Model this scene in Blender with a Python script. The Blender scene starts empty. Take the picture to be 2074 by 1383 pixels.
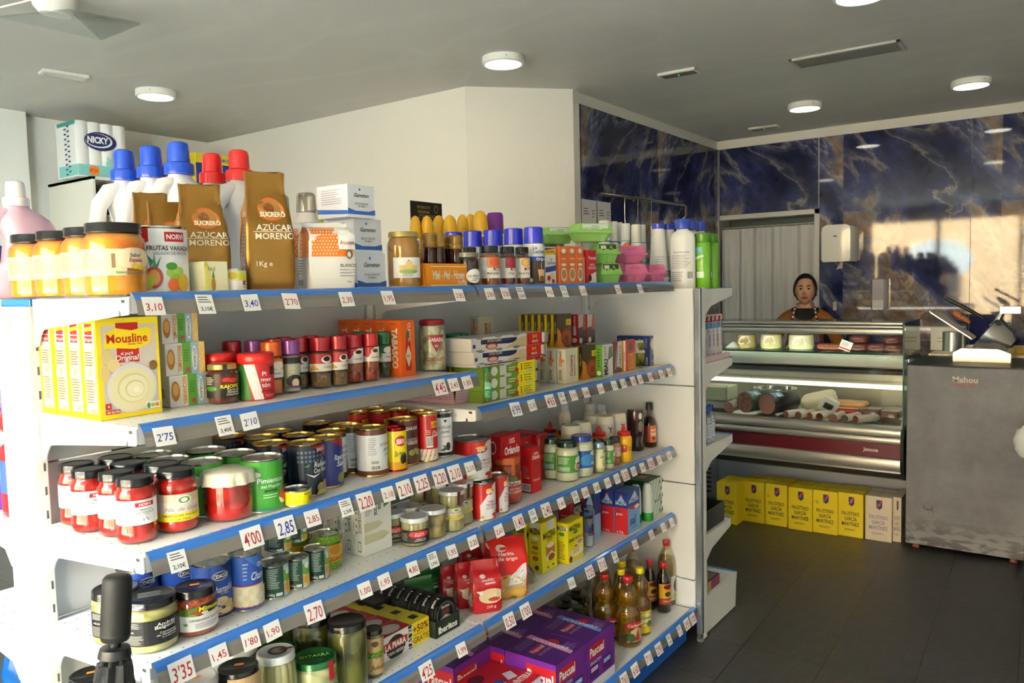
import bpy, math, random
from mathutils import Vector, Matrix, noise
from mathutils.bvhtree import BVHTree
R_ = random.Random(7)
sc = bpy.context.scene
COL = sc.collection
pi = math.pi
# ------------------------------------------------------------------ camera
FPX = 1596.82
CAM = Vector((-.7559, -1.412, 1.5336))
_th, _p, _r = math.radians(35.949), math.radians(-4.006), math.radians(-1.3606)
_fw = Vector((math.cos(_th), math.sin(_th), 0)); _rt = Vector((math.sin(_th), -math.cos(_th), 0)); _up = Vector((0, 0, 1))
VF = _fw*math.cos(_p) + _up*math.sin(_p); _u2 = _up*math.cos(_p) - _fw*math.sin(_p)
VR = _rt*math.cos(_r) + _u2*math.sin(_r); VU = _u2*math.cos(_r) - _rt*math.sin(_r)
cd = bpy.data.cameras.new('camera'); cam = bpy.data.objects.new('camera', cd); COL.objects.link(cam)
cd.sensor_width = 36; cd.lens = FPX*36/2074; cd.clip_start = .02
m = Matrix((VR, VU, -VF)).transposed().to_4x4(); m.translation = CAM; cam.matrix_world = m
sc.camera = cam
# ------------------------------------------------------------------ exposure, sky, sun
sc.view_settings.view_transform = 'Standard'; sc.view_settings.look = 'None'; sc.view_settings.gamma = 1
sc.view_settings.exposure = .68
w = bpy.data.worlds.new('sky'); sc.world = w; w.use_nodes = True
w.node_tree.nodes['Background'].inputs[0].default_value = (.93, .965, 1, 1)
w.node_tree.nodes['Background'].inputs[1].default_value = 52.0
def lamp(name, kind, loc, rot, e, col=(1, 1, 1), **k):
    l = bpy.data.lights.new(name, kind); l.energy = e; l.color = col
    for a, b in k.items(): setattr(l, a, b)
    o = bpy.data.objects.new(name, l); o.location = loc; o.rotation_euler = rot; COL.objects.link(o); return o
lamp('sun', 'SUN', (5, 3, 9), (0, math.radians(48), math.radians(10)), 4.0, (1, .95, .86), angle=.01)
# daylight portal over the shop window opening (x = -2.6)
pt = lamp('window_portal', 'AREA', (-2.58, .2, 1.35), (0, -pi/2, 0), 1, shape='RECTANGLE', size=2.2, size_y=3.2)
pt.data.cycles.is_portal = True

# ------------------------------------------------------------------ pixel -> place (the photograph's 2074 x 1383 frame)
def at(px, py, ax, val):
    d = VF*FPX + VR*(px-1037) - VU*(py-691.5)
    return CAM + d*((val-CAM[ax])/d[ax])
def SY(px, y, z):
    k = (px-1037)/FPX; dy = y-CAM.y; dz = z-CAM.z
    return (k*(dy*VF.y+dz*VF.z) - dy*VR.y - dz*VR.z)/(VR.x-k*VF.x) + CAM.x
def SX(px, x, z):
    k = (px-1037)/FPX; dx = x-CAM.x; dz = z-CAM.z
    return (k*(dx*VF.x+dz*VF.z) - dx*VR.x - dz*VR.z)/(VR.y-k*VF.y) + CAM.y
def HZ(x, y, py):
    k = (691.5-py)/FPX; dx = x-CAM.x; dy = y-CAM.y
    return (k*(dx*VF.x+dy*VF.y) - dx*VU.x - dy*VU.y)/(VU.z-k*VF.z) + CAM.z
def dep(x, y, z): return (Vector((x, y, z))-CAM).dot(VF)
# ------------------------------------------------------------------ materials
def lin(h):
    h = h.lstrip('#')
    if len(h) == 3: h = ''.join(c*2 for c in h)
    f = lambda c: c/12.92 if c <= .04045 else ((c+.055)/1.055)**2.4
    return tuple(f(int(h[i:i+2], 16)/255) for i in (0, 2, 4)) + (1,)
_mc = {}
def nt(name):
    mt = bpy.data.materials.new(name); mt.use_nodes = True
    n = mt.node_tree.nodes; n.clear(); o = n.new('ShaderNodeOutputMaterial'); return mt, mt.node_tree, n, o
def N(t, kind, **k):
    x = t.nodes.new('ShaderNode'+kind)
    for a, b in k.items():
        if a.startswith('i_'):
            key = a[2:]; x.inputs[int(key) if key.isdigit() else key].default_value = b
        else: setattr(x, a, b)
    return x
def ramp(t, stops, src):
    c = N(t, 'ValToRGB'); e = c.color_ramp.elements
    while len(e) < len(stops): e.new(.5)
    for el, (p, h) in zip(e, stops): el.position = p; el.color = lin(h)
    t.links.new(src, c.inputs[0]); return c.outputs[0]
def bsdf(t, o, rough=.5, metal=0, spec=.5, coat=0):
    b = N(t, 'BsdfPrincipled'); b.inputs['Roughness'].default_value = rough; b.inputs['Metallic'].default_value = metal
    b.inputs['Specular IOR Level'].default_value = spec; b.inputs['Coat Weight'].default_value = coat; b.inputs['Coat Roughness'].default_value = .06
    t.links.new(b.outputs[0], o.inputs[0]); return b
def M(c, rough=.45, metal=0, coat=0, emit=0, bump=0, bs=60):
    key = (c, rough, metal, coat, emit, bump, bs)
    if key in _mc: return _mc[key]
    if c == 'TRANS':
        mt, t, n, o = nt('backlit_film'); d = N(t, 'BsdfTranslucent'); d.inputs[0].default_value = (.8, .84, .88, 1); t.links.new(d.outputs[0], o.inputs[0]); _mc[key] = mt; return mt
    mt, t, n, o = nt('surface_'+c); b = bsdf(t, o, rough, metal, .5, coat)
    b.inputs['Base Color'].default_value = lin(c)
    if emit: b.inputs['Emission Color'].default_value = lin(c); b.inputs['Emission Strength'].default_value = emit
    if bump:
        tc = N(t, 'TexCoord'); nz = N(t, 'TexNoise', i_Scale=bs, i_Detail=4.0); bu = N(t, 'Bump', i_Strength=bump, i_Distance=.004)
        t.links.new(tc.outputs['Object'], nz.inputs['Vector']); t.links.new(nz.outputs[0], bu.inputs['Height']); t.links.new(bu.outputs[0], b.inputs['Normal'])
    _mc[key] = mt; return mt
def GL(tint='f4faf8', refl=.12, rough=.02):
    """thin clear glass or clear plastic: see-through with a mirror coat"""
    key = ('g', tint, refl, rough)
    if key in _mc: return _mc[key]
    mt, t, n, o = nt('clear_'+tint); a = N(t, 'BsdfTransparent'); a.inputs[0].default_value = lin(tint)
    g = N(t, 'BsdfGlossy', i_Roughness=rough); lw = N(t, 'LayerWeight', i_Blend=.35); mm = N(t, 'MapRange'); mm.inputs[3].default_value = refl*.35; mm.inputs[4].default_value = min(1, refl*3.5)
    x = N(t, 'MixShader'); L = t.links.new
    L(lw.outputs['Facing'], mm.inputs[0]); L(mm.outputs[0], x.inputs[0]); L(a.outputs[0], x.inputs[1]); L(g.outputs[0], x.inputs[2]); L(x.outputs[0], o.inputs[0])
    _mc[key] = mt; return mt
def LQ(tint, body, k=.5):
    """clear coloured liquid: partly see-through body"""
    key = ('l', tint, body, k)
    if key in _mc: return _mc[key]
    mt, t, n, o = nt('liquid_'+tint); a = N(t, 'BsdfTransparent'); a.inputs[0].default_value = lin(tint)
    b = N(t, 'BsdfPrincipled'); b.inputs[0].default_value = lin(body); b.inputs['Roughness'].default_value = .08
    x = N(t, 'MixShader'); x.inputs[0].default_value = k; L = t.links.new
    L(a.outputs[0], x.inputs[1]); L(b.outputs[0], x.inputs[2]); L(x.outputs[0], o.inputs[0]); _mc[key] = mt; return mt
def CH(c1, c2, c3, scale=40, rough=.25, bump=.5, stretch=1):
    """pieces of food packed together: cells in three colours with sunk joints"""
    key = ('c', c1, c2, c3, scale, bump, stretch)
    if key in _mc: return _mc[key]
    mt, t, n, o = nt('food_'+c1); b = bsdf(t, o, rough); L = t.links.new
    tc = N(t, 'TexCoord'); mp = N(t, 'Mapping'); mp.inputs['Scale'].default_value = (1, 1, 1/stretch)
    v = N(t, 'TexVoronoi', i_Scale=float(scale)); nz = N(t, 'TexNoise', i_Scale=scale*.35, i_Detail=3.0)
    L(tc.outputs['Object'], mp.inputs[0]); L(mp.outputs[0], v.inputs['Vector']); L(mp.outputs[0], nz.inputs['Vector'])
    r1 = ramp(t, [(0, c2), (.5, c1), (1, c1)], nz.outputs[0]); r2 = ramp(t, [(0, 'fff'), (.45, 'fff'), (.8, c3)], v.outputs['Distance'])
    mx = N(t, 'MixRGB', blend_type='MULTIPLY', i_0=.75); L(r1, mx.inputs[1]); L(r2, mx.inputs[2]); L(mx.outputs[0], b.inputs[0])
    bu = N(t, 'Bump', i_Strength=bump, i_Distance=.006, invert=True); L(v.outputs['Distance'], bu.inputs['Height']); L(bu.outputs[0], b.inputs['Normal'])
    _mc[key] = mt; return mt
SILVER = lambda: M('c4c4c2', .25, 1)
WHITE = lambda: M('e9e7e2', .35, 0, .2)
# ------------------------------------------------------------------ text outlines
_tx = {}
def text2d(s, bold=0, shear=0):
    key = (s, bold, shear)
    if key in _tx: return _tx[key]
    c = bpy.data.curves.new('t', 'FONT'); c.body = s; c.size = 1; c.resolution_u = 2; c.offset = bold; c.shear = shear; c.fill_mode = 'FRONT'
    o = bpy.data.objects.new('t', c); me = bpy.data.meshes.new_from_object(o)
    vs = [(v.co.x, v.co.y) for v in me.vertices]; fs = [tuple(p.vertices) for p in me.polygons]
    bpy.data.objects.remove(o); bpy.data.meshes.remove(me); bpy.data.curves.remove(c)
    if not vs: vs = [(0, 0)]; fs = []
    x0 = min(v[0] for v in vs); x1 = max(v[0] for v in vs)
    vs = [((x-(x0+x1)/2)/.7, (y-.345)/.7) for x, y in vs]
    _tx[key] = (vs, fs, (x1-x0)/.7); return _tx[key]
# ------------------------------------------------------------------ mesh builder
class MB:
    def __init__(s): s.v = []; s.f = []; s.m = []; s.mats = []
    def mi(s, mt):
        if mt not in s.mats: s.mats.append(mt)
        return s.mats.index(mt)
    def add(s, vs, fs, mt):
        b = len(s.v); k = s.mi(mt); s.v += [tuple(v) for v in vs]; s.f += [tuple(i+b for i in f) for f in fs]; s.m += [k]*len(fs); return s
    def rings(s, rings, mt, cap0=True, cap1=True, closed=True):
        n = len(rings[0]); vs = [p for r in rings for p in r]; fs = []
        for i in range(len(rings)-1):
            for j in range(n if closed else n-1):
                a = i*n+j; b = i*n+(j+1) % n; fs.append((a, b, b+n, a+n))
        if cap0: fs.append(tuple(range(n))[::-1])
        if cap1: fs.append(tuple((len(rings)-1)*n+j for j in range(n)))
        return s.add(vs, fs, mt)
    def lathe(s, prof, mt, n=28, c=(0, 0, 0), mod=None, cap0=True, cap1=True, sx=1, sy=1):
        rg = []
        for r, z in prof:
            r = max(r, 1e-4)
            rg.append([(c[0]+sx*(r*(mod(a, z) if mod else 1))*math.sin(a), c[1]-sy*(r*(mod(a, z) if mod else 1))*math.cos(a), c[2]+z) for a in (2*pi*j/n for j in range(n))])
        return s.rings(rg, mt, cap0, cap1)
    def box(s, x0, y0, z0, x1, y1, z1, mt, b=.0012):
        c = ((x0+x1)/2, (y0+y1)/2, (z0+z1)/2); h = (abs(x1-x0)/2, abs(y1-y0)/2, abs(z1-z0)/2); b = min(b, min(h)*.45)
        vs = []; ix = {}
        for sx in (-1, 1):
            for sy in (-1, 1):
                for sz in (-1, 1):
                    S = (sx, sy, sz)
                    for k in range(3):
                        ix[S, k] = len(vs); vs.append(tuple(c[i]+S[i]*(h[i]-(0 if i == k else b)) for i in range(3)))
        fs = []
        def addf(f):
            a, q, d = (Vector(vs[f[i]]) for i in (0, 1, 2)); nn = (q-a).cross(d-a); ce = sum((Vector(vs[i]) for i in f), Vector())/len(f)-Vector(c)
            fs.append(tuple(f) if nn.dot(ce) > 0 else tuple(f[::-1]))
        for k in range(3):
            i, j = [q for q in range(3) if q != k]
            for sg in (-1, 1):
                q = []
                for a, e in ((-1, -1), (1, -1), (1, 1), (-1, 1)):
                    S = [0]*3; S[k] = sg; S[i] = a; S[j] = e; q.append(ix[tuple(S), k])
                addf(q)
                # edge between axis k side sg and axis i/j sides handled once per pair
            for a in (-1, 1):
                for e in (-1, 1):
                    S0 = [0]*3; S1 = [0]*3; S0[k] = -1; S1[k] = 1
                    for S in (S0, S1): S[i] = a; S[j] = e
                    addf([ix[tuple(S0), i], ix[tuple(S1), i], ix[tuple(S1), j], ix[tuple(S0), j]])
        for sx in (-1, 1):
            for sy in (-1, 1):
                for sz in (-1, 1): addf([ix[(sx, sy, sz), k] for k in range(3)])
        return s.add(vs, fs, mt)
    def prism(s, poly, ax, lo, hi, mt, caps=True):
        """poly: 2D outline in the two other axes (ordered x,y / x,z / y,z)"""
        def pt(p, t): return {0: (t, p[0], p[1]), 1: (p[0], t, p[1]), 2: (p[0], p[1], t)}[ax]
        area = sum(poly[i][0]*poly[(i+1) % len(poly)][1]-poly[(i+1) % len(poly)][0]*poly[i][1] for i in range(len(poly)))
        if (area > 0) == (ax == 1): poly = poly[::-1]
        return s.rings([[pt(p, lo) for p in poly], [pt(p, hi) for p in poly]], mt, caps, caps)
    def tube(s, pts, r, mt, n=8, cap=True):
        rg = []; P = [Vector(p) for p in pts]; up = Vector((0, 0, 1)); last = None
        for i, p in enumerate(P):
            d = (P[min(i+1, len(P)-1)]-P[max(i-1, 0)]).normalized()
            if last is None: last = d.orthogonal().normalized()
            a = (last - d*last.dot(d)).normalized(); last = a; b = d.cross(a)
            rr = r[i] if isinstance(r, (list, tuple)) else r
            rg.append([p+a*rr*math.cos(2*pi*j/n)+b*rr*math.sin(2*pi*j/n) for j in range(n)])
        return s.rings(rg, mt, cap, cap)
    def ball(s, c, r, mt, n=12, k=8, sq=(1, 1, 1)):
        rg = []
        for i in range(k+1):
            a = -pi/2+pi*i/k; rr = max(math.cos(a), 1e-3)
            rg.append([(c[0]+sq[0]*r*rr*math.cos(2*pi*j/n), c[1]+sq[1]*r*rr*math.sin(2*pi*j/n), c[2]+sq[2]*r*math.sin(a)) for j in range(n)])
        return s.rings(rg, mt)
    def decal(s, ops, mp, W, H, cols=1, e0=.0004, rough=.4, rows_=1):
        """printed marks on a surface; mp(u, v, lift) gives the point; W, H are the label's size in metres"""
        def convex(pts, c, e):
            pts = [(min(max(a, 0), 1), min(max(b, 0), 1)) for a, b in pts]
            us = sorted(set([round(p[0], 5) for p in pts] + [i/cols for i in range(cols+1)]))
            lo, hi = min(p[0] for p in pts), max(p[0] for p in pts); us = [q for q in us if lo-1e-6 <= q <= hi+1e-6]
            rows = []
            for u in us:
                vv = []
                for (ax, ay), (bx, by) in zip(pts, pts[1:]+pts[:1]):
                    if min(ax, bx)-1e-6 <= u <= max(ax, bx)+1e-6:
                        if abs(ax-bx) < 1e-6: vv += [ay, by]
                        else: vv.append(ay+(by-ay)*(u-ax)/(bx-ax))
                if vv: rows.append((u, min(vv), max(vv)))
            vs = []; fs = []
            for i, (u, a, b) in enumerate(rows):
                K = rows_+1; vs += [mp(u, a+(b-a)*k_/rows_, e) for k_ in range(K)]
                if i: fs += [(K*(i-1)+k_, K*i+k_, K*i+k_+1, K*(i-1)+k_+1) for k_ in range(rows_)]
            s.add(vs, fs, M(c, rough))
        for k, op in enumerate(ops):
            e = e0+.00013*k; t = op[0]
            if t == 'r': _, a, b, c, d, col = op; convex([(a, b), (c, b), (c, d), (a, d)], col, e)
            elif t == 'e':
                _, cx, cy, rx, ry, col = op; convex([(cx+rx*math.cos(2*pi*i/20), cy+ry*math.sin(2*pi*i/20)) for i in range(20)], col, e)
            elif t == 'p': convex(list(op[1]), op[2], e)
            elif t == 'n':
                _, a, b, c, d, col, rows = op; q = (d-b)/rows; rr = random.Random(rows*31+int(a*99))
                for i in range(rows):
                    y = b+q*(i+.3); convex([(a, y), (a+(c-a)*rr.uniform(.6, 1), y), (a+(c-a)*rr.uniform(.6, 1), y+q*.38), (a, y+q*.38)], col, e)
            elif t == 'b':
                _, a, b, c, d = op; convex([(a, b), (c, b), (c, d), (a, d)], 'fafafa', e); rr = random.Random(3)
                x = a+.06*(c-a)
                while x < c-.06*(c-a):
                    w_ = (c-a)*rr.choice((.02, .03, .05)); convex([(x, b+.12*(d-b)), (x+w_, b+.12*(d-b)), (x+w_, d-.06*(d-b)), (x, d-.06*(d-b))], '111', e+.0001); x += w_+(c-a)*rr.choice((.025, .04))
            elif t == 't':
                _, txt, cx, cy, h, col = op[:6]; wm = op[6] if len(op) > 6 else 9; o = op[7] if len(op) > 7 else {}
                vs, fs, tw = text2d(txt, o.get('b', .012), o.get('s', 0)); rot = o.get('rot', 0)
                hh = h*(H if not rot else W); ww = min(tw*hh, wm*(W if not rot else H)); kx = ww/max(tw, .01)
                def q(x, y):
                    X, Y = x*kx, y*hh
                    if rot: X, Y = (-Y, X) if rot > 0 else (Y, -X)
                    return (cx+X/W, cy+Y/H)
                s.add([mp(*q(x, y), e+.0002) for x, y in vs], fs, M(col, rough))
        return s
    def build(s, name, parent=None, ang=35, label=None):
        me = bpy.data.meshes.new(name); me.from_pydata(s.v, [], s.f); 
        for mt in s.mats: me.materials.append(mt)
        me.polygons.foreach_set('material_index', s.m); me.update()
        if ang:
            me.shade_smooth(); me.set_sharp_from_angle(angle=math.radians(ang))
        o = bpy.data.objects.new(name, me); COL.objects.link(o)
        if parent: o.parent = parent
        if label: o['label'] = label
        return o
def cyl(R, z0, z1, a0, a1):
    """mapping of a label wrapped on a round body; angles in degrees, 0 faces -Y"""
    A0, A1 = math.radians(a0), math.radians(a1)
    f = R if callable(R) else (lambda z: R)
    def mp(u, v, e):
        a = A0+u*(A1-A0); z = z0+v*(z1-z0); r = f(z)+e; return (r*math.sin(a), -r*math.cos(a), z)
    return mp, (R(z0) if callable(R) else R)*(A1-A0), z1-z0
def flat(o, ux, uy, nn):
    o, ux, uy, nn = Vector(o), Vector(ux), Vector(uy), Vector(nn).normalized()
    return (lambda u, v, e: tuple(o+ux*u+uy*v+nn*e)), ux.length, uy.length
# ------------------------------------------------------------------ things
def tag(o, label, cat, group=None):
    o['label'] = label; o['category'] = cat
    if group: o['group'] = group
    return o
def thing(name, label='', cat='', loc=(0, 0, 0), rz=0, group=None):
    o = bpy.data.objects.new(name, None); o.empty_display_size = .05; COL.objects.link(o); o.location = loc; o.rotation_euler = (0, 0, rz)
    return tag(o, label, cat, group)
def struct(name, mb, ang=0):
    o = mb.build(name, None, ang); o['kind'] = 'structure'; return o
_kids = {}
def dup(root, label, group=None):
    r = root.copy(); COL.objects.link(r); r['label'] = label
    if group: r['group'] = group
    def cp(a, b):
        for ch in a.children:
            c = ch.copy(); COL.objects.link(c); c.parent = b; cp(ch, c)
    cp(root, r); return r
# ================================================================== the room
H = 2.75; XW, XE, YS, YN = -2.6, 5.97, -3.2, 4.35
def wallmat(c='eceae4', bump=.35, bs=45): return M(c, .75, 0, 0, 0, bump, bs)
def marble():
    mt, t, n, o = nt('blue_sodalite_marble'); b = bsdf(t, o, .045, 0, .55); L = t.links.new
    g = N(t, 'NewGeometry'); sp = N(t, 'SeparateXYZ'); L(g.outputs['Position'], sp.inputs[0])
    a = N(t, 'Math', operation='ADD'); L(sp.outputs[0], a.inputs[0]); L(sp.outputs[1], a.inputs[1])   # along-wall coordinate (walls meet at a right angle)
    a2 = N(t, 'Math', operation='ADD', i_1=20.73-.35); L(sp.outputs[1], a2.inputs[0]); mo = N(t, 'Math', operation='FLOORED_MODULO', i_1=1.081); L(a2.outputs[0], mo.inputs[0])
    a3 = N(t, 'Math', operation='ADD', i_1=20.-.12); L(sp.outputs[0], a3.inputs[0]); mo2 = N(t, 'Math', operation='FLOORED_MODULO', i_1=1.12); L(a3.outputs[0], mo2.inputs[0])
    gt = N(t, 'Math', operation='GREATER_THAN', i_1=5.9); L(sp.outputs[0], gt.inputs[0])
    mx = N(t, 'Mix', data_type='FLOAT'); L(gt.outputs[0], mx.inputs[0]); L(mo2.outputs[0], mx.inputs[2]); L(mo.outputs[0], mx.inputs[3])
    cb = N(t, 'CombineXYZ'); L(mx.outputs[0], cb.inputs[0]); L(sp.outputs[2], cb.inputs[2])
    mq = N(t, 'Mapping'); mq.inputs['Rotation'].default_value = (0, .8, 0); L(cb.outputs[0], mq.inputs[0]); mp = N(t, 'Mapping'); mp.inputs['Scale'].default_value = (.8, 1, 1.3); L(mq.outputs[0], mp.inputs[0])
    n1 = N(t, 'TexNoise', i_Scale=1.05, i_Detail=8.0, i_Roughness=.52, i_Distortion=.7); L(mp.outputs[0], n1.inputs['Vector'])
    n2 = N(t, 'TexNoise', i_Scale=1.5, i_Detail=9.0, i_Roughness=.58, i_Distortion=.8); L(mp.outputs[0], n2.inputs['Vector'])
    n3 = N(t, 'TexNoise', i_Scale=9.0, i_Detail=8.0, i_Roughness=.7, i_Distortion=.5); L(mp.outputs[0], n3.inputs['Vector'])
    c1 = ramp(t, [(.30, '15151f'), (.40, '232648'), (.46, '3c4278'), (.49, '7478a0'), (.515, 'c2b9ac'), (.55, 'c0995f'), (.59, 'b0a79e'), (.64, '6a6e98'), (.72, '262a50')], n1.outputs[0])
    c2 = ramp(t, [(.0, '191b36'), (.42, '2a2f60'), (.50, '454b86'), (.52, 'd0c8ba'), (.545, '7478a0'), (.60, '2a2e5c'), (1, '141628')], n2.outputs[0])
    x = N(t, 'MixRGB', i_0=.45); L(c1, x.inputs[1]); L(c2, x.inputs[2])
    c3 = ramp(t, [(.33, '666'), (.5, 'ccc'), (.62, 'fff')], n3.outputs[0]); y = N(t, 'MixRGB', blend_type='MULTIPLY', i_0=.8); L(x.outputs[0], y.inputs[1]); L(c3, y.inputs[2])
    L(y.outputs[0], b.inputs[0]); return mt
def tilemat():
    mt, t, n, o = nt('dark_slate_tile'); b = bsdf(t, o, .35, 0, .5); L = t.links.new
    g = N(t, 'TexCoord'); mp = N(t, 'Mapping'); mp.inputs['Rotation'].default_value = (0, 0, math.radians(-1.83)); mp.inputs['Location'].default_value = (-2.712+.323*20, .3595+.323*20, 0)
    L(g.outputs['Object'], mp.inputs[0]); br = N(t, 'TexBrick', offset=0, i_Scale=1.0); br.inputs['Brick Width'].default_value = .323; br.inputs['Row Height'].default_value = .323; br.inputs['Mortar Size'].default_value = .0025; br.inputs['Mortar Smooth'].default_value = .3
    br.inputs['Color1'].default_value = lin('3d3b39'); br.inputs['Color2'].default_value = lin('454341'); br.inputs['Mortar'].default_value = lin('171615'); L(mp.outputs[0], br.inputs['Vector'])
    mp2 = N(t, 'Mapping'); mp2.inputs['Scale'].default_value = (1, 2.2, 1); L(g.outputs['Object'], mp2.inputs[0])
    nz = N(t, 'TexNoise', i_Scale=9.0, i_Detail=8.0, i_Roughness=.65, i_Distortion=1.0); L(mp2.outputs[0], nz.inputs['Vector'])
    x = N(t, 'MixRGB', blend_type='MULTIPLY', i_0=.5); L(br.outputs['Color'], x.inputs[1]); L(ramp(t, [(.3, '777'), (.7, 'fff')], nz.outputs[0]), x.inputs[2]); L(x.outputs[0], b.inputs[0])
    rr = N(t, 'MapRange'); rr.inputs[3].default_value = .22; rr.inputs[4].default_value = .5; L(nz.outputs[0], rr.inputs[0]); L(rr.outputs[0], b.inputs['Roughness'])
    sb = N(t, 'Math', operation='MULTIPLY_ADD', i_1=-1.5); L(br.outputs['Fac'], sb.inputs[0]); L(nz.outputs[0], sb.inputs[2])
    bu = N(t, 'Bump', i_Strength=.55, i_Distance=.006); L(sb.outputs[0], bu.inputs['Height']); L(bu.outputs[0], b.inputs['Normal']); return mt
def ceilmat():
    mt, t, n, o = nt('painted_ceiling'); b = bsdf(t, o, .6, 0, .3); L = t.links.new
    g = N(t, 'TexCoord'); mp = N(t, 'Mapping'); mp.inputs['Scale'].default_value = (1.6, .7, 1); L(g.outputs['Object'], mp.inputs[0])
    nz = N(t, 'TexNoise', i_Scale=1.3, i_Detail=3.0, i_Distortion=.6); L(mp.outputs[0], nz.inputs['Vector'])
    L(ramp(t, [(.42, 'cfccc8'), (.5, 'd5d2ce'), (.54, 'd1cecA'), (.6, 'd0cdc9')], nz.outputs[0]), b.inputs[0])
    n2 = N(t, 'TexNoise', i_Scale=90.0, i_Detail=3.0); L(g.outputs['Object'], n2.inputs['Vector'])
    bu = N(t, 'Bump', i_Strength=.25, i_Distance=.003); L(n2.outputs[0], bu.inputs['Height']); L(bu.outputs[0], b.inputs['Normal']); return mt
MAR = marble(); WL = wallmat()
def quadwall(name, boxes, mt):
    mb = MB()
    for q in boxes: mb.box(*q, mt, b=.0005)
    return struct(name, mb)
quadwall('floor', [(XW-.2, YS-.2, -.1, XE+.6, YN+.3, 0)], tilemat())
quadwall('ceiling', [(XW-.2, YS-.2, H, XE+.6, YN+.3, H+.1)], ceilmat())
quadwall('wall_south', [(XW-.2, YS-.15, 0, XE+.6, YS, H)], WL)
quadwall('wall_north', [(1.66, YN, 0, 3.3, YN+.15, H), (XW-.2, 4.24, 0, 1.6, YN+.15, H), (1.6, 4.24, 0, 1.66, YN+.15, H)], WL)
mb = MB(); mb.prism([(3.07, YN+.1), (3.05, 1.656), (3.546, 1.194), (3.62, 1.194), (3.62, YN+.1)], 2, 0, H, WL); struct('wall_column', mb)
quadwall('wall_side', [(3.62, 1.21, 0, XE+.6, 1.4, H)], WL)
quadwall('trim_1', [(3.625, 1.195, 0, 4.735, 1.21, 2.675), (4.741, 1.195, 0, 5.965, 1.21, 2.675)], MAR)
quadwall('trim_2', [(4.735, 1.197, 0, 4.741, 1.209, 2.675), (5.955, 1.18, 0, 5.966, 1.195, 2.675)], M('8a8d94', .3, .6))
DY0, DY1, DZ = .345, 1.19, 2.085
quadwall('wall_east', [(XE+.012, YS, 0, XE+.15, DY0, H), (XE+.012, DY0, DZ, XE+.15, 1.25, H), (XE+.5, YS, 0, XE+.6, 1.3, H)], WL)
quadwall('trim_3', [(XE, .355-.002, DZ, XE+.012, 1.19, 2.675), (XE, -.728, 0, XE+.012, DY0, 2.675), (XE, -1.81, 0, XE+.012, -.7305, 2.675), (XE, YS, 0, XE+.012, -1.8125, 2.675)], MAR)
DF = M('dddbd6', .4)
mb = MB(); mb.box(XE-.012, DY0-.005, 0, XE+.15, DY0+.035, DZ+.02, DF); mb.box(XE-.012, DY0-.005, DZ-.02, XE+.15, 1.195, DZ+.02, DF); struct('door_1', mb)
quadwall('wall_behind_curtain', [(XE+.3, DY0, 0, XE+.32, 1.3, H)], M('6d7a72', .5, 0, 0, 0, .6, 30))
# shop front: display window and an unseen glazed door added to let in more daylight
quadwall('wall_west', [(XW-.2, YS, 0, XW, -1.75, H), (XW-.2, -1.75, 2.55, XW, 1.75, H), (XW-.2, 1.75, 0, XW, YN, H), (XW-.2, -.55, 0, XW, 1.75, .42)], WL)
AL = M('6a625a', .4, .7)
mb = MB()
for y in (-1.75, -.6, .6, 1.69): mb.box(XW-.13, y, 0 if y < -.59 else .42, XW-.07, y+.06, 2.55, AL)
for z in (.42, 2.49): mb.box(XW-.13, -.6, z, XW-.07, 1.75, z+.06, AL)
for z in (0, 2.1, 2.49): mb.box(XW-.13, -1.75, z, XW-.07, -.6, z+.06, AL)
wf = struct('window_1', mb)
mb = MB(); mb.box(XW-.105, -.55, .46, XW-.095, 1.7, 2.5, GL('eef6f4')); mb.box(XW-.105, -1.7, .05, XW-.095, -.6, 2.5, GL('eef6f4')); g_ = mb.build('window_pane', wf, 0); g_['kind'] = 'structure'
mb = MB(); mp, W_, H_ = flat((XW-.09, .1, 1.45), (0, 1.05, 0), (0, 0, .72), (1, 0, 0))
mb.decal([('e', .5, .5, .5, .5, 'TRANS'), ('e', .45, .42, .2, .07, 'c98f6a')], mp, W_, H_); mb.build('window_sticker', wf, 0)
# the street outside, seen only as a reflection
mb = MB(); mb.box(-14, -9, -.3, XW-.2, 10, -.12, M('8d8a85', .8)); struct('street', mb)
FC = M('cfa57a', .8); mb = MB(); mb.box(-11.5, -9, -.12, -11, 10, 5.5, FC)
for y in (-5, -2, 1.2, 4.2):
    mb.box(-11.02, y, .1, -10.97, y+1.1, 2.3, M('3b2f28', .5)); mb.box(-11.02, y, 3.1, -10.97, y+1.1, 4.6, M('3b2f28', .5))
    mb.box(-10.99, y-.1, 2.3, -10.9, y+1.2, 2.45, M('ead0a4', .7))
struct('building_facade', mb)

# ------------------------------------------------------------------ ceiling fittings
def downlight(px, py, label):
    p = at(px, py, 2, H-.02); t = thing('ceiling_light', label, 'ceiling light', (p.x, p.y, H), group='round surface ceiling lights')
    mb = MB(); mb.lathe([(.094, -.002), (.112, -.001), (.112, -.035), (.106, -.04), (.098, -.04), (.094, -.034)], M('f4f4f2', .35), 40, cap0=False, cap1=False); mb.build('housing', t)
    mb = MB(); mb.lathe([(.0, -.036), (.097, -.036), (.096, -.0375), (0, -.0385)], M('fff8ea', .5, emit=9), 40); mb.build('diffuser', t)
    mb = MB(); mb.ball((-.08, -.079, -.018), .003, M('555', .4), 6, 4); mb.build('screw', t)
for q in [(315, 191, 'round white ceiling light nearest the toilet roll pack, in front of the back wall'), (1019, 124, 'round white ceiling light before the chamfered white column'), (1630, 216, 'smaller-looking round ceiling light over the deli counter, above the saleswoman'), (1967, 169, 'round white ceiling light farthest to the right, near the marble wall'), (1744, -14, 'round white ceiling light cut off by the top edge of the photo')]: downlight(*q)
t = thing('ceiling_vent', 'long rectangular ceiling grille with dark slats between two round lights', 'vent', (3.878, -.342, H))
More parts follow.
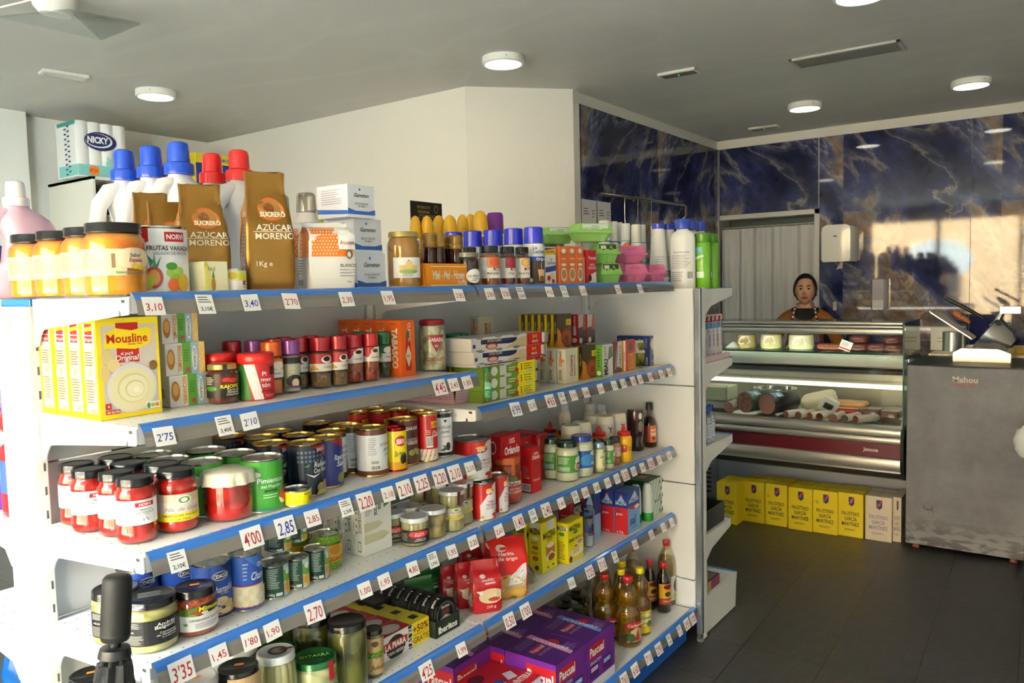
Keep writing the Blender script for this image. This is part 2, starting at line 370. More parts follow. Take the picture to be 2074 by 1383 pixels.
mb = MB(); FR = M('b9b8b4', .4)
for q in ((-.1, -.28, .1, -.262), (-.1, .262, .1, .28), (-.1, -.28, -.082, .28), (.082, -.28, .1, .28)): mb.box(q[0], q[1], -.012, q[2], q[3], 0, FR)
mb.build('frame', t)
mb = MB()
for i in range(9): mb.prism([(-.08+i*.0185, -.002), (-.074+i*.0185, -.002), (-.069+i*.0185, -.014), (-.075+i*.0185, -.014)], 1, -.262, .262, M('55534f', .5))
mb.build('louvre', t); mb = MB(); mb.box(-.082, -.262, -.003, .082, .262, -.001, M('222', .7)); mb.build('duct', t)
def emlight(x, y, rz, label, led=True, c='b4b2ae'):
    t = thing('emergency_light', label, 'emergency light', (x, y, H), rz)
    mb = MB(); mb.box(-.05, -.115, -.016, .05, .115, 0, M('e3e1dc', .4), .004); mb.build('casing', t)
    mb = MB(); mb.box(-.036, -.1, -.0185, .036, .1, -.0162, M(c, .25)); mb.build('lens', t)
    if led: mb = MB(); mb.ball((0, .0, -.019), .004, M('2fc46a', .4, emit=2), 6, 4); mb.build('indicator', t)
emlight(3.61, .515, .03, 'flat recessed ceiling fitting with a tiny green light, over the column corner', c='77756f')
emlight(1.39, 3.12, 1.4, 'pale flat rectangular ceiling fitting left of the first round light', False, 'd2d0cc')
emlight(5.6, .67, .03, 'faint flat ceiling fitting close to the marble corner', True, '8a8884')
t = thing('exit_sign_plate', 'clear glossy plate hanging under a white fitting at the upper left of the ceiling', 'sign')
a, b, c, d = (at(0, 36, 2, 2.66), at(140, 22, 2, 2.66), at(285, 50, 2, 2.66), at(205, 82, 2, 2.60))
mb = MB(); P4 = [a, b, c, d]; mb.rings([[p for p in P4], [p+Vector((0, 0, .008)) for p in P4]], GL('e9ecea', .1)); mb.build('plate', t, 0)
mb = MB(); q = at(110, 2, 2, 2.72); mb.lathe([(.0, -.06), (.04, -.055), (.055, -.03), (.06, .03)], M('f1f0ec', .35), 24, c=(q.x, q.y, 2.72), sx=1.5); mb.build('fitting', t)
mb = MB(); mb.tube([(a.x-.25, a.y+.05, 2.72), (a.x, a.y, 2.7), (q.x-.05, q.y, 2.72)], .004, M('f1f0ec', .4)); mb.build('cable', t)

# ================================================================== the gondola shelving
SH = .008   # shelf surface below the rail's top edge
Z1, ZL2, ZL3, Z3, Z4, ZR2, Z5 = 1.5396, 1.2962, 1.0534, .8391, .5504, 1.1882, .1563
YF5 = -.0946; XR = 2.3267; DB = .385
PW = M('f0efec', .35, 0, .3, 0, .03, 300); PG = M('d9dadd', .4)
def shelfmat():
    mt, t, n, o = nt('perforated_white_shelf'); b = bsdf(t, o, .3); L = t.links.new
    g = N(t, 'TexCoord'); sp = N(t, 'SeparateXYZ'); L(g.outputs['Object'], sp.inputs[0])
    def dist(src, per, off):
        a = N(t, 'Math', operation='ADD', i_1=50*per+off); L(src, a.inputs[0]); m_ = N(t, 'Math', operation='FLOORED_MODULO', i_1=per); L(a.outputs[0], m_.inputs[0])
        s_ = N(t, 'Math', operation='SUBTRACT', i_1=per/2); L(m_.outputs[0], s_.inputs[0]); return s_.outputs[0]
    dx = dist(sp.outputs[0], .025, 0); dy = dist(sp.outputs[1], .055, .0)
    cx = N(t, 'CombineXYZ'); L(dx, cx.inputs[0]); L(dy, cx.inputs[1]); ln = N(t, 'VectorMath', operation='LENGTH'); L(cx.outputs[0], ln.inputs[0])
    lt = N(t, 'Math', operation='LESS_THAN', i_1=.0022); L(ln.outputs['Value'], lt.inputs[0])
    x = N(t, 'MixRGB'); x.inputs[1].default_value = lin('ecebe8'); x.inputs[2].default_value = lin('77756f'); L(lt.outputs[0], x.inputs[0]); L(x.outputs[0], b.inputs[0]); return mt
PS = shelfmat()
RAILB = M('3672c4', .22, 0, .5); RAILG = M('8b8884', .12, .35, .6)
def rail(x0, x1, yf, z, parent):
    mb = MB(); pr = [(0, 0), (-.006, -.0015), (-.0125, -.0065), (-.0185, -.015), (-.022, -.0245), (-.0245, -.042), (-.0255, -.0425)]
    for i in range(len(pr)-1):
        (a, b), (c, d) = pr[i], pr[i+1]
        mb.add([(x0, yf+a, z+b), (x1, yf+a, z+b), (x1, yf+c, z+d), (x0, yf+c, z+d)], [(0, 3, 2, 1)], RAILB if i < 3 else RAILG)
    mb.add([(x0, yf-.001, z), (x1, yf-.001, z), (x1, yf-.001, z-.04), (x0, yf-.001, z-.04)], [(0, 1, 2, 3)], PG)
    mb.add([(x, yf+a, z+b) for x in (x1,) for a, b in pr]+[(x1, yf, z-.0425)], [tuple(range(len(pr)+1))], M('e8eaec', .2))
    return mb.build('price_rail', parent, 50)
RAILP = [(-.0135, -.008), (-.0262, -.042)]    # where the cards sit
def bracket(x, yf, yb, zs, parent, sgn=1):
    mb = MB(); D = yb-yf
    pl = [(yf, zs-.002), (yf-.001, zs-.03), (yf+.004, zs-.034), (yf+.028, zs-.036), (yf+.03, zs-.026), (yf+.036, zs-.026), (yf+.038, zs-.036), (yf+D*.86, zs-.064), (yf+D*.9, zs-.067), (yf+D*.935, zs-.08), (yf+D*.965, zs-.1), (yb, zs-.104), (yb, zs-.002)]
    mb.prism(pl, 0, x, x+.003, PW)
    for yy in (yf+.07, yf+.3): mb.box(x-.0006, yy, zs-.024, x, yy+.006, zs-.016, M('c9c9c9', .4))
    mb.box(x-.0006, yf+.012, zs-.012, x, yf+.024, zs-.006, M('444', .4)); return mb.build('bracket', parent, 30)
G = thing('gondola_shelving', 'long double-sided white metal gondola shelving with blue price rails, two bays facing the aisle', 'shelving')
def upright(x, parent, ya=.392, yb=.536):
    mb = MB(); mb.box(x-.014, ya, 0, x+.016, yb, 1.515, PW, .003)
    for i in range(26): mb.box(x+.005, ya-.0008, .12+i*.052, x+.009, ya, .138+i*.052, M('555', .6))
    if x < .5:
        for yy, z0, z1 in ((.46, 1.46, 1.49), (.474, 1.46, 1.49), (.463, 1.42, 1.44), (.475, 1.42, 1.44), (.466, 1.39, 1.4)): mb.box(x-.0146, yy, z0, x-.013, yy+.003, z1, M('8a8a8a', .5))
    return mb.build('upright', parent)
for x in (0, 1.0, XR-.005): upright(x, G)
for i, (x0, x1) in enumerate(((.016, .984), (1.016, XR-.02))):
    for z0, z1 in ((.12, .47), (.475, .82), (.825, 1.17), (1.175, 1.5)): mb = MB(); mb.box(x0, .415, z0, x1, .43, z1, PG, .003); mb.build('back_panel', G)
def shelf(x0, x1, z, yf=0, yb=DB, base=False, inb=.0):
    mb = MB(); mb.box(x0+.004, yf+.0005, z-SH-.028, x1-.004, yb, z-SH-.0008, PS, .002); s = mb.build('shelf', G)
    mb = MB(); 
    if not base:
        bracket(x0-.001, yf, yb, z-SH, s); bracket(x1-.002, yf, yb, z-SH, s)
    rail(x0+.003, x1-.002, yf, z, s); return s
for z in (Z1, ZL2, ZL3, Z3, Z4): shelf(.002, .998, z)
for z in (Z1, ZR2, Z3, Z4): shelf(1.004, XR, z)
shelf(.002, .998, Z5, YF5, base=True); shelf(1.004, XR, Z5, YF5, base=True)
mb = MB(); mb.box(.0, YF5+.03, 0, XR, YF5+.045, Z5-.036, M('1f5fc0', .35)); mb.build('plinth', G)
for z in (Z1, Z3+.19, Z3-.08, .4):   # far side of the gondola
    mb = MB(); mb.box(.004, .54, z-SH-.028, XR, .93, z-SH-.0008, PS, .002); s = mb.build('shelf', G)
    pl = [(.93, z-.01), (.93, z-.04), (.6, z-.075), (.57, z-.11), (.54, z-.11), (.54, z-.01)]; mb = MB(); mb.prism(pl, 0, -.002, .002, PW); mb.build('bracket', s)
    if z == Z1: mb = MB(); mb.box(.002, .40, z-SH-.02, XR, .54, z-SH-.0008, M('2a7fd0', .3)); mb.build('top_cap', G)
mb = MB(); mb.box(-.004, .535, 0, .02, .545, 1.5, PG); mb.build('back_panel', G)
# ------------------------------------------------------------------ the end unit standing across the gondola's far end
E_ = thing('end_shelving', 'white metal end-of-aisle shelving unit seen from behind its silver post', 'shelving')
XP = XR+.012
for z0, z1 in ((.14, .262), (.266, .677), (.681, 1.095), (1.099, 1.508)): mb = MB(); mb.box(XP, -.1, z0, XP+.016, .93, z1, M('e6e7e8', .3, 0, .3), .003); mb.build('back_panel', E_)
for y in (-.128, .93):
    mb = MB(); mb.box(XP+.004, y, .03, XP+.032, y+.026, 1.51, M('b8bec8', .25, .8), .004); mb.box(XP+.036, y+.002, .0, XP+.07, y+.026, 1.51, PW, .003)
    mb.box(XP+.006, y+.004, 0, XP+.03, y+.022, .13, M('777', .35, .7)); mb.lathe([(.016, 0), (.016, .012), (.008, .014), (.008, .04)], M('8a8a88', .4, .6), 12, c=(XP+.018, y+.012, 0)); mb.build('upright', E_)
for k, (z, xf) in enumerate(((1.503, 2.755), (1.185, 2.752), (.828, 2.75), (.44, 2.722), (.16, 2.8))):
    mb = MB(); mb.box(XP+.07, -.11, z-.03, xf, .92, z-.0008, PS, .002); s = mb.build('shelf', E_)
    if k < 4: pl = [(xf, z), (xf, z-.034), (XP+.16, z-.075), (XP+.1, z-.11), (XP+.07, z-.11), (XP+.07, z)]
    else: pl = [(xf, z+.004), (xf-.01, z-.05), (xf-.02, z-.155), (XP+.07, z-.155), (XP+.07, z+.004)]
    for y in (-.114, .92): mb = MB(); mb.prism(pl, 1, y, y+.004, PW); mb.build('bracket', s)
    mb = MB(); mb.box(xf, -.11, z-.03, xf+.012, .92, z+.003, M('4f86cc', .3)); mb.build('price_rail', s)
# ================================================================== product makers (native size in metres, front towards -Y)
def prof_at(prof):
    def f(z):
        for (r0, z0), (r1, z1) in zip(prof, prof[1:]):
            if z0 <= z <= z1 and z1 > z0: return r0+(r1-r0)*(z-z0)/(z1-z0)
        return prof[0][0]
    return f
def jar(name, r, h, lid, cont, lab=None, lz=(.25, .68), la=(-75, 75), nr=.86, lh=.017, sh=.76, lr=None, waist=None, flute=0, base='', lidtop=None, tint='f4faf8', fill=1.0, strap=None, lidm=None):
    lr = lr or r*nr*1.04; zt = h-lh
    def mk():
        t = thing(name)
        if waist: pr = [(r*.8, 0), (r*.97, .006), (r, .014), (r, h*.2), (r*waist, h*.27), (r*waist, h*.62), (r, h*.7), (r, sh*h), (r*nr, min(sh*h+.014, zt-.006)), (r*nr, zt+.004)]
        else: pr = [(r*.82, 0), (r*.96, .004), (r, .013), (r, sh*h), (r*.96, sh*h+(zt-sh*h)*.4), (r*nr, sh*h+(zt-sh*h)*.75), (r*nr, zt+.004)]
        MB().lathe(pr, GL(tint), 32, cap1=False).build('glass', t, 50)
        pf = prof_at(pr); ci = []; top = zt*fill
        for i in range(15): z = .004+(top-.006)*i/14; ci.append((max(pf(z)-.0026, .001), z))
        md = (lambda a, z: 1-.09*abs(math.sin(a*flute/2))**6) if flute else None
        MB().lathe(ci, cont, max(32, flute*6), mod=md).build('contents', t, 60)
        mb = MB(); lm = lidm or M(lid, .25, .3, .3)
        mb.lathe([(lr*.98, zt), (lr*1.02, zt+.001), (lr*1.02, zt+.003), (lr, zt+.004), (lr, h-.003), (lr*.97, h-.0005), (lr*.9, h), (lr*.87, h-.0012), (0, h-.0012)], lm, 36, cap1=False); mb.build('lid', t, 50)
        if lidtop: mb = MB(); mp, W, H = flat((-lr, -lr, h-.0008), (2*lr, 0, 0), (0, 2*lr, 0), (0, 0, 1)); mb.decal(lidtop, mp, W, H); mb.build('lid_print', t, 0)
        if strap: mb = MB(); a = math.radians(strap[1]); mp, W, H = flat((-.006, -lr*.5, h+.0006), (.012, 0, 0), (0, lr*.1, 0), (0, 0, 1)); mp2, W, H = cyl(lambda z: max(pf(min(z, zt-.001))*1.0, lr*1.01 if z > zt-.004 else 0)+.0008, zt-.03, h, strap[1]-8, strap[1]+8); mb.decal([('r', 0, 0, 1, 1, strap[0])], mp2, W, H, 3); mb.build('seal_strap', t, 0)
        if lab:
            mb = MB(); z0, z1 = h*lz[0], h*lz[1]; rr = r*waist if waist else r
            mp, W, H = cyl(rr+.0004, z0, z1, *la); mb.decal(lab, mp, W, H, max(6, int((la[1]-la[0])/9))); mb.build('label', t, 0)
        return t, r, h
    return mk
def can(name, r, h, lab, rim='c9c9c6', top='b9b9b6', la=(-180, 180), gold=False, tab=True, lz=(.03, .96)):
    def mk():
        t = thing(name); rm = M('c8a860' if gold else rim, .25, 1)
        mb = MB(); mb.lathe([(r*.95, .0), (r*1.015, .0005), (r*1.015, .003), (r*.99, .005), (r*.985, h*.33), (r*.985, h*.66), (r*.99, h-.005), (r*1.015, h-.003), (r*1.015, h-.0003), (r*.97, h), (r*.95, h-.004), (r*.75, h-.0045), (r*.72, h-.0035), (0, h-.0035)], rm, 36, cap1=False); mb.build('can_body', t, 40)
        if tab:
            mb = MB(); mb.box(-.006, -r*.62, h-.0035, .006, -r*.1, h-.0015, M('dadada', .3, 1)); mb.lathe([(.009, h-.0035), (.009, h-.0015), (.004, h-.001)], M('dadada', .3, 1), 12, c=(0, -r*.55, 0)); mb.build('ring_pull', t)
        mb = MB(); mp, W, H = cyl(r*.99, h*lz[0], h*lz[1], *la); mb.decal(lab, mp, W, H, 40 if la[1]-la[0] > 300 else 16, rough=.3); mb.build('label', t, 0)
        return t, r, h
    return mk
def bottle(name, prof, mat, cap=None, capc='fff', lab=None, lz=(.2, .6), la=(-70, 70), liquid=None, fill=.85, sx=1, sy=1, lab2=None, grip=None, extra=None, capname='cap'):
    r = max(p[0] for p in prof); h = max([p[1] for p in prof]+[p[1] for p in (cap or [])])
    def mk():
        t = thing(name)
        MB().lathe(prof, mat, 28, sx=sx, sy=sy, cap1=cap is None, mod=grip).build('bottle_body', t, 45)
        if liquid:
            pf = prof_at(prof); zt = max(p[1] for p in prof)*fill; MB().lathe([(max(pf(z)-.002, .002), z) for z in [.003+(zt-.003)*i/18 for i in range(19)]], liquid, 24, sx=sx, sy=sy, mod=grip).build('contents', t, 60)
        if cap: MB().lathe(cap, capc if not isinstance(capc, str) else M(capc, .3, 0, .2), 24).build(capname, t, 40)
        for L in [q for q in ((lab, lz, la) if lab else None, lab2) if q]:
            ops, z_, a_ = L; pf = prof_at(prof); mb = MB(); hh = max(p[1] for p in prof)
            mp0, W, H = cyl(lambda z: pf(z)+.0006, hh*z_[0], hh*z_[1], *a_)
            mp = (lambda u, v, e, m=mp0: (lambda p: (p[0]*sx, p[1]*sy, p[2]))(m(u, v, e))) if (sx, sy) != (1, 1) else mp0
            mb.decal(ops, mp, W, H, 16); mb.build('label', t, 0)
        if extra: extra(t)
        return t, r*sx, h
    return mk
def carton(name, w_, d, h, c, front=None, left=None, top=None, rough=.4, parts=None, right=None):
    """a printed box: origin at the front left bottom corner"""
    t = thing(name)
    mb = MB(); mb.box(0, 0, 0, w_, d, h, M(c, rough)); mb.build('box_body', t, 0)
    mb = MB()
    if front: mp, W, H = flat((0, 0, 0), (w_, 0, 0), (0, 0, h), (0, -1, 0)); mb.decal(front, mp, W, H)
    if left: mp, W, H = flat((0, d, 0), (0, -d, 0), (0, 0, h), (-1, 0, 0)); mb.decal(left, mp, W, H)
    if right: mp, W, H = flat((w_, 0, 0), (0, d, 0), (0, 0, h), (1, 0, 0)); mb.decal(right, mp, W, H)
    if top: mp, W, H = flat((0, 0, h), (w_, 0, 0), (0, d, 0), (0, 0, 1)); mb.decal(top, mp, W, H)
    if mb.v: mb.build('print', t, 0)
    if parts: parts(t)
    return t
def bag(name, w_, d, h, mat, front=None, left=None, seal=.12, lean=0, seed=1, flare=1.0, tp=.78):
    """a filled paper or foil bag, gusseted, pinched flat at the top"""
    def mk():
        rr = random.Random(seed); t = thing(name); rings = []; K = 16; n = 36; zs = h*(1-seal)
        def prm(v):
            if v < .06: k = .9+.1*v/.06; return w_*k, d*k
            if v < tp: b = 1+.05*math.sin((v-.06)/(tp-.06)*pi); return w_*b, d*b
            q = (v-tp)/(1-tp); q = q*q*(3-2*q); return w_*(1+(flare-1)*q), max(d*(1-q)*.98, .004)
        for i in range(K+1):
            v = i/K; W, D = prm(v); z = zs*v; ring = []
            for j in range(n):
                a = 2*pi*j/n; ca, sa = math.cos(a), math.sin(a); e = .35
                x = W/2*math.copysign(abs(sa)**e, sa); y = -D/2*math.copysign(abs(ca)**e, ca)
                nn = noise.noise(Vector((x*38+seed*3, y*38, z*30)))*.0085*min(v*3, .5+v)
                if abs(sa) > .8: x *= 1-.22*(1-abs(ca))*min(1, v*1.5)*(D/d if d else 1)
                ring.append((x*(1+nn*4), y-math.copysign(nn, ca) if abs(ca) > .3 else y, z+nn*.5+lean*0))
            rings.append(ring)
        top = [(w_*flare/2*math.copysign(abs(math.sin(2*pi*j/n))**.35, math.sin(2*pi*j/n)), -.002*math.copysign(1, math.cos(2*pi*j/n))+noise.noise(Vector((j*.7, seed, 0)))*.004, h+noise.noise(Vector((j*.5, 3, seed)))*.004) for j in range(n)]
        body = MB(); body.rings(rings+[top], mat); body.build('bag_body', t, 50)
        tr = BVHTree.FromPolygons([Vector(p) for p in body.v], body.f)
        def cast(o_, d_, e):
            p, n_, i_, ds = tr.ray_cast(o_, d_); return tuple((p if p else o_+d_*.3)-d_*(e+.0006))
        def fr(u, v, e): q = min(v*h/zs, 1); W, D = prm(q); return cast(Vector(((u-.5)*W*.95, -.3, min(v, .985)*h)), Vector((0, 1, 0)), e)
        def lf(u, v, e): q = min(v*h/zs, 1); W, D = prm(q); return cast(Vector((-.3, (.5-u)*D*.8, min(v, .985)*h)), Vector((1, 0, 0)), e)
        mb = MB()
        if front: mb.decal(front, fr, w_, h, 14, .0002, .45, 8)
        if left: mb.decal(left, lf, d, h, 6, .0002, .45, 8)
        if mb.v: mb.build('print', t, 0)
        return t, w_/2, h
    return mk
# ------------------------------------------------------------------ placing things on shelf levels
LV = dict(T=Z1, L2=ZL2, L3=ZL3, R2=ZR2, M=Z3, B=Z4, R5=Z5)
_k = {}; _last = None; ROUND = {}
def spawn(kind, label, cat, group):
    mk = KIND[kind]
    if kind not in _k:
        t, r, h = mk(); _k[kind] = (t, r, h); tag(t, label, cat, group); 
    else:
        t0, r, h = _k[kind]; t = dup(t0, label, group); t['category'] = cat
        if not group and 'group' in t: del t['group']
    return t, r, h
def R(kind, box, lev, label, cat, group=None, y=None, tw=.5, z=None, rot=None):
    """a round thing from its outline in the photo: (left, top, right, bottom) and the shelf it stands on; y gives its depth where the foot is hidden"""
    global _last
    xl, yt, xr, yb = box; t, r, h = spawn(kind, label, cat, group); zs = LV[lev]-SH if z is None else z; pc = (xl+xr)/2
    if y is None:
        p = at(pc, yb, 2, zs); d = dep(*p); rad = (xr-xl)/2*d/FPX; hd = Vector((p.x-CAM.x, p.y-CAM.y, 0)).normalized(); c = p+hd*rad; rad = (xr-xl)/2*dep(*c)/FPX; c = p+hd*rad
    else:
        c = Vector((SY(pc, y, zs), y, zs)); rad = (xr-xl)/2*dep(*c)/FPX; hd = Vector((c.x-CAM.x, c.y-CAM.y, 0)).normalized()
    top = min(HZ(c.x+s*hd.x*rad*.95, c.y+s*hd.y*rad*.95, yt) for s in (1, -1))
    s = rad/r; sz = (top-zs)/h; ROUND[t.name] = .008 if y is None else .035; return put(t, c, s, sz, tw, rot)
def put(t, c, s, sz, tw=.5, rot=None):
    global _last
    ROUND.setdefault(t.name, .05)
    t.location = c; t.scale = (s, s, sz); dx, dy = CAM.x-c.x, CAM.y-c.y
    t.rotation_euler = (0, 0, rot if rot is not None else (tw+.4)*math.atan2(dx, -dy)); _last = (t, c.copy(), s, sz, tw, rot); return t
def X(kind, dx, dy, label, cat, group=None, tw=None, dz=0):
    """one more of a kind, beside the last one placed"""
    t0, c, s, sz, w_, rot = _last; t, r, h = spawn(kind, label, cat, group)
    return put(t, c+Vector((dx, dy, dz)), s, sz, w_ if tw is None else tw, rot)
def Bx(name, px, lev, label, cat, group=None, c='fff', front=None, left=None, top=None, d=None, y=None, z=None, rz=0, parts=None, w_=None):
    """a carton from its near vertical edge in the photo: (left end, near edge, right end, foot, head)"""
    xl, xe, xr, yb, yt = px; zs = LV[lev]-SH if z is None else z
    if y is None: p = at(xe, yb, 2, zs)
    else: p = Vector((SY(xe, y, zs), y, zs))
    W = w_ or SY(xr, p.y, zs)-p.x; D = d if d else SX(xl, p.x, zs)-p.y; Hh = HZ(p.x, p.y, yt)-zs
    t = carton(name, W, D, Hh, c, front, left, top, parts=parts); t.location = p; t.rotation_euler = (0, 0, rz); tag(t, label, cat, group)
    t['_d'] = (W, D, Hh); return t
def again(t, dx, dy, dz, label, group=None):
    n = dup(t, label, group or t.get('group')); n.location = t.location+Vector((dx, dy, dz)); return n
ORD = ['first', 'second', 'third', 'fourth', 'fifth', 'sixth', 'seventh', 'eighth', 'ninth', 'tenth', 'eleventh', 'twelfth', 'thirteenth', 'fourteenth', 'fifteenth']
# ------------------------------------------------------------------ price cards on the rails
def tags(z, yf, where, lst):
    n = 0
    for i, (px, txt, c) in enumerate(lst):
        big = c.isupper(); c = c.lower(); col = {'r': 'b3202a', 'b': '2a2f9a', 'k': '4a4a4a', 'g': '8a8a88', 'p': '222222'}[c]
        (y0, z0), (y1, z1) = RAILP; yy = yf+(y0+y1)/2; zz = z+(z0+z1)/2
        x = SY(px, yy, zz); d = dep(x, yy, zz); hgt = .036 if not big else .043; wd = .040 if not big else .05
        if c == 'p': wd = .036; hgt = .04
        tilt = math.atan2(z0-z1, y0-y1); dn = Vector((0, y0-y1, z0-z1)).normalized(); nn = Vector((0, -dn.z, dn.y))
        t = thing('price_card', '', 'price card', (x, yy-.0052, zz-.002), group='price cards on the shelf rails')
        rz = R_.uniform(-.05, .05); ux = Vector((wd*math.cos(rz), dn.y*wd*math.sin(rz), dn.z*wd*math.sin(rz))); uy = dn*hgt
        mp, W, H = flat(-ux*.5-uy*.5, ux, uy, nn)
        mb = MB(); P = [mp(u, v, 0) for u, v in ((0, 0), (1, 0), (1, 1), (0, 1))]; Q = [mp(u, v, .0008) for u, v in ((0, 0), (1, 0), (1, 1), (0, 1))]; mb.rings([P, Q], M('f3f2f0', .5)); mb.build('card', t, 0)
        mb = MB()
        if c == 'p': mb.decal([('n', .12, .55, .9, .92, '555', 3), ('t', txt, .5, .26, .2, '222', .7)], mp, W, H, 1, .001); say = 'in print'
        else: mb.decal([('t', txt, .5, .45, .4 if not big else .62, col, .8, {'s': -.12 if i % 2 else .1, 'b': .004})], mp, W, H, 1, .001); say = {'r': 'in red', 'b': 'in blue', 'k': 'in black', 'g': 'faded'}[c]
        mb.build('price', t, 0)
        t['label'] = f'price card reading {txt} {say}, {ORD[i] if i < 15 else "sixteenth"} from left, {where}'
TL = [('near bay top rail', Z1, 0, [(308, '3,10', 'r'), (413, '3,10€', 'p'), (505, '3,40', 'b'), (586, "2'70", 'r'), (699, '2,30', 'r'), (783, '1,95', 'r'), (927, "2'85", 'r')]),
 ('far bay top rail', Z1, 0, [(989, "2'80", 'r'), (1021, "2'20", 'r'), (1052, '2,20€', 'p'), (1110, "4'65", 'r'), (1140, '4,15€', 'p'), (1178, '2,60', 'r'), (1249, "2'50", 'r'), (1294, "3'80", 'r')]),
 ('near bay second rail', ZL2, 0, [(330, "2'75", 'b'), (452, '3,40€', 'p'), (503, "2'10", 'b'), (888, "4'45", 'R'), (916, '2,45', 'r'), (943, '1,80', 'r')]),
 ('far bay second rail', ZR2, 0, [(1042, "6'99", 'B'), (1075, '2,10', 'r'), (1112, "4'65", 'R'), (1136, '2,50€', 'p'), (1159, '3,99', 'r'), (1184, '5,40', 'r'), (1214, "2'60", 'r'), (1242, "2'10", 'k'), (1260, '2,60', 'k'), (1280, '1,45', 'r'), (1294, '1,80', 'r'), (1315, "8'95", 'r'), (1337, '2,40', 'r'), (1353, '1,55', 'r')]),
 ('near bay third rail', ZL3, 0, [(357, '2,10€', 'p'), (507, "4'00", 'R'), (575, '2,85', 'B'), (630, '2,85', 'r'), (698, '2,30€', 'p'), (737, '2,20', 'R'), (783, '2,10', 'r'), (816, '2,10', 'R'), (851, '2,25', 'R'), (888, '2,20', 'R'), (918, '2,10', 'R'), (949, '2,10', 'r')]),
 ('near bay fourth rail', Z3, 0, [(365, "3'35", 'R'), (440, '1,45', 'r'), (505, "1'80", 'r'), (549, '1,90', 'r'), (634, '2,70', 'R'), (736, '1,00', 'r'), (776, '1,95', 'r'), (833, '4,80', 'r'), (874, '2,95€', 'p'), (912, '1,95', 'r'), (955, '2,25', 'r')]),
 ('far bay third rail', Z3, 0, [(1008, '2,60', 'r'), (1048, '1,40', 'R'), (1077, '2,50€', 'p'), (1104, '2,40', 'R'), (1134, '1,40', 'r'), (1163, '2,30€', 'p'), (1183, '2,80', 'r'), (1206, '2,80', 'k'), (1228, '1,95', 'r'), (1247, '1,75', 'g'), (1264, '1,50', 'R'), (1281, '2,50', 'r'), (1299, '1,40', 'r'), (1316, '2,90', 'R'), (1333, '2,10', 'r'), (1353, '2,45', 'r')]),
 ('near bay fifth rail', Z4, 0, [(861, "4'25", 'R'), (932, '1,99', 'r')]),
 ('far bay fourth rail', Z4, 0, [(1029, '0,50', 'R'), (1062, "1'00", 'R'), (1155, '4,85', 'g'), (1192, "2'25", 'R'), (1217, "3'10", 'R'), (1243, '2,10€', 'p'), (1284, '1,20', 'r'), (1317, '1,30', 'r'), (1341, '1,25', 'r'), (1358, '1,10', 'r')]),
 ('far bay bottom rail', Z5, YF5, [(1262, "7'65", 'R'), (1284, "6'60", 'R'), (1311, "7'10", 'R'), (1332, "2'95", 'R'), (1353, '1,99€', 'p'), (1374, '2,15€', 'p'), (1389, "0'95", 'R'), (1401, "1'00", 'R')])]
for wh, z, yf, l in TL: tags(z, yf, wh, l)
# ================================================================== what stands on the shelves
PEACH = CH('f59a12', 'f7b52e', 'd87408', 18, .2, .6); PEP = CH('c81d10', 'b01208', '7d0a06', 26, .2, .5); ARTI = CH('cdbf7a', 'b8a85c', '857636', 22, .3, .7)
CARR = CH('c9572a', 'b84a20', '9a3c1a', 130, .4, .6); OLIV = CH('8f8a34', '7d7a2c', '4c4a1a', 45, .25, .7); ONI = CH('dcd8b8', 'cfcaa2', '9c976c', 48, .25, .8)
BEAN = CH('7e7a34', '8f8a42', '3f3d16', 34, .3, .8, 3.2); MUSH = CH('c0a468', 'a98c4e', '6b5424', 40, .3, .8, 1.6); SPAR = CH('d6ca92', 'c9bc7e', 'a09254', 14, .3, .4, 6)
SPICE = CH('8a6a46', '78593a', '5c422a', 260, .8, .3); ORSP = M('e07a12', .8); REDSP = CH('a8341a', 'c9842e', '5a140a', 120, .7, .6); HERB = CH('5c6434', '4a522a', '2c3018', 160, .8, .5); CREAM = M('ded6ba', .4)
MAYO = M('eee7cc', .3); HONEY = M('b3791c', .12, 0, .4); JAMR = M('5c1214', .15, 0, .3); JAMO = M('a2521a', .15, 0, .3); JAMD = M('2a120e', .15, 0, .3)
GOLD = M('916a2c', .3, .65, 0, 0, .7, 9); SAUCE = M('a32a12', .3)
def piq(c='c8151b'): return [('r', 0, 0, 1, 1, 'f3f3f6'), ('r', .5, .72, .84, .9, c), ('t', 'NORVI', .67, .81, .1, 'fff', .3, {'b': .03}), ('t', 'PIMIENTO', .67, .6, .075, '666', .3), ('t', 'DEL PIQUILLO', .67, .49, .075, '666', .36), ('r', .6, .37, .74, .43, 'cfcfd4'), ('e', .63, .2, .02, .06, 'b9bac0'), ('e', .68, .27, .02, .06, 'b9bac0'), ('e', .71, .19, .02, .06, 'b9bac0'), ('n', .08, .35, .42, .92, 'e3a3a5', 9), ('t', '225 g', .2, .12, .09, '999')]
LID = [('n', .28, .38, .75, .68, '9a9a9a', 4)]; STK = [('p', [(.4, .52), (.62, .5), (.64, .62), (.42, .64)], 'f08a28')]
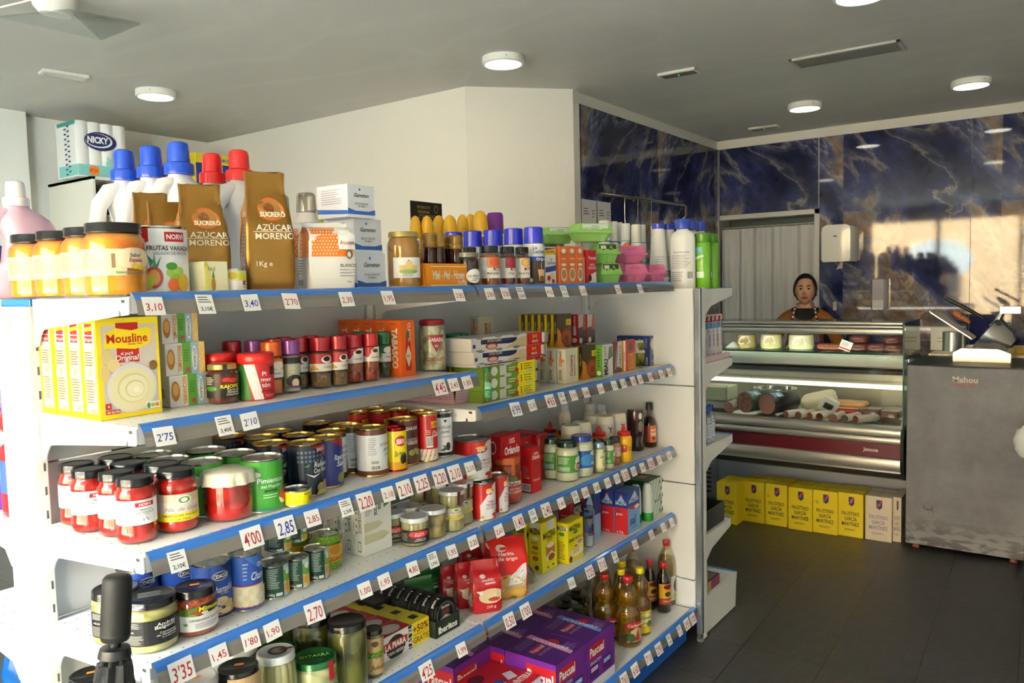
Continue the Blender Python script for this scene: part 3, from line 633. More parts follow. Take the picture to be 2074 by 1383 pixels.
KIND = dict(
 peach_jar=jar('jar', .055, .139, '17181a', PEACH, [('r', 0, .1, .62, .95, 'e9c79f'), ('e', .72, .66, .25, .34, 'efd9b4'), ('n', .06, .3, .4, .85, 'a8805a', 8), ('r', .46, .35, .5, .8, '8a6a4a'), ('t', 'Sabor', .73, .76, .12, '333e78', .36, {'s': .2}), ('t', 'España', .73, .6, .12, '9c2226', .36, {'s': .2}), ('e', .72, .4, .05, .09, 'e9c93c'), ('e', .79, .36, .05, .09, 'e0bb2c'), ('p', [(.5, .16), (.66, .2), (.5, .25)], '6f9a4a'), ('n', .6, .12, .95, .26, '9a8464', 2)], (.24, .66), (-82, 82), nr=.84, lh=.019, sh=.74),
 fruit_can=can('can', .0585, .134, [('r', 0, 0, 1, 1, 'f1f1f4'), ('r', .37, .8, .45, 1, 'c01c22'), ('p', [(.37, .8), (.41, .76), (.45, .8)], 'c01c22'), ('t', '5', .41, .9, .09, 'fff'), ('r', .53, .8, .65, .95, 'b8161e'), ('t', 'NORVI', .59, .875, .075, 'fff', .1, {'b': .03}), ('t', 'FRUTAS VARIADAS', .57, .7, .07, '444', .26, {'b': .02}), ('t', 'SALADA DE FRUTAS', .57, .62, .045, '888', .2), ('e', .47, .25, .045, .17, 'c3413c'), ('e', .47, .25, .03, .12, 'dca04a'), ('p', [(.455, .4), (.44, .6), (.47, .5)], '2f7d5c'), ('p', [(.465, .4), (.475, .62), (.485, .4)], '3f9470'), ('p', [(.475, .4), (.51, .58), (.49, .4)], '2f7d5c'), ('e', .42, .15, .035, .12, 'd9922e'), ('e', .44, .18, .028, .11, 'b9c94a'), ('e', .4, .3, .03, .07, '3e8a3a'), ('e', .56, .32, .03, .07, '9ac04a'), ('e', .6, .34, .03, .07, 'a8cc58'), ('e', .58, .24, .03, .07, '8ab43c'), ('e', .56, .42, .03, .06, '3f8a34'), ('e', .57, .13, .035, .1, 'd8682c'), ('e', .63, .16, .04, .14, 'd9b23a'), ('r', 0, 0, 1, .03, 'c9a53a')]),
 brown_sugar_bag=bag('sugar_bag', .106, .07, .272, GOLD, [('e', .56, .69, .3, .1, 'c9581e'), ('e', .56, .69, .27, .088, '9c7636'), ('e', .52, .7, .12, .045, '7d4418'), ('t', 'SUCRERÓ', .58, .645, .04, 'f4e6cf', .55, {'b': .03}), ('t', 'AZÚCAR', .58, .535, .05, 'f6ead6', .8), ('r', .15, .499, .95, .503, 'f6ead6'), ('t', 'MORENO', .58, .465, .05, 'f6ead6', .8), ('t', '1Kg e', .35, .24, .04, 'f6ead6')], [('e', .5, .7, .38, .09, 'c9581e'), ('e', .5, .7, .3, .07, '9c7636'), ('t', 'SUCRERÓ', .5, .65, .035, 'f4e6cf', .7), ('n', .15, .3, .8, .58, '7d5a26', 9), ('b', .5, .23, .95, .29)], flare=.8, seed=3, tp=.62),
 white_sugar_bag=bag('sugar_bag', .119, .085, .159, M('f0efec', .5), [('r', 0, .5, 1, .93, 'ee8420')]+[('e', .05+.06*i+(.03 if j % 2 else 0), .54+.045*j, .012, .011, 'f8f4ee') for i in range(9) for j in range(9)]+[('r', .58, .6, .95, .92, 'f4f2ee'), ('t', 'Azucarera', .77, .7, .06, 'a8283a', .32, {'s': .25}), ('e', .8, .53, .07, .07, '6a625c'), ('e', .8, .53, .04, .04, 'ddd8d0'), ('t', 'BLANCO', .78, .37, .045, '4a4a4a', .36, {'b': .02}), ('n', .6, .2, .95, .33, '999', 3), ('t', '1kg e', .8, .14, .03, '777')], [('r', 0, .5, 1, .93, 'ee8420')]+[('e', .1+.16*i, .54+.06*j, .03, .014, 'f8f4ee') for i in range(6) for j in range(6)]+[('n', .1, .25, .6, .47, '888', 6), ('b', .1, .08, .7, .18)], seal=.06, seed=5, flare=.97, tp=.9),
 honey_jar=jar('jar', .043, .148, 'c3ab5e', HONEY, [('r', 0, 0, 1, 1, 'f2f0ea'), ('r', .2, .3, .8, .62, 'd9bb74'), ('p', [(.4, .6), (.5, .9), (.62, .62)], '8a4a3a'), ('r', .42, .5, .62, .82, 'e2c684'), ('e', .5, .3, .3, .1, '8fae66'), ('n', .3, .05, .7, .2, '777', 3)], (.2, .55), (-50, 60), nr=.86, lh=.014, lidm=M('c9b268', .3, .8)),
 jam_jar=jar('jar', .0315, .117, '1c1a1c', JAMO, [('r', 0, 0, 1, 1, 'e9e4dc'), ('r', .3, .5, 1, 1, 'c98452'), ('e', .62, .78, .22, .2, 'd9552e'), ('r', .55, .38, .98, .52, 'a01c2c'), ('t', 'Helios', .76, .45, .1, 'fff', .4, {'b': .03}), ('t', 'Melocotón', .55, .24, .11, '444', .6), ('e', .2, .5, .1, .14, 'fff')], (.22, .72), (-70, 75), nr=.86, lh=.02, sh=.74, lidtop=None),
 jam_jar_red=jar('jar', .0315, .117, '1c1a1c', JAMR, [('r', 0, 0, 1, 1, 'e9e4dc'), ('r', .3, .5, 1, 1, '8a2a32'), ('e', .62, .78, .2, .2, 'a81c2a'), ('r', .55, .38, .98, .52, 'a01c2c'), ('t', 'Helios', .76, .45, .1, 'fff', .4, {'b': .03}), ('t', 'Fresa', .6, .24, .12, '444', .6)], (.22, .72), (-70, 75), nr=.86, lh=.02, sh=.74),
 jam_jar_orange=jar('jar', .0315, .117, '1c1a1c', M('74301a', .15, 0, .3), [('r', 0, 0, 1, 1, 'e9e4dc'), ('e', .6, .78, .26, .22, 'dc9a3a'), ('e', .6, .78, .2, .17, 'e9bb62'), ('r', .5, .38, .98, .52, 'a01c2c'), ('t', 'Helios', .74, .45, .1, 'fff', .42, {'b': .03}), ('t', 'Naranja Amarga', .55, .24, .1, '444', .7)], (.22, .72), (-70, 75), nr=.86, lh=.02, sh=.74),
 old_jam_jar=jar('jar', .036, .1, '8c8268', JAMD, [('e', .6, .45, .38, .42, 'f1efe8'), ('t', 'LA VIEJA F.', .6, .45, .14, '333', .6), ('n', .4, .15, .8, .32, '777', 2)], (.12, .6), (-40, 70), nr=.9, lh=.013, lidm=M('a39a7c', .3, .7)),
 cream_bottle=bottle('bottle', [(.03, 0), (.034, .004), (.034, .118), (.032, .13), (.029, .136)], M('e4e2d8', .3), [(.029, .134), (.032, .136), (.031, .184), (.028, .187), (0, .187)], '2a34c8', [('r', 0, 0, 1, 1, 'f0efe4'), ('r', 0, 0, 1, .6, '43291c'), ('r', 0, .58, 1, .7, '2b4a9c'), ('t', 'La', .42, .92, .09, '2b3f9c', .3), ('t', 'Lechera', .6, .82, .1, '2b3f9c', .5, {'s': .15}), ('t', 'Original', .66, .64, .07, 'fff', .5), ('p', [(.5, .38), (.8, .38), (.74, .1), (.56, .1)], 'd9b684'), ('r', .57, .1, .73, .22, '7a4a26'), ('r', .63, .38, .65, .56, 'f0e6c8'), ('e', .25, .12, .1, .06, 'efe9dc'), ('e', .25, .06, .03, .02, '2aa060')], (.03, .97), (-80, 85)),
 honey_bottle=bottle('bottle', [(.018, 0), (.021, .004), (.021, .03), (.017, .036), (.021, .044), (.021, .07), (.016, .08)], M('3a1a0c', .1, 0, .5), [(.019, .076), (.023, .078), (.023, .084), (.02, .087), (.022, .1), (.018, .104), (0, .104)], '8f6a1c', [('r', 0, 0, 1, 1, '2b1a10'), ('e', .5, .5, .3, .3, 'd8b23a')], (.1, .45), (-40, 40)),
 spray_can=bottle('spray_can', [(.027, 0), (.029, .003), (.029, .13), (.026, .14)], M('e9c81c', .25, .2), [(.029, .137), (.031, .139), (.0305, .165), (.026, .182), (.016, .193), (.004, .197), (0, .197)], 'f0b81c', [('r', 0, 0, 1, 1, 'e8cc22'), ('r', 0, .55, .4, 1, 'c41f22'), ('r', .45, .78, .75, .98, 'f3f1ea'), ('r', .52, .82, .68, .94, 'c22a2a'), ('n', .45, .1, .9, .7, '6a5a1c', 10)], (.02, .98), (-80, 80)),
 purple_spray=bottle('spray_can', [(.027, 0), (.03, .003), (.03, .13), (.027, .14)], M('a8a8ac', .3, .5), [(.03, .137), (.032, .139), (.031, .185), (.026, .192), (0, .193)], '7d2a9c', [('r', .1, .1, .9, .9, 'c9c6d0'), ('n', .2, .3, .8, .7, '777', 4)], (.05, .95)),
 hair_spray=bottle('spray_can', [(.023, 0), (.025, .003), (.025, .14), (.022, .152)], M('f1f0ec', .3), [(.023, .15), (.0235, .152), (.0225, .205), (.02, .209), (0, .209)], 'f0efea', [('r', 0, 0, 1, 1, '1c3c9c'), ('r', .2, .2, .8, .5, '3f66c8')], (.02, .98), (-175, 175)),
 teal_spray=bottle('spray_can', [(.023, 0), (.025, .003), (.025, .15), (.022, .16)], M('f1f0ec', .3), [(.022, .158), (.0235, .16), (.0225, .212), (.02, .215), (0, .215)], 'eeece4', [('r', 0, 0, 1, 1, '58c4b4'), ('t', 'elvir', .55, .8, .07, '2a8a86', .6, {'s': .3}), ('n', .3, .3, .7, .6, '8adcd0', 4)], (.02, .98), (-175, 175)),
 styling_spray=bottle('spray_can', [(.023, 0), (.025, .003), (.025, .15), (.022, .16)], M('f1f0ec', .3), [(.022, .158), (.0235, .16), (.0225, .208), (.02, .211), (0, .211)], 'e4e4e2', [('r', 0, 0, 1, 1, '49a6d0'), ('e', .55, .9, .2, .07, 'f08a3a'), ('t', 'Styling', .55, .78, .1, '1c3f8a', .6, {'s': .3})], (.02, .98), (-175, 175)),
 cone_bottle=bottle('bottle', [(.045, 0), (.048, .004), (.047, .06), (.03, .215), (.028, .235)], M('eceae6', .3), [(.029, .232), (.03, .234), (.03, .25), (.027, .253), (0, .253)], '2c3cae', [('r', .35, .1, .65, .3, '3c46a8'), ('n', .2, .35, .8, .55, 'b9b9c4', 5)], (.02, .98), (-60, 60)),
 white_shampoo=bottle('bottle', [(.052, 0), (.055, .006), (.055, .24), (.048, .262), (.026, .28), (.024, .286)], M('f0efec', .3), [(.025, .284), (.033, .287), (.033, .325), (.031, .33), (0, .33)], '2a48b8', [('t', 'REVLON FLEX', .5, .66, .035, '5a6c8c', .8), ('n', .15, .35, .85, .62, '9a9aa4', 9), ('n', .15, .1, .6, .3, '9a9aa4', 5), ('b', .66, .14, .88, .3)], (.04, .9), (-75, 75), sy=.62),
 green_shampoo=bottle('bottle', [(.038, 0), (.041, .005), (.041, .24), (.039, .246)], M('6cae1a', .2, 0, .3), [(.0395, .244), (.041, .248), (.038, .288), (.034, .292), (0, .292)], '4c8a1c', [('r', .08, .62, .6, .92, '5fae3a'), ('r', .1, .8, .5, .9, '6ab8e0'), ('p', [(.1, .62), (.6, .7), (.55, .74), (.1, .68)], 'e8f4d8'), ('r', .2, .22, .6, .36, 'd8eccc'), ('n', .15, .38, .6, .58, 'a8d46a', 7)], (.03, .97), (-70, 70), sy=.7),
)
def nk(**k): KIND.update(k)
C = 'glass jar'
R('peach_jar', (195, 450, 312, 597), 'T', 'black-lidded glass jar of peach halves, foremost of four on the top shelf', 'jar', 'peach jars', y=.07, tw=.55)
for i in range(3): X('peach_jar', 0, .118*(i+1)-(0 if not i else .118*i), f'black-lidded glass jar of peach halves, {ORD[i+1]} from the front', 'jar', 'peach jars')
R('fruit_can', (300, 458, 415, 590), 'T', 'big white tin of mixed fruit with a pineapple and grapes printed on it', 'can', y=.1, tw=.45)
R('brown_sugar_bag', (478, 340, 578, 583), 'T', 'tallest gold bag of brown sugar, nearest the orange-dotted sugar bags', 'sugar bag', 'gold brown sugar bags', y=.11, tw=.25)
R('brown_sugar_bag', (393, 371, 492, 580), 'T', 'gold bag of brown sugar next left of the tallest one, slumped top', 'sugar bag', 'gold brown sugar bags', y=.16, tw=.25)
R('brown_sugar_bag', (318, 402, 412, 580), 'T', 'low gold bag of brown sugar right behind the big fruit tin', 'sugar bag', 'gold brown sugar bags', y=.24, tw=.25)
R('brown_sugar_bag', (290, 384, 372, 580), 'T', 'rearmost gold bag of brown sugar, its top flap against the white jugs', 'sugar bag', 'gold brown sugar bags', y=.34, tw=.2)
def pine(t):
    mb = MB(); mb.lathe([(.027, .002), (.029, .003), (.0285, .05), (.029, .053), (.026, .054), (0, .052)], SILVER(), 28, c=(.085, .03, 0)); mb.build('can_body', t)
    mb = MB(); mp, W, H = cyl(.0287, .006, .049, -80, 80); mb.decal([('r', 0, 0, 1, 1, 'eeeeea'), ('r', .1, .5, .9, .98, 'dcd89a'), ('e', .3, .75, .12, .18, 'c9b23a'), ('e', .6, .72, .2, .2, 'd8d84a'), ('r', .58, .3, .95, .5, 'b81c2c'), ('t', 'Helios', .76, .4, .12, 'fff', .3, {'b': .03}), ('t', 'Piña en su', .72, .2, .09, '888', .4)], lambda u, v, e: tuple(Vector(mp(u, v, e))+Vector((.085, .03, 0))), W, H, 16); mb.build('label', t, 0)
Bx('pineapple_pack', (413, 416, 505, 585, 529), 'T', 'small pale yellow three-can pineapple pack in front of the gold sugar bags', 'can pack', None, 'e9e6c4', [('e', .05, .5, .2, .5, 'd8d23c'), ('e', .1, .45, .16, .4, 'e6e07a'), ('t', 'Pack x3', .3, .78, .13, '7a6a3a', .3), ('e', .36, .3, .09, .22, 'b8862c'), ('p', [(.3, .5), (.36, .75), (.42, .5)], '4a8a3a')], y=.04, d=.06, w_=.055, parts=pine)
R('white_sugar_bag', (606, 447, 706, 580), 'T', 'orange-dotted white paper bag of sugar, foremost of the two', 'sugar bag', 'white sugar bags', y=.08, tw=.12)
R('white_sugar_bag', (562, 449, 650, 580), 'T', 'orange-dotted white paper bag of sugar, half hidden beside the tall gold bag', 'sugar bag', 'white sugar bags', y=.2, tw=.12)
gf = [('r', 0, .08, 1, .2, '2a5fb4'), ('p', [(0, .28), (.5, .14), (1, .26), (1, .1), (0, .1)], '2f66bc'), ('r', 0, 0, 1, .09, 'eceef4'), ('t', 'Gameten', .5, .68, .12, '333', .55, {'s': .3}), ('e', .44, .85, .03, .04, '2a5fb4'), ('t', 'EDULCORANTE', .5, .42, .055, '777', .55), ('t', 'DE MESA', .5, .34, .055, '777', .4)]
gl = [('p', [(0, .3), (1, .2), (1, .08), (0, .16)], '2f66bc'), ('n', .15, .4, .85, .88, 'a9abc0', 7)]
z_ = Z1-SH
for i, (px, lb) in enumerate((((680, 725, 783, 578, 511), 'bottom'), ((672, 718, 774, 511, 441), 'middle'), ((659, 705, 760, 441, 371), 'top'))):
    t = Bx('sweetener_box', px, 'T', f'white and blue sweetener box, {lb} one of the stack of three', 'box', 'sweetener boxes', 'e4e6f0', gf, gl, y=(.1, .115, .1)[i], z=z_, d=.115); z_ += t['_d'][2]
R('honey_jar', (776, 467, 843, 578), 'T', 'jar of thick golden honey with a gold lid and farmhouse label', 'jar', y=.08, tw=.35)
def tray(name, w_, d, h, c, front, left, label, p, hb=None):
    t = thing(name, label, 'tray', p); mt = M(c, .5); mb = MB(); k = .002; hb = hb or h
    mb.box(0, 0, 0, w_, d, k, mt); mb.box(0, 0, 0, w_, k, h, mt); mb.box(0, d-k, 0, w_, d, hb, mt)
    for x in (0, w_-k): mb.prism([(0, 0), (d, 0), (d, hb), (d*.45, h), (0, h)], 0, x, x+k, mt)
    mb.build('tray_body', t, 0); mb = MB(); mp, W, H = flat((0, 0, 0), (w_, 0, 0), (0, 0, h), (0, -1, 0)); mb.decal(front, mp, W, H)
    if left: mp, W, H = flat((0, d, 0), (0, -d, 0), (0, 0, h), (-1, 0, 0)); mb.decal(left, mp, W, H)
    mb.build('print', t, 0); return t
zT = Z1-SH; x0 = SY(862, .04, zT); x1 = SY(949, .04, zT); hT = HZ(x0, .04, 533)-zT
tray('honey_display_tray', x1-x0, .13, hT, 'e08a1c', [('r', .12, .12, .96, .16, 'f6d9a4'), ('r', .12, .86, .96, .9, 'f6d9a4'), ('t', 'Miel - Mel - Honey', .54, .55, .34, 'fdf3dd', .74, {'b': .02}), ('t', '12x30g', .84, .26, .14, 'fdf3dd')], None, 'open orange cardboard tray of little honey bottles', (x0, .04, zT), hT*1.25)
for i, (px, yy) in enumerate(((872, .075), (890, .075), (880, .13), (900, .13), (917, .12), (925, .08))):
    R('honey_bottle', (px-13, 471 if i < 2 else 476, px+13, 560), 'T', 'little amber-capped honey bottle in the orange tray, '+('left front one', 'tall one right front', 'left rear one', 'second rear one', 'rear one under the sprays', 'lying low at the right end')[i], 'bottle', 'honey bottles', y=yy, z=zT+.0025)
for i, (a, b, tp, yy) in enumerate(((835, 857, 436, .62), (856, 881, 436, .6), (880, 906, 435, .66), (902, 929, 434, .6), (929, 952, 433, .68), (946, 968, 432, .74), (961, 991, 425, .6))):
    R('spray_can', (a, tp, b, 580), 'T', f'yellow-capped insect spray can, {ORD[i]} from the left behind the honey and jam', 'spray can', 'yellow spray cans', y=yy)
R('purple_spray', (990, 429, 1022, 580), 'T', 'spray can with a rounded purple cap beside the yellow ones', 'spray can', y=.62)
t = thing('advert_card', 'black advertising card with gold lettering standing behind the yellow sprays', 'sign', (SY(868, .86, Z1), .86, zT)); mb = MB(); x0 = SY(836, .86, 1.6)-t.location.x; x1 = SY(899, .86, 1.6)-t.location.x; hh = HZ(t.location.x, .86, 409)-zT
mb.box(x0, 0, 0, x1, .004, hh, M('141312', .4)); mb.build('board', t, 0); mb = MB(); mp, W, H = flat((x0, 0, hh-.12), (x1-x0, 0, 0), (0, 0, .12), (0, -1, 0))
mb.decal([('t', 'PRODUCTO', .4, .8, .1, 'b99a54', .4), ('t', 'ORIGINAL', .4, .64, .1, 'b99a54', .4), ('e', .8, .76, .07, .14, '8a7440'), ('e', .8, .76, .05, .1, '141312'), ('r', .25, .4, .82, .54, 'a8894a'), ('r', .27, .42, .8, .52, '141312'), ('t', 'MADE IN SPAIN', .53, .47, .06, 'b99a54', .48)], mp, W, H); mb.build('print', t, 0)
R('old_jam_jar', (923, 511, 972, 578), 'T', 'squat dark jam jar with oval cream label beside the orange tray', 'jar', y=.06, tw=.4)
R('jam_jar', (908, 503, 938, 578), 'T', 'black-lidded jam jar hidden behind the orange tray corner', 'jar', 'jam jars', y=.14); R('jam_jar', (938, 500, 968, 578), 'T', 'black-lidded jam jar directly behind the squat dark jar', 'jar', 'jam jars', y=.15)
R('jam_jar', (971, 497, 1013, 575), 'T', 'peach jam jar with black lid, between the squat jar and the strawberry jam', 'jar', 'jam jars', y=.06, tw=.35)
R('jam_jar_red', (1012, 499, 1045, 575), 'T', 'strawberry jam jar with black lid', 'jar', 'jam jars', y=.06, tw=.35); R('jam_jar_orange', (1043, 500, 1074, 575), 'T', 'orange marmalade jar with black lid and orange slice label', 'jar', 'jam jars', y=.06, tw=.35)
R('cream_bottle', (1064, 459, 1106, 572), 'T', 'condensed milk bottle with blue cap, foremost of its row, iced coffee on the label', 'bottle', 'condensed milk bottles', y=.07, tw=.3)
for i in range(4): X('cream_bottle', -.012, .078, f'condensed milk bottle with blue cap, {ORD[i+1]} from the front of its row', 'bottle', 'condensed milk bottles')
Bx('condensed_milk_pack', (1102, 1105, 1127, 573, 500), 'T', 'slim white condensed milk pack with yellow saving flash and strawberries', 'box', None, 'f0ece2', [('r', 0, .82, 1, .98, '2b3fa8'), ('p', [(0, .78), (1, .84), (1, .97), (0, .92)], 'f2d21c'), ('t', 'AHORRO', .5, .88, .07, 'b01c22', .9, {'b': .03}), ('t', 'La', .55, .7, .08, '2b3f9c'), ('t', 'Lechera', .55, .6, .09, '2b3f9c', .8, {'s': .2}), ('p', [(0, .48), (1, .54), (1, .4), (0, .34)], '2b4a9c'), ('e', .3, .2, .16, .07, 'c8281e'), ('e', .7, .12, .14, .06, 'c8281e'), ('e', .6, .26, .2, .08, 'e8d9b8')], y=.05, d=.05)
of = [('e', .5, .88, .25, .06, 'f6efe6'), ('t', 'AVENA', .5, .68, .05, 'fbe6d4', .7), ('r', .25, .5, .75, .56, 'f6efe6'), ('e', .5, .28, .36, .18, 'e6ded2'), ('e', .5, .29, .28, .12, 'b98a50'), ('r', 0, 0, 1, .05, 'e9ddd0')]
for i, (a, b) in enumerate(((1134, 1151), (1151, 1168), (1168, 1183))):
    Bx('oat_carton', (a-6, a, b, 573, 498), 'T', f'orange oat drink carton, {ORD[i]} from the left of three', 'carton', 'oat drink cartons', 'e07238', of, [('n', .2, .3, .8, .8, 'f0a87a', 9)], y=.05, d=.06)
Bx('cream_carton', (1182, 1191, 1209, 573, 506), 'T', 'small red and white cream carton between the oat drinks and green egg boxes', 'carton', None, 'c01c2a', [('t', 'Pascual', .5, .78, .1, 'fff', .85), ('t', 'NATA', .5, .58, .07, 'fff'), ('t', 'MONTAR', .5, .49, .07, 'fff', .8), ('p', [(.1, .05), (.95, .05), (.9, .38), (.3, .3)], 'e9e4dc'), ('e', .22, .2, .18, .1, '222838')], [('r', .3, 0, .75, .8, 'e9e4e0')], y=.05, d=.05)
def eggbox(c, w_=.15, lab=None, clear=False):
    def mk():
        d, h = .105, .08; t = thing('egg_box'); mt = M(c, .9, 0, 0, 0, .4, 120); k = max(1, round(w_/.05))
        mb = MB(); n = k*12
        def ring(z, sc, amp):
            P = []
            for j in range(n):
                u = 4*j/n; q = u % 1; sd = int(u)
                if sd == 0: x, y, s_ = -w_/2+w_*q, -d/2, k
                elif sd == 1: x, y, s_ = w_/2, -d/2+d*q, 2
                elif sd == 2: x, y, s_ = w_/2-w_*q, d/2, k
                else: x, y, s_ = -w_/2, d/2-d*q, 2
                dent = amp*(abs(math.cos(pi*q*s_))**3)
                L = max(abs(x), abs(y), .01); P.append((x*sc*(1-dent*.3), y*sc*(1-dent*.3), z))
            return P
        mb.rings([ring(0, .74, .55), ring(.004, .8, .55), ring(.034, .96, .35), ring(.037, 1, 0)], mt); mb.build('base', t, 60)
        mb = MB(); m2 = GL('e8ece8', .25) if clear else mt
        mb.rings([ring(.038, 1.02, 0), ring(.046, 1.02, 0), ring(.047, .98, 0), ring(h-.008, .84, .04), ring(h, .76, .04)], m2); mb.build('lid', t, 50)
        mb = MB(); mp, W, H = flat((-w_*.36, -d*.36, h+.0005), (w_*.72, 0, 0), (0, d*.72, 0), (0, 0, 1))
        if lab: mb.decal(lab, mp, W, H); mp, W, H = flat((-w_*.36, -d*.475, h-.03), (w_*.72, 0, 0), (0, d*.07, .028), (0, -1, .4)); mb.decal(lab, mp, W, H); mb.build('label', t, 0)
        return t, w_/2, h
    return mk
GLb = [('r', 0, .1, 1, .95, 'c9d8cc'), ('t', 'HUEVOS', .5, .6, .22, '4a6a7a', .8), ('n', .1, .2, .9, .45, '7a8a8a', 3)]; GLd = [('r', 0, .1, 1, .95, '2f3a24'), ('r', .08, .3, .4, .8, 'c9d4c0'), ('t', 'XL', .7, .55, .4, 'b9d85a', .4)]
nk(green_eggs=eggbox('8fc46c', .16, GLb), green_eggs_dark=eggbox('84bc60', .15, GLd), pink_eggs=eggbox('d2709a', .15, [('n', .15, .3, .85, .8, 'b03a5a', 3)]), grey_eggs=eggbox('a39a8c', .1, [('r', 0, .1, 1, .9, 'b9a088')], False), clear_eggs=eggbox('b8b4a4', .08, None, True))
def egg(kind, box, y, k, lb, tw=.1):
    return R(kind, box, 'T', lb, 'egg box', 'egg boxes on the top shelf', y=y, z=Z1-SH+k*.0815, tw=tw)
egg('green_eggs_dark', (1205, 533, 1255, 575), .08, 0, 'green egg box with dark label, bottom of the green stack'); egg('green_eggs_dark', (1196, 493, 1250, 535), .09, 1, 'green egg box with dark label, second up in the green stack')
egg('green_eggs', (1154, 451, 1235, 497), .12, 2, 'large green egg box with pale label, topmost of the green stack'); egg('green_eggs', (1092, 459, 1160, 498), .26, 2, 'green egg box with pale label behind the orange cartons')
egg('green_eggs', (1094, 500, 1158, 538), .28, 1, 'green egg box hidden under the one behind the orange cartons'); egg('green_eggs', (1096, 540, 1160, 575), .29, 0, 'lowest hidden green egg box behind the orange cartons')
egg('pink_eggs', (1250, 535, 1307, 575), .08, 0, 'pink egg box in the bottom row, beside the green stack'); egg('pink_eggs', (1243, 497, 1304, 536), .1, 1, 'pink egg box lying on the other two pink ones'); egg('pink_eggs', (1304, 536, 1345, 575), .08, 0, 'pink egg box at the shelf end')
egg('grey_eggs', (1300, 530, 1342, 555), .22, 0, 'grey cardboard egg box behind the end pink one'); egg('grey_eggs', (1302, 506, 1338, 530), .22, 1, 'grey cardboard egg box, upper one behind the pink boxes'); egg('clear_eggs', (1337, 548, 1354, 575), .05, 0, 'clear plastic egg box at the very end of the shelf')
def RX(kind, box, x, label, cat, group=None, z=1.503, tw=.3):
    zc = z; yy = SX((box[0]+box[2])/2, x, zc); return R(kind, box, 'T', label, cat, group, y=yy, z=z, tw=tw)
for i, (a, b) in enumerate(((1214, 1239), (1236, 1254), (1250, 1264))): RX('hair_spray', (a, 446+i*2, b, 580), 2.5+.06*i, f'blue hair spray with tall white cap, {ORD[i]} from the left behind the egg boxes', 'spray can', 'blue hair sprays')
RX('styling_spray', (1259, 452, 1279, 580), 2.46, 'light blue styling spray with an orange flash, between blue and teal cans', 'spray can')
for i, (a, b) in enumerate(((1279, 1300), (1294, 1310), (1304, 1317), (1312, 1324))): RX('teal_spray', (a, 454+i, b, 580), 2.46+.06*i, f'teal hair spray with white cap, {ORD[i]} from the left', 'spray can', 'teal hair sprays')
RX('cone_bottle', (1315, 451, 1356, 578), 2.46, 'white cone-shaped bottle with flat blue cap, nearer one on the end unit', 'bottle', 'cone bottles'); X('cone_bottle', .1, .02, 'white cone-shaped bottle with flat blue cap, second on the end unit', 'bottle', 'cone bottles')
RX('white_shampoo', (1352, 443, 1402, 580), 2.47, 'big white shampoo bottle with blue cap, foremost on the end unit', 'bottle', 'white shampoo bottles'); _last = _last[:5]+(-1.35,); _last[0].rotation_euler.z = -1.35
for i in range(3): X('white_shampoo', .077, .01, f'white shampoo bottle with blue cap, {ORD[i+1]} in line from the foremost', 'bottle', 'white shampoo bottles')
RX('green_shampoo', (1420, 471, 1453, 579), 2.55, 'bright green shampoo bottle, nearer of the two', 'bottle', 'green shampoo bottles'); _last = _last[:5]+(-1.3,); _last[0].rotation_euler.z = -1.3
X('green_shampoo', .062, -.008, 'bright green shampoo bottle, farther of the two', 'bottle', 'green shampoo bottles')
# jugs on the far side of the top shelf
def jug(c, cc, lab=None, w_=.09):
    def mk():
        t = thing('jug'); mt = M(c, .3); mb = MB(); rg = []; n = 28
        for z, l, r_, dpt in ((0, .8, .8, .8), (.006, .95, .95, .95), (.03, 1, 1, 1), (.07, .85, 1, 1), (.1, .45, 1, 1), (.16, .36, 1, 1), (.195, .5, .97, .96), (.215, .5, .84, .84), (.23, .42, .62, .66), (.242, .33, .38, .48), (.253, .3, .3, .4)):
            rg.append([((r_ if math.sin(a) > 0 else l)*w_*math.sin(a), -dpt*.046*math.cos(a), z) for a in (2*pi*j/n for j in range(n))])
        mb.rings(rg, mt); mb.build('jug_body', t, 60)
        mb = MB(); P = [(-.2*w_, 0, .228), (-.5*w_, 0, .222), (-.78*w_, 0, .195), (-.9*w_, 0, .15), (-.92*w_, 0, .1), (-.9*w_, 0, .05), (-.75*w_, 0, .03)]; mb.tube(P, [.02, .021, .019, .017, .017, .02, .024], mt, 12); mb.build('handle', t, 60)
        MB().lathe([(.033, .25), (.0355, .251), (.0355, .27), (.034, .273), (.0265, .276), (.0255, .308), (.023, .315), (.017, .318), (0, .318)], M(cc, .2, 0, .3), 28, mod=lambda a, z: 1+.01*math.cos(a*24)).build('cap', t, 40)
        if lab: mb = MB(); mp, W, H = flat((-.25*w_, -.048, .05), (1.1*w_, 0, 0), (0, 0, .13), (0, -1, 0)); mb.decal(lab, lambda u, v, e: (lambda p: (p[0], -.046*math.sqrt(max(.05, 1-(p[0]/w_)**2))*(1 if v < .85 else .97)-.0015-e, p[2]))(mp(u, v, e)), W, H, 10); mb.build('label', t, 0)
        return t, w_, .318
    return mk
nk(white_jug=jug('f2f2f4', '1c48c0'), red_jug=jug('f0eff0', 'e02020'), pink_jug=jug('e2bcd4', 'efe9ee', [('e', .5, .5, .5, .5, 'e6c9dc'), ('t', 'Perlan', .5, .86, .09, '4a2a6a', .5), ('n', .2, .62, .8, .78, '8a5aa0', 3), ('p', [(.3, .48), (.42, .36), (.3, .24), (.18, .36)], 'c0392b'), ('p', [(.3, .45), (.39, .36), (.3, .27), (.21, .36)], 'f6f2ee'), ('n', .45, .15, .95, .5, '8a6aa8', 7), ('r', 0, .02, .6, .1, '3a2a7a')], w_=.11))
R('white_jug', (303, 275, 450, 580), 'T', 'white detergent jug with blue cap, nearest of three behind the sugar bags', 'jug', 'white jugs with blue caps', y=.605, rot=0)
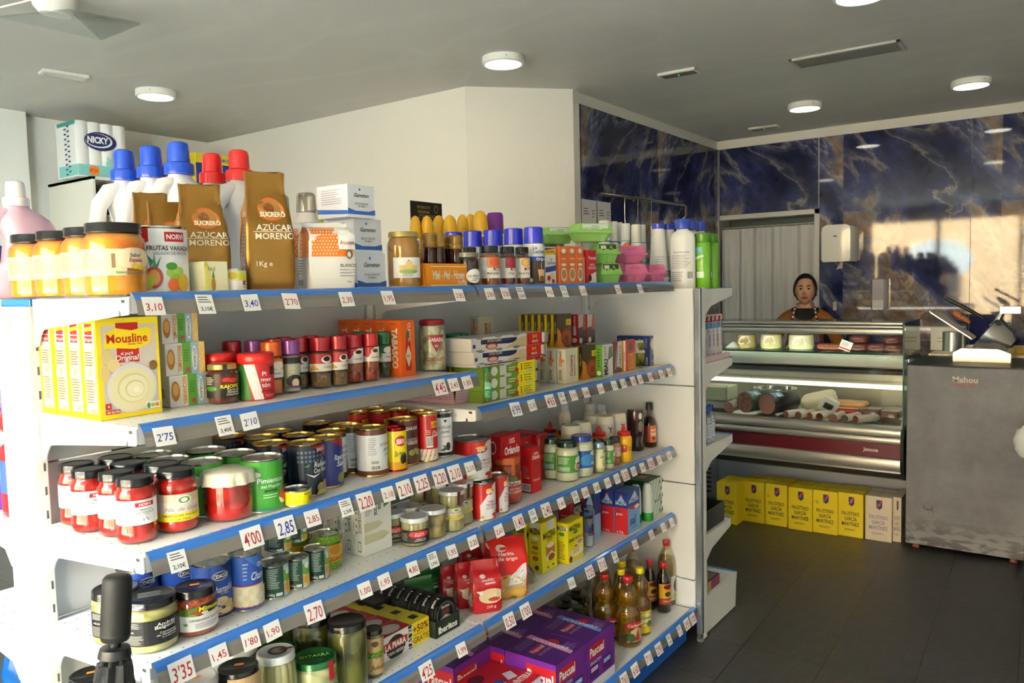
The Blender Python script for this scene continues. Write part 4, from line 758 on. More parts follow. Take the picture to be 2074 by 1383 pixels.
for i in range(2): X('white_jug', -.018, .108, f'white detergent jug with blue cap, {("middle one", "farthest and leftmost")[i]} of three behind the sugar bags', 'jug', 'white jugs with blue caps')
R('red_jug', (428, 293, 565, 580), 'T', 'white detergent jug with red cap, right one behind the tall gold bag', 'jug', 'white jugs with red caps', y=.68, rot=0); X('red_jug', -.02, .108, 'white detergent jug with red cap, left one behind the tall gold bag', 'jug', 'white jugs with red caps')
R('pink_jug', (-62, 355, 88, 610), 'T', 'pink fabric softener jug with white cap at the left edge', 'jug', y=.66, rot=0)
nk(softener=bottle('bottle', [(.045, 0), (.05, .006), (.05, .1), (.04, .15), (.026, .17), (.026, .18)], M('efeeec', .3), [(.027, .176), (.029, .178), (.027, .215), (.022, .22), (0, .22)], GL('dcd9d2', .3), [('n', .3, .5, .8, .7, 'c9c9c9', 4)], (.2, .6)))
R('softener', (588, 388, 656, 580), 'T', 'white softener bottle with clear dosing cap, right one behind the sugar bags', 'bottle', 'white softener bottles', y=.62); R('softener', (552, 392, 612, 580), 'T', 'white softener bottle with clear dosing cap, left one behind the tall gold bag', 'bottle', 'white softener bottles', y=.7)
t = thing('detergent_pouch', 'navy blue detergent pouch lying behind the peach jars', 'pouch', (SY(128, .9, zT+.08), .91, zT+.006)); mb = MB(); rg = []
for i in range(9):
    v = i/8; k = math.sin(pi*min(1, v*1.08+.02))**.5; rg.append([(-.16+.32*u_, (.05*k)*s_*(1-abs(2*u_-1)**4)*(1 if 0 < i < 8 else .1)+.004*noise.noise(Vector((u_*9, v*9, 1))), .135*v+.006*noise.noise(Vector((u_*7, 2, v)))) for s_, us in ((-1, [j/10 for j in range(11)]), (1, [1-j/10 for j in range(11)])) for u_ in us])
mb.rings(rg, M('1b2a6c', .3, 0, .3)); mb.build('pouch_body', t, 60); mb = MB(); mp, W, H = flat((-.13, -.056, .02), (.26, 0, 0), (0, 0, .1), (0, -1, 0))
mb.decal([('r', .05, .58, .62, .85, 'dfe4ee'), ('n', .07, .6, .3, .83, '5a6aa0', 4), ('r', .32, .6, .42, .82, '8aa8c8'), ('r', .43, .6, .52, .82, 'a8b8d0'), ('r', .53, .6, .6, .82, '8aa8c8'), ('r', .64, .55, .95, .85, 'e0c23a'), ('r', .655, .58, .8, .82, 'c9b8a8'), ('r', .82, .58, .94, .82, '2a3f8a'), ('t', 'WIPP', .5, .28, .26, 'e0582e', .3, {'b': .04}), ('p', [(.15, .1), (.3, .45), (.34, .45), (.2, .1)], 'e6e9f4')], mp, W, H); mb.build('print', t, 0)
# white cabinet against the back wall with paper and bottles
cx0 = SY(186, 3.72, 2.3); cz = HZ(cx0, 3.72, 356); t = thing('wall_cabinet', 'white open cabinet against the back wall behind the shelving', 'cabinet', (cx0, 3.72, 0)); CW = 1.18; WM = M('e6e5dc', .5)
mb = MB(); mb.box(0, 0, 0, .02, .6, cz, WM); mb.box(CW-.02, 0, 0, CW, .6, cz, WM); mb.box(0, 0, cz-.02, CW, .6, cz, WM); mb.box(.02, .58, 0, CW-.02, .6, cz-.02, M('5a574e', .7)); mb.build('carcass', t, 0)
for zz in (cz-.34, cz-.75, cz-1.2, cz-1.7): mb = MB(); mb.box(.02, .03, zz, CW-.02, .58, zz+.02, WM); mb.build('shelf', t, 0)
nk(dark_bottle=bottle('bottle', [(.036, 0), (.04, .004), (.04, .17), (.03, .2), (.016, .235), (.015, .25)], M('32260f', .12, 0, .5), [(.016, .248), (.018, .25), (.018, .275), (0, .277)], '16140f', [('r', 0, 0, 1, 1, 'dcd8cc'), ('t', 'ACEITE', .5, .7, .16, '4a5a2a', .6), ('n', .2, .15, .8, .5, '8a8a7a', 3)], (.08, .36)))
for i in range(3):
    t, r, h = spawn('dark_bottle', f'dark bottle with white label in the white cabinet, {ORD[i]} from its left side', 'bottle', 'bottles in the cabinet'); put(t, Vector((cx0+.085+.1*i, 3.82+.03*i, cz-.3192)), 1.05, 1.0, .3)
px0 = SY(156, 3.78, cz+.1); px1 = SY(258, 3.78, cz+.1); ph = HZ(px0, 3.78, 242)-cz; PW_ = px1-px0
t = thing('toilet_roll_pack', 'plastic-wrapped pack of white toilet rolls with navy oval logo on the cabinet', 'toilet rolls', (px0, 3.78, cz)); mb = MB(); nn = 64; dD = .24
rg = []
for z in (0, .006, ph-.006, ph):
    k = .97 if z in (0, ph) else 1; P = []
    for j in range(33): u = j/32; P.append((PW_*u, -.02*abs(math.sin(u*4*pi))*k+.01, z))
    for j in range(5): P.append((PW_, .02+dD*j/4, z))
    for j in range(33): P.append((PW_*(1-j/32), dD+.02, z))
    for j in range(1, 5): P.append((0, dD-dD*j/4+.02, z))
    rg.append(P)
mb.rings(rg, M('eeeeee', .3, 0, .4)); mb.build('rolls', t, 40)
mb = MB(); mp, W, H = flat((0, -.0115, 0), (PW_, 0, 0), (0, 0, ph), (0, -1, 0))
mb.decal([('r', 0, .02, 1, .22, '7cc6c4'), ('e', .46, .66, .32, .17, '1b2566'), ('e', .43, .67, .27, .13, 'f3f3f6'), ('e', .41, .68, .25, .115, '1b2566'), ('t', 'NICKY', .41, .68, .11, 'fff', .42, {'b': .04, 's': .08}), ('p', [(.7, .4), (1, .46), (1, .2), (.78, .22)], '2a8a86'), ('t', 'Selección', .86, .36, .065, 'e6f4f2', .26), ('e', .6, .27, .06, .06, '8accca'), ('e', .585, .35, .02, .05, '8accca'), ('e', .64, .33, .012, .05, '8accca')]+[('p', [(.3+.13*math.cos(a), .12+.1*math.sin(a)), (.3+.1*math.cos(a+.35), .12+.08*math.sin(a+.35)), (.3, .12)], 'f07c20') for a in [i*.7 for i in range(9)]]+[('e', .3, .12, .1, .085, 'f07c20'), ('t', "9'25", .3, .12, .06, '333', .2, {'s': .2})], mp, W, H)
mp, W, H = flat((-.0005, dD, 0), (0, -dD, 0), (0, 0, ph), (-1, 0, 0)); mb.decal([('r', 0, .02, 1, .22, '7cc6c4'), ('r', 0, .93, 1, 1, '2a8a86')]+[('e', .45+.16*(k % 2), .06+.045*k, .07, .018, '2f3f6a') for k in range(20)], mp, W, H); mb.build('print', t, 0)
bx = SY(402, 3.8, cz); t = carton('nappy_pack', .34, .3, .26, 'e2cf2c', [('r', 0, 0, 1, .72, '1c2a7a'), ('t', 'DODOT', .62, .35, .22, 'e9eef8', .7, {'b': .04}), ('t', '3EN MAS', .6, .85, .1, '2a3a8a', .6)]); t.location = (bx, 3.82, cz); tag(t, 'yellow and navy pack on the cabinet, half hidden by the blue-capped jugs', 'pack')
bx = SY(1003, .75, zT); Bx('cleaning_box', (650, 655, 668, 560, 423), 'T', 'yellow and navy box glimpsed behind the stack of sweetener boxes', 'box', None, 'e3cd2a', [('r', 0, 0, 1, .8, '18245c')], y=.75, d=.1)
# houseplant behind the condensed milk
t = thing('potted_plant', 'small leafy green plant trailing behind the egg boxes', 'plant', (SY(1100, .8, zT), .8, zT)); mb = MB(); mb.lathe([(.05, 0), (.06, .1), (.064, .1), (.064, .112), (.055, .112), (.05, .1)], M('9a4a2c', .7), 24); mb.build('pot', t)
rr = random.Random(5); mb = MB(); lf = MB(); gm = [M(c, .5) for c in ('4c6a34', '5d7a3e', '6f8a4c')]
for k in range(16):
    a = rr.uniform(-2.6, .6) if k % 2 else rr.uniform(0, 6.3); L_ = rr.uniform(.08, .24); hgt = rr.uniform(.06, .15) if math.cos(a) < .3 else rr.uniform(.1, .17); P = []
    for i in range(7): s_ = i/6; P.append(Vector((math.cos(a)*L_*s_, math.sin(a)*L_*.4*s_, .11+hgt*math.sin(s_*2.0)*.95)))
    mb.tube(P, .0014, gm[0], 5)
    for i in range(1, 7):
        for sd in (-1, 1):
            p = P[i]; d = Vector((rr.uniform(-1, 1), rr.uniform(-1, .4), rr.uniform(-.2, .8))).normalized(); s_ = rr.uniform(.013, .024); n_ = d.orthogonal().normalized(); q = d.cross(n_)*s_*.45
            lf.add([p, p+d*s_*.5+q, p+d*s_, p+d*s_*.5-q, p+d*s_*.5+n_*.002], [(0, 4, 1), (1, 4, 2), (2, 4, 3), (3, 4, 0)], gm[(i+sd) % 3])
mb.build('stems', t); lf.build('foliage', t)
# ================================================================== second level
POT = [('r', 0, 0, 1, 1, 'f2d81a'), ('r', .07, .05, .95, .93, 'cfc5bd'), ('r', .3, .55, .66, .95, 'bb1d1d'), ('p', [(.1, .7), (.14, .86), (.3, .9), (.55, .87), (.8, .9), (.9, .88), (.84, .72), (.6, .68), (.3, .7)], 'f2d81a'), ('t', 'Mousline', .48, .795, .085, 'b81c1c', .66, {'b': .02}), ('t', 'Desde 1963', .6, .735, .022, 'b81c1c'), ('t', 'el puré', .46, .645, .035, 'f6efe8', .2), ('t', 'Original', .46, .6, .055, 'f6efe8', .38, {'s': .15, 'b': .02}), ('t', 'NATURAL', .47, .545, .03, 'f6efe8', .24), ('e', .14, .62, .1, .07, 'd9c38a'), ('e', .24, .53, .1, .06, 'e2cc92'), ('e', .1, .45, .07, .09, 'd8c084'), ('e', .88, .5, .07, .05, '7a5a2e'),
 ('e', .52, .29, .41, .25, 'd9d6dc'), ('e', .52, .28, .37, .22, 'ddd5ac'), ('e', .53, .29, .26, .15, 'cdc494'), ('e', .54, .285, .24, .135, 'e2dab4'), ('e', .55, .28, .16, .09, 'cdc494'), ('e', .56, .275, .14, .075, 'e6dfbd'), ('e', .58, .27, .06, .03, 'efe9cc'), ('r', .07, .05, .3, .09, 'b81c1c'), ('t', 'SIN GLUTEN', .19, .07, .022, 'fff', .2), ('r', .07, .1, .16, .16, 'b81c1c'), ('t', '4', .115, .13, .03, 'fff'), ('r', .72, .06, .95, .13, 'f4f2ee'), ('e', .76, .09, .03, .03, '2f8f6a'), ('r', .8, .075, .84, .11, '7fae4a'), ('r', .84, .075, .88, .11, 'd9c23a'), ('r', .88, .075, .93, .11, 'dd6a2e')]
POS = [('r', 0, 0, 1, 1, 'f2d81a'), ('r', .12, .06, .86, .72, 'f0d4a0'), ('r', .12, .72, .86, .95, 'f0ece8'), ('r', .25, .84, .75, .95, 'c02020'), ('p', [(.2, .87), (.8, .89), (.8, .93), (.2, .91)], 'f2d81a'), ('r', .25, .76, .75, .83, 'c02020'), ('t', 'Original', .5, .795, .03, 'f6efe8', .45), ('r', .12, .42, .86, .47, 'f4efe6'), ('e', .5, .46, .12, .03, 'd9b06a'), ('n', .2, .53, .8, .68, '6a5030', 6), ('n', .2, .16, .8, .4, '7a5c38', 9), ('t', '230 g', .6, .09, .028, '5a4028', .5)]
t = Bx('mash_box', (175, 205, 329, 852.5, 646), 'L2', 'yellow potato mash box with a bowl of puree, foremost of four', 'box', 'potato mash boxes', 'f2d81a', POT, POS)
W_, D_, H_ = t['_d']
for i in range(3): t = again(t, -.002 if i == 2 else .0, D_+.001, 0, f'yellow potato mash box with its narrow side showing, {ORD[i+1]} from the front')
z_ = ZL2-SH; bf = [('r', 0, 0, 1, 1, 'e9e7e4'), ('r', .42, 0, .64, 1, '63a83a'), ('r', .64, 0, .84, 1, '9fc0dc'), ('r', .84, 0, 1, 1, 'efc873')]+[('r', .84+.04*(k % 4), .1*k, .86+.04*(k % 4), .1*k+.05, 'fbf2de') for k in range(10)]+[('e', .12, .5, .1, .32, 'b5762e'), ('e', .12, .55, .07, .2, 'd9a45a'), ('t', 'BECHAMEL', .34, .5, .09, 'dd8a2a', .9, {'rot': -1, 'b': .02}), ('e', .72, .5, .07, .4, 'f0f4f6'), ('t', 'ASTURIANA', .72, .5, .06, '33466a', .75, {'rot': -1}), ('r', .5, .08, .57, .22, 'c8327a'), ('n', .45, .4, .6, .8, '3f7a24', 5)]
for i, (px, lb) in enumerate((((334, 346, 429, 826, 762), 'bottom'), ((327, 337, 416, 760, 697), 'middle'), ((320, 329, 403, 697, 634), 'top'))):
    p = at(346, 826, 2, ZL2-SH); t = Bx('bechamel_carton', px, 'L2', f'bechamel carton with lasagne picture, {lb} of the leaning stack of three', 'carton', 'bechamel cartons', 'e9e7e4', bf, [('r', .1, .1, .9, .9, 'dfdfe4'), ('b', .2, .2, .7, .6)], y=p.y+.003*i, z=z_, d=.07, rz=.03*i-.03); z_ += t['_d'][2]+.0003
nk(pepper_pulp_jar=jar('jar', .033, .095, 'c9b46a', M('6a1210', .15, 0, .3), [('r', 0, 0, 1, 1, '1c1814'), ('e', .62, .72, .3, .25, '4a1a10'), ('e', .55, .75, .1, .1, 'b8251a'), ('e', .7, .72, .1, .1, 'c8321c'), ('t', 'RAJOPE', .62, .48, .14, 'e8d21c', .66, {'b': .03}), ('t', 'Carne de', .7, .34, .09, 'ddd', .36), ('t', 'Pimiento', .7, .24, .09, 'ddd', .36), ('t', 'Choricero', .7, .14, .09, 'ddd', .4), ('e', .2, .4, .14, .1, '3f8a2c'), ('n', .08, .55, .3, .9, 'e8e0d0', 5)], (.16, .76), (-80, 80), nr=.86, lh=.013, strap=('1a1a1a', 5), lidm=M('c9b46a', .3, .7)),
 paprika_tin=bottle('tin', [(.036, 0), (.0375, .002), (.0375, .09), (.037, .093)], M('c92028', .3), [(.038, .091), (.0395, .093), (.039, .112), (.036, .116), (0, .116)], 'd01c1c', [('r', 0, 0, 1, 1, 'b81c22'), ('p', [(0, 0), (.36, 0), (.2, 1), (0, 1)], '2f7a35'), ('p', [(.2, 1), (.4, 0), (.58, 0), (.42, 1)], 'e9e4e6'), ('t', 'Pi', .6, .72, .12, 'fff', .2), ('t', 'men', .64, .56, .12, 'fff', .3), ('t', 'tón', .63, .4, .12, 'fff', .3), ('t', 'picante', .66, .24, .08, '3a0c0c', .36), ('r', .72, .68, .9, .92, '2a1416'), ('n', .6, .06, .9, .14, 'd9a0a0', 2)], (.02, .96), (-85, 85), sy=.7),
 **{f'spice_{n}': jar('spice_jar', .0225, .1, cap, mt, lab, lz, (-85, 85), nr=.84, lh=.027, sh=.66, lr=.0215, waist=None) for n, cap, mt, lz, lab in (
  ('orange', 'e0641c', ORSP, (.3, .68), [('r', 0, 0, 1, 1, 'e6e2dc'), ('r', 0, .5, 1, 1, 'e07a1c'), ('e', .66, .7, .2, .2, 'ece6dc'), ('t', 'Coloran', .55, .32, .13, '555', .6), ('r', 0, 0, 1, .1, '2a2a2a')]),
  ('onion', '8a4a9c', CREAM, (.1, .68), [('r', 0, .8, 1, 1, '1c1c1e'), ('t', 'Ce', .5, .66, .1, 'f4f2e8', .5), ('t', 'bo', .5, .54, .1, 'f4f2e8', .5), ('e', .55, .22, .28, .22, '161616'), ('e', .58, .17, .13, .14, 'd8c8b0'), ('e', .55, .03, .3, .05, '7a4a8c')]),
  ('cumin', 'a8202c', SPICE, (.3, .68), [('r', 0, 0, 1, 1, 'e6e2dc'), ('r', 0, .5, 1, 1, 'a8202c'), ('e', .66, .7, .2, .2, 'ece6dc'), ('e', .64, .74, .12, .13, '222'), ('p', [(.05, .14), (.4, .2), (.2, .46)], 'b98a4a'), ('t', 'Comino', .68, .32, .12, '555', .5), ('r', 0, 0, 1, .1, '2a2a2a')]),
  ('chili', 'b3202c', REDSP, (.42, .72), [('r', 0, 0, 1, 1, 'e6e2dc'), ('p', [(0, 1), (.6, 1), (.35, .3), (0, .5)], 'b8202c'), ('e', .66, .7, .2, .2, 'ece6dc'), ('e', .64, .74, .12, .13, '222'), ('t', 'Guindilla', .62, .3, .13, '555', .6)]),
  ('parsley', '1f6a3c', HERB, (.35, .72), [('r', 0, 0, 1, 1, 'e6e2dc'), ('r', 0, .5, 1, 1, '2a6a40'), ('e', .66, .7, .2, .2, 'ece6dc'), ('e', .25, .4, .14, .2, '6a9a3c'), ('t', 'Perejil', .66, .3, .13, '555', .5)]))},
 onion_jar=jar('jar', .036, .133, '9c1a24', ONI, [('p', [(.18, .98), (.82, .98), (.5, .3)], '9c1c2a'), ('t', 'SARASA', .5, .8, .15, 'f4eee6', .5, {'b': .03}), ('t', 'W', .5, .55, .1, 'f4eee6'), ('t', 'CEBOLLITAS', .55, .04, .13, '9c1c2a', .8, {'b': .02})], (.22, .72), (-55, 65), nr=.9, lh=.013, sh=.8),
 olive_jar=jar('jar', .034, .1, '2a8a4a', OLIV, [('e', .5, .5, .5, .5, '7fc0a0'), ('r', 0, 0, 1, .6, '2f9a58'), ('t', 'LA ESPAÑOLA', .5, .62, .13, 'e9f4ee', .8), ('n', .2, .1, .8, .45, 'a8dcc0', 4)], (.12, .6), (-60, 60), nr=.92, lh=.012, strap=('2a8a4a', 10)))
sp = 'spice jars on the second shelf'
R('pepper_pulp_jar', (421, 733, 484, 818), 'L2', 'small jar of red pepper pulp with gold lid and black oval label', 'jar', None, tw=.45)
R('paprika_tin', (480, 712, 549, 813), 'L2', 'red and green paprika tin with a red lid, in front', 'tin', 'paprika tins', tw=.25)
X('paprika_tin', -.028, .088, 'paprika tin with red lid behind the pepper pulp jar', 'tin', 'paprika tins')
R('spice_orange', (533, 691, 576, 802), 'L2', 'spice jar with orange cap and orange powder', 'spice jar', sp, tw=.3); R('spice_onion', (570, 688, 609, 797), 'L2', 'spice jar with purple cap and cream onion powder', 'spice jar', sp, tw=.3)
X('spice_onion', -.02, .08, 'spice jar with purple cap in the row behind, left end', 'spice jar', sp); X('spice_chili', -.05, .05, 'spice jar with dark red cap at the left end of the back row', 'spice jar', sp)
for i, (b) in enumerate(((600, 683, 634, 788), (629, 681, 672, 787), (664, 679, 699, 784))): R('spice_cumin', b, 'L2', f'red-capped jar of brown ground cumin, {ORD[i]} from the left', 'spice jar', sp, tw=.3); 
X('spice_cumin', -.02, .07, 'red-capped cumin jar behind the third one', 'spice jar', sp); X('spice_cumin', -.065, .01, 'red-capped cumin jar behind the second one', 'spice jar', sp); X('spice_cumin', -.055, .005, 'red-capped cumin jar behind the first one', 'spice jar', sp)
for i, b in enumerate(((697, 676, 739, 777), (732, 674, 767, 773))): R('spice_chili', b, 'L2', f'red-capped jar of chili flakes, {ORD[i]} from the left', 'spice jar', sp, tw=.3)
X('spice_chili', -.02, .06, 'red-capped chili jar behind the second one', 'spice jar', sp)
R('spice_parsley', (761, 671, 793, 765), 'L2', 'spice jar with green cap and dried parsley', 'spice jar', sp, tw=.3); X('spice_parsley', -.03, .06, 'green-capped parsley jar behind the first one', 'spice jar', sp)
tf = [('r', 0, 0, 1, 1, 'e2611c'), ('t', 'CLASSIC', .6, .78, .2, 'f6e9da', .34, {'rot': -1, 'b': .02}), ('p', [(.38, .78), (.62, .78), (.66, .6), (.7, .1), (.28, .1), (.32, .6)], 'a81c1c'), ('r', .4, .68, .6, .8, '2f7a3a'), ('p', [(.5, .55), (.72, .36), (.5, .16), (.28, .36)], 'f0e6da'), ('p', [(.5, .52), (.66, .36), (.5, .2), (.34, .36)], 'd9cfc4'), ('t', 'TABASCO', .5, .36, .05, 'a82020', .4, {'s': .2})]
tl = [('r', 0, 0, 1, 1, 'e5651e'), ('t', 'TABASCO', .5, .5, .42, 'f8ecdc', .72, {'rot': -1, 'b': .035}), ('n', .15, .92, .85, .95, '8a3010', 1)]
t = Bx('pepper_sauce_box', (789, 815, 842, 763, 649), 'L2', 'orange pepper sauce box, foremost of its row, beside the onion jars', 'box', 'pepper sauce boxes', 'e2611c', tf, tl); d_ = t['_d'][1]
for i in range(4): t = again(t, 0, d_+.0008, 0, f'orange pepper sauce box, {ORD[i+1]} from the front of its row')
R('onion_jar', (854, 646, 908, 752), 'L2', 'tall jar of white pickled onions with a red lid, nearest the shelf end', 'jar', 'pickled onion jars', tw=.35); X('onion_jar', -.012, .083, 'tall jar of white pickled onions behind the first', 'jar', 'pickled onion jars')
# far bay, second level
q = at(921, 819.6, 2, ZR2-SH); bw = SY(978, q.y, ZR2)-q.x; bd = .235; bh = .062
t = thing('basket', 'pink perforated plastic basket at the near end of the second shelf', 'basket', q); PK = M('cfa6b4', .5); mb = MB()
def bwall(a, b, nx, n_):
    a, b = Vector(a), Vector(b); L_ = (b-a); nv = Vector((nx[0], nx[1], 0)); o_ = nv*.012
    cols = n_; rows = 5; P = lambda u, v: a+L_*u+Vector((0, 0, bh*v))+o_*v
    for r_ in range(rows*2+1):
        v0 = .14+.72*r_/(rows*2+1); v1 = .14+.72*(r_+1)/(rows*2+1)
        for c_ in range(cols*2+1):
            if r_ % 2 and c_ % 2: continue
            u0 = c_/(cols*2+1); u1 = (c_+1)/(cols*2+1); mb.add([P(u0, v0), P(u1, v0), P(u1, v1), P(u0, v1), P(u0, v0)+nv*-.0015, P(u1, v0)+nv*-.0015, P(u1, v1)+nv*-.0015, P(u0, v1)+nv*-.0015], [(0, 1, 2, 3), (7, 6, 5, 4)], PK)
    for v0, v1 in ((0, .14), (.86, 1)): mb.rings([[P(0, v0), P(1, v0), P(1, v1), P(0, v1)], [p-nv*.0025 for p in (P(0, v0), P(1, v0), P(1, v1), P(0, v1))]], PK)
bwall((0, 0, 0), (bw, 0, 0), (0, -1), 16); bwall((0, bd, 0), (0, 0, 0), (-1, 0), 30); bwall((bw, 0, 0), (bw, bd, 0), (1, 0), 30); bwall((bw, bd, 0), (0, bd, 0), (0, 1), 16)
mb.box(0, 0, 0, bw, bd, .003, PK); o_ = mb.build('basket_body', t, 0); mb = MB(); k = .013
mb.tube([(-k, -k, bh), (bw+k, -k, bh), (bw+k, bd+k, bh), (-k, bd+k, bh), (-k, -k, bh)], .004, PK, 6); mb.build('rim', t)
zb = ZR2-SH+.004
R('olive_jar', (905, 674, 953, 740), 'R2', 'green-lidded jar of olives standing in the pink basket', 'jar', 'green-lidded olive jars', y=.29, z=zb+.001, tw=.4)
def snack(c, body, txt):
    def mk():
        t = thing('snack_bag'); w_, h = .06, .085; mb = MB(); rg = []
        for i in range(9):
            v = i/8; k = math.sin(pi*v)**.5 if 0 < i < 8 else .05; rg.append([(-w_/2+w_*u+.002*noise.noise(Vector((v*5, u, 2))), .013*k*s_*(1-abs(2*u-1)**3), h*v) for s_, us in ((-1, [j/8 for j in range(9)]), (1, [1-j/8 for j in range(9)])) for u in us])
        mb.rings(rg, body); mb.build('bag_body', t, 60); mb = MB()
        f = lambda u, v, e: ((u-.5)*w_, -.013*(math.sin(pi*min(max(v, .03), .97))**.5)*(1-abs(2*u-1)**3)-.0012-e, h*v)
        mb.decal([('r', .02, .5, .98, .98, c), ('t', txt, .55, .68, .16, '2a2410', .6, {'b': .02}), ('e', .45, .86, .1, .05, '7a9a2c')], f, w_, h, 12); mb.build('print', t, 0); return t, w_/2, h
    return mk
nk(olive_bag=snack('e2c81c', OLIV, 'Jolca'))
R('olive_bag', (930, 700, 981, 765), 'R2', 'yellow-topped bag of olives standing up in the pink basket', 'snack bag', 'olive bags', y=.15, z=zb+.001, rot=.25); R('olive_bag', (900, 727, 938, 770), 'R2', 'yellow-topped bag of olives lying low in the pink basket', 'snack bag', 'olive bags', y=.22, z=zb+.001, rot=.2)
R('olive_jar', (968, 742, 997, 803), 'R2', 'slim green-labelled olive jar wedged beside the basket and olive tub', 'jar', 'green-lidded olive jars', y=.075, tw=.3)
t = thing('olive_tub', 'clear plastic tub of green olives', 'tub'); q = at(1020, 801, 2, ZR2-SH); rW = .038; t.location = (q.x, q.y+rW, ZR2-SH); tag(t, 'clear plastic tub of large green olives beside the tuna packs', 'tub')
mb = MB(); mb.lathe([(rW*.82, 0), (rW*.86, .003), (rW*.98, .055), (rW, .057)], GL('eef0e4', .14), 28); mb.build('tub_body', t); mb = MB(); mb.lathe([(rW*1.1, .056), (rW*1.12, .058), (rW*1.12, .064), (rW, .066), (rW*.9, .07), (0, .07)], GL('f2f2ee', .25), 28); mb.build('lid', t)
rr = random.Random(2)
for L_ in range(3):
    for k in range(7): a = k*.9+L_*.45; mb = MB(); mb.ball((rW*.56*math.sin(a), -rW*.56*math.cos(a), .012+.016*L_), .0105, M('8f8c3c', .3), 10, 7, (1, 1, 1.1)); mb.build('olive', t, 60)
y0 = at(1085, 793.5, 2, ZR2-SH).y; z_ = ZR2-SH
yf = [('r', 0, 0, .66, 1, '6a8a28'), ('r', .66, 0, .99, 1, 'e6d81c'), ('e', .68, .5, .05, .5, 'e6d81c'), ('r', .3, .06, .42, .9, 'c9c9c4'), ('e', .2, .5, .06, .4, 'd8dccc'), ('t', '1', .71, .5, .6, 'b8221c', .1, {'b': .03}), ('n', .76, .2, .95, .85, '8a7a2a', 3), ('n', .46, .3, .62, .7, 'd4dca8', 2), ('r', .58, .2, .65, .45, 'b82a3a'), ('e', .45, 0, .07, .16, 'b9bcc0'), ('e', .86, .0, .08, .16, 'b9bcc0'), ('e', .45, 1, .07, .14, 'c9ccd0')]
def tuna(lb, px0, px1, pyb, pyt, fr, c, grp, z, y):
    x0 = SY(px0, y, z); x1 = SY(px1, y, z); h = HZ(x1, y, pyt)-z; cw = (x1-x0)*.16
    def cans(t):
        for k in range(2): mb = MB(); mb.lathe([(.026, .003), (.029, .004), (.029, h*.9), (.026, h*.92), (0, h*.9)], SILVER(), 24, c=(x1-x0+cw-.031, .029+k*.06, 0)); mb.build('can', t)
    t = carton('tuna_pack', x1-x0, .115, h, c, fr, [('r', .1, .1, .9, .9, c)], None, parts=cans); t.location = (x0, y, z); tag(t, lb, 'tuna pack', grp); return h
for i, (a, b) in enumerate(((793.5, 772), (772, 749), (749, 727))): z_ += tuna(f'olive green and yellow tuna pack, {("bottom", "middle", "top")[i]} of three under the white packs', 978, 1085, a, b, yf, '6a8a28', 'green tuna packs', z_, y0)+.0004
wf_ = [('r', 0, 0, .76, 1, 'dad6d2'), ('r', .76, 0, 1, 1, 'c01c1c'), ('p', [(.12, .85), (.62, .78), (.6, .45), (.5, .35), (.12, .5)], '17244e'), ('t', 'ATUN CLARO', .3, .7, .2, 'e6e0d0', .28, {'b': .01}), ('e', .26, .3, .08, .24, 'a82026'), ('e', .26, .28, .06, .16, 'd9b0a0'), ('p', [(.45, .0), (.76, 0), (.76, .8), (.64, .7)], 'cdb48a'), ('t', '3+1', .88, .68, .3, 'f0cc1c', .2, {'b': .04}), ('t', 'GRATIS', .88, .28, .18, 'f4efe4', .22, {'b': .03}), ('e', .03, .4, .02, .16, '2a3a6a')]+[('e', x, 0, .05, .1, '77777a') for x in (.1, .35, .6, .88)]+[('e', x, 1, .05, .1, '77777a') for x in (.1, .35, .6)]
for i, (a, b, s_) in enumerate(((727, 720, 6), (720, 696, 3), (696, 671, 0))): z_ += tuna(f'white tuna pack with red bonus flash, {("lowest, half covered", "middle", "topmost")[i]} of the three', 955+s_*1.5, 1098-s_*.6, a, b, wf_, 'dad6d2', 'white tuna packs', z_, y0+.003*i)+.0004
cf = [('t', 'Cocinera', .45, .5, .24, 'a81c2c', .6, {'rot': 1, 's': .25, 'b': .02}), ('t', 'BERBERECHOS', .72, .5, .12, '3a3230', .6, {'rot': 1})]
cl = [('t', 'Cocinera', .42, .72, .3, 'a81c2c', .42, {'rot': 1, 's': .25, 'b': .02}), ('n', .25, .1, .7, .4, '3a3230', 6), ('r', .3, .62, .85, .7, 'f07a22')]
t = Bx('cockle_box', (1128, 1146, 1171, 778, 707), 'R2', 'beige canned cockles box, foremost, next to the tuna packs', 'box', 'beige cockle boxes', 'd9d0b6', cf, cl); d_ = t['_d'][1]; h_ = t['_d'][2]
t2 = again(t, -.003, d_+.002, 0, 'beige canned cockles box directly behind the foremost one'); again(t2, 0, d_+.001, 0, 'beige canned cockles box, third back'); 
p = t.location; t3 = again(t, -.24, .2, h_*.0, 'beige canned cockles box, lower one behind the tuna packs'); again(t3, 0, 0, h_+.0005, 'beige canned cockles box peeping over the white tuna packs')
mf = [('r', 0, 0, 1, 1, '4a3c26'), ('p', [(0, 0), (.5, 0), (.2, .5), (0, .6)], 'd9822a'), ('e', .62, .3, .36, .27, '8a3a1e'), ('e', .6, .32, .28, .18, 'a84a22'), ('e', .66, .26, .16, .1, '7a2c16'), ('r', .6, .66, .95, .84, 'e2c81c'), ('t', '1,70', .78, .75, .07, '3a2a10', .3)]
ml = [('r', 0, 0, .45, 1, 'e0cb1c'), ('r', .45, 0, 1, 1, '4a3c26'), ('p', [(.45, 0), (1, 0), (1, .3)], 'd9822a'), ('t', 'MEJILLONES', .72, .6, .22, 'd8d0b8', .6, {'rot': 1})]
t = Bx('mussel_box', (1168, 1180, 1211, 769, 702), 'R2', 'brown and yellow mussel box in the lower front row, beside the green sardine box', 'box', 'mussel boxes', '4a3c26', mf, ml); d_ = t['_d'][1]; h_ = t['_d'][2]
for i in range(4): t = again(t, 0, d_+.0005, 0, f'brown and yellow mussel box of the lower row, {ORD[i+1]} from the front')
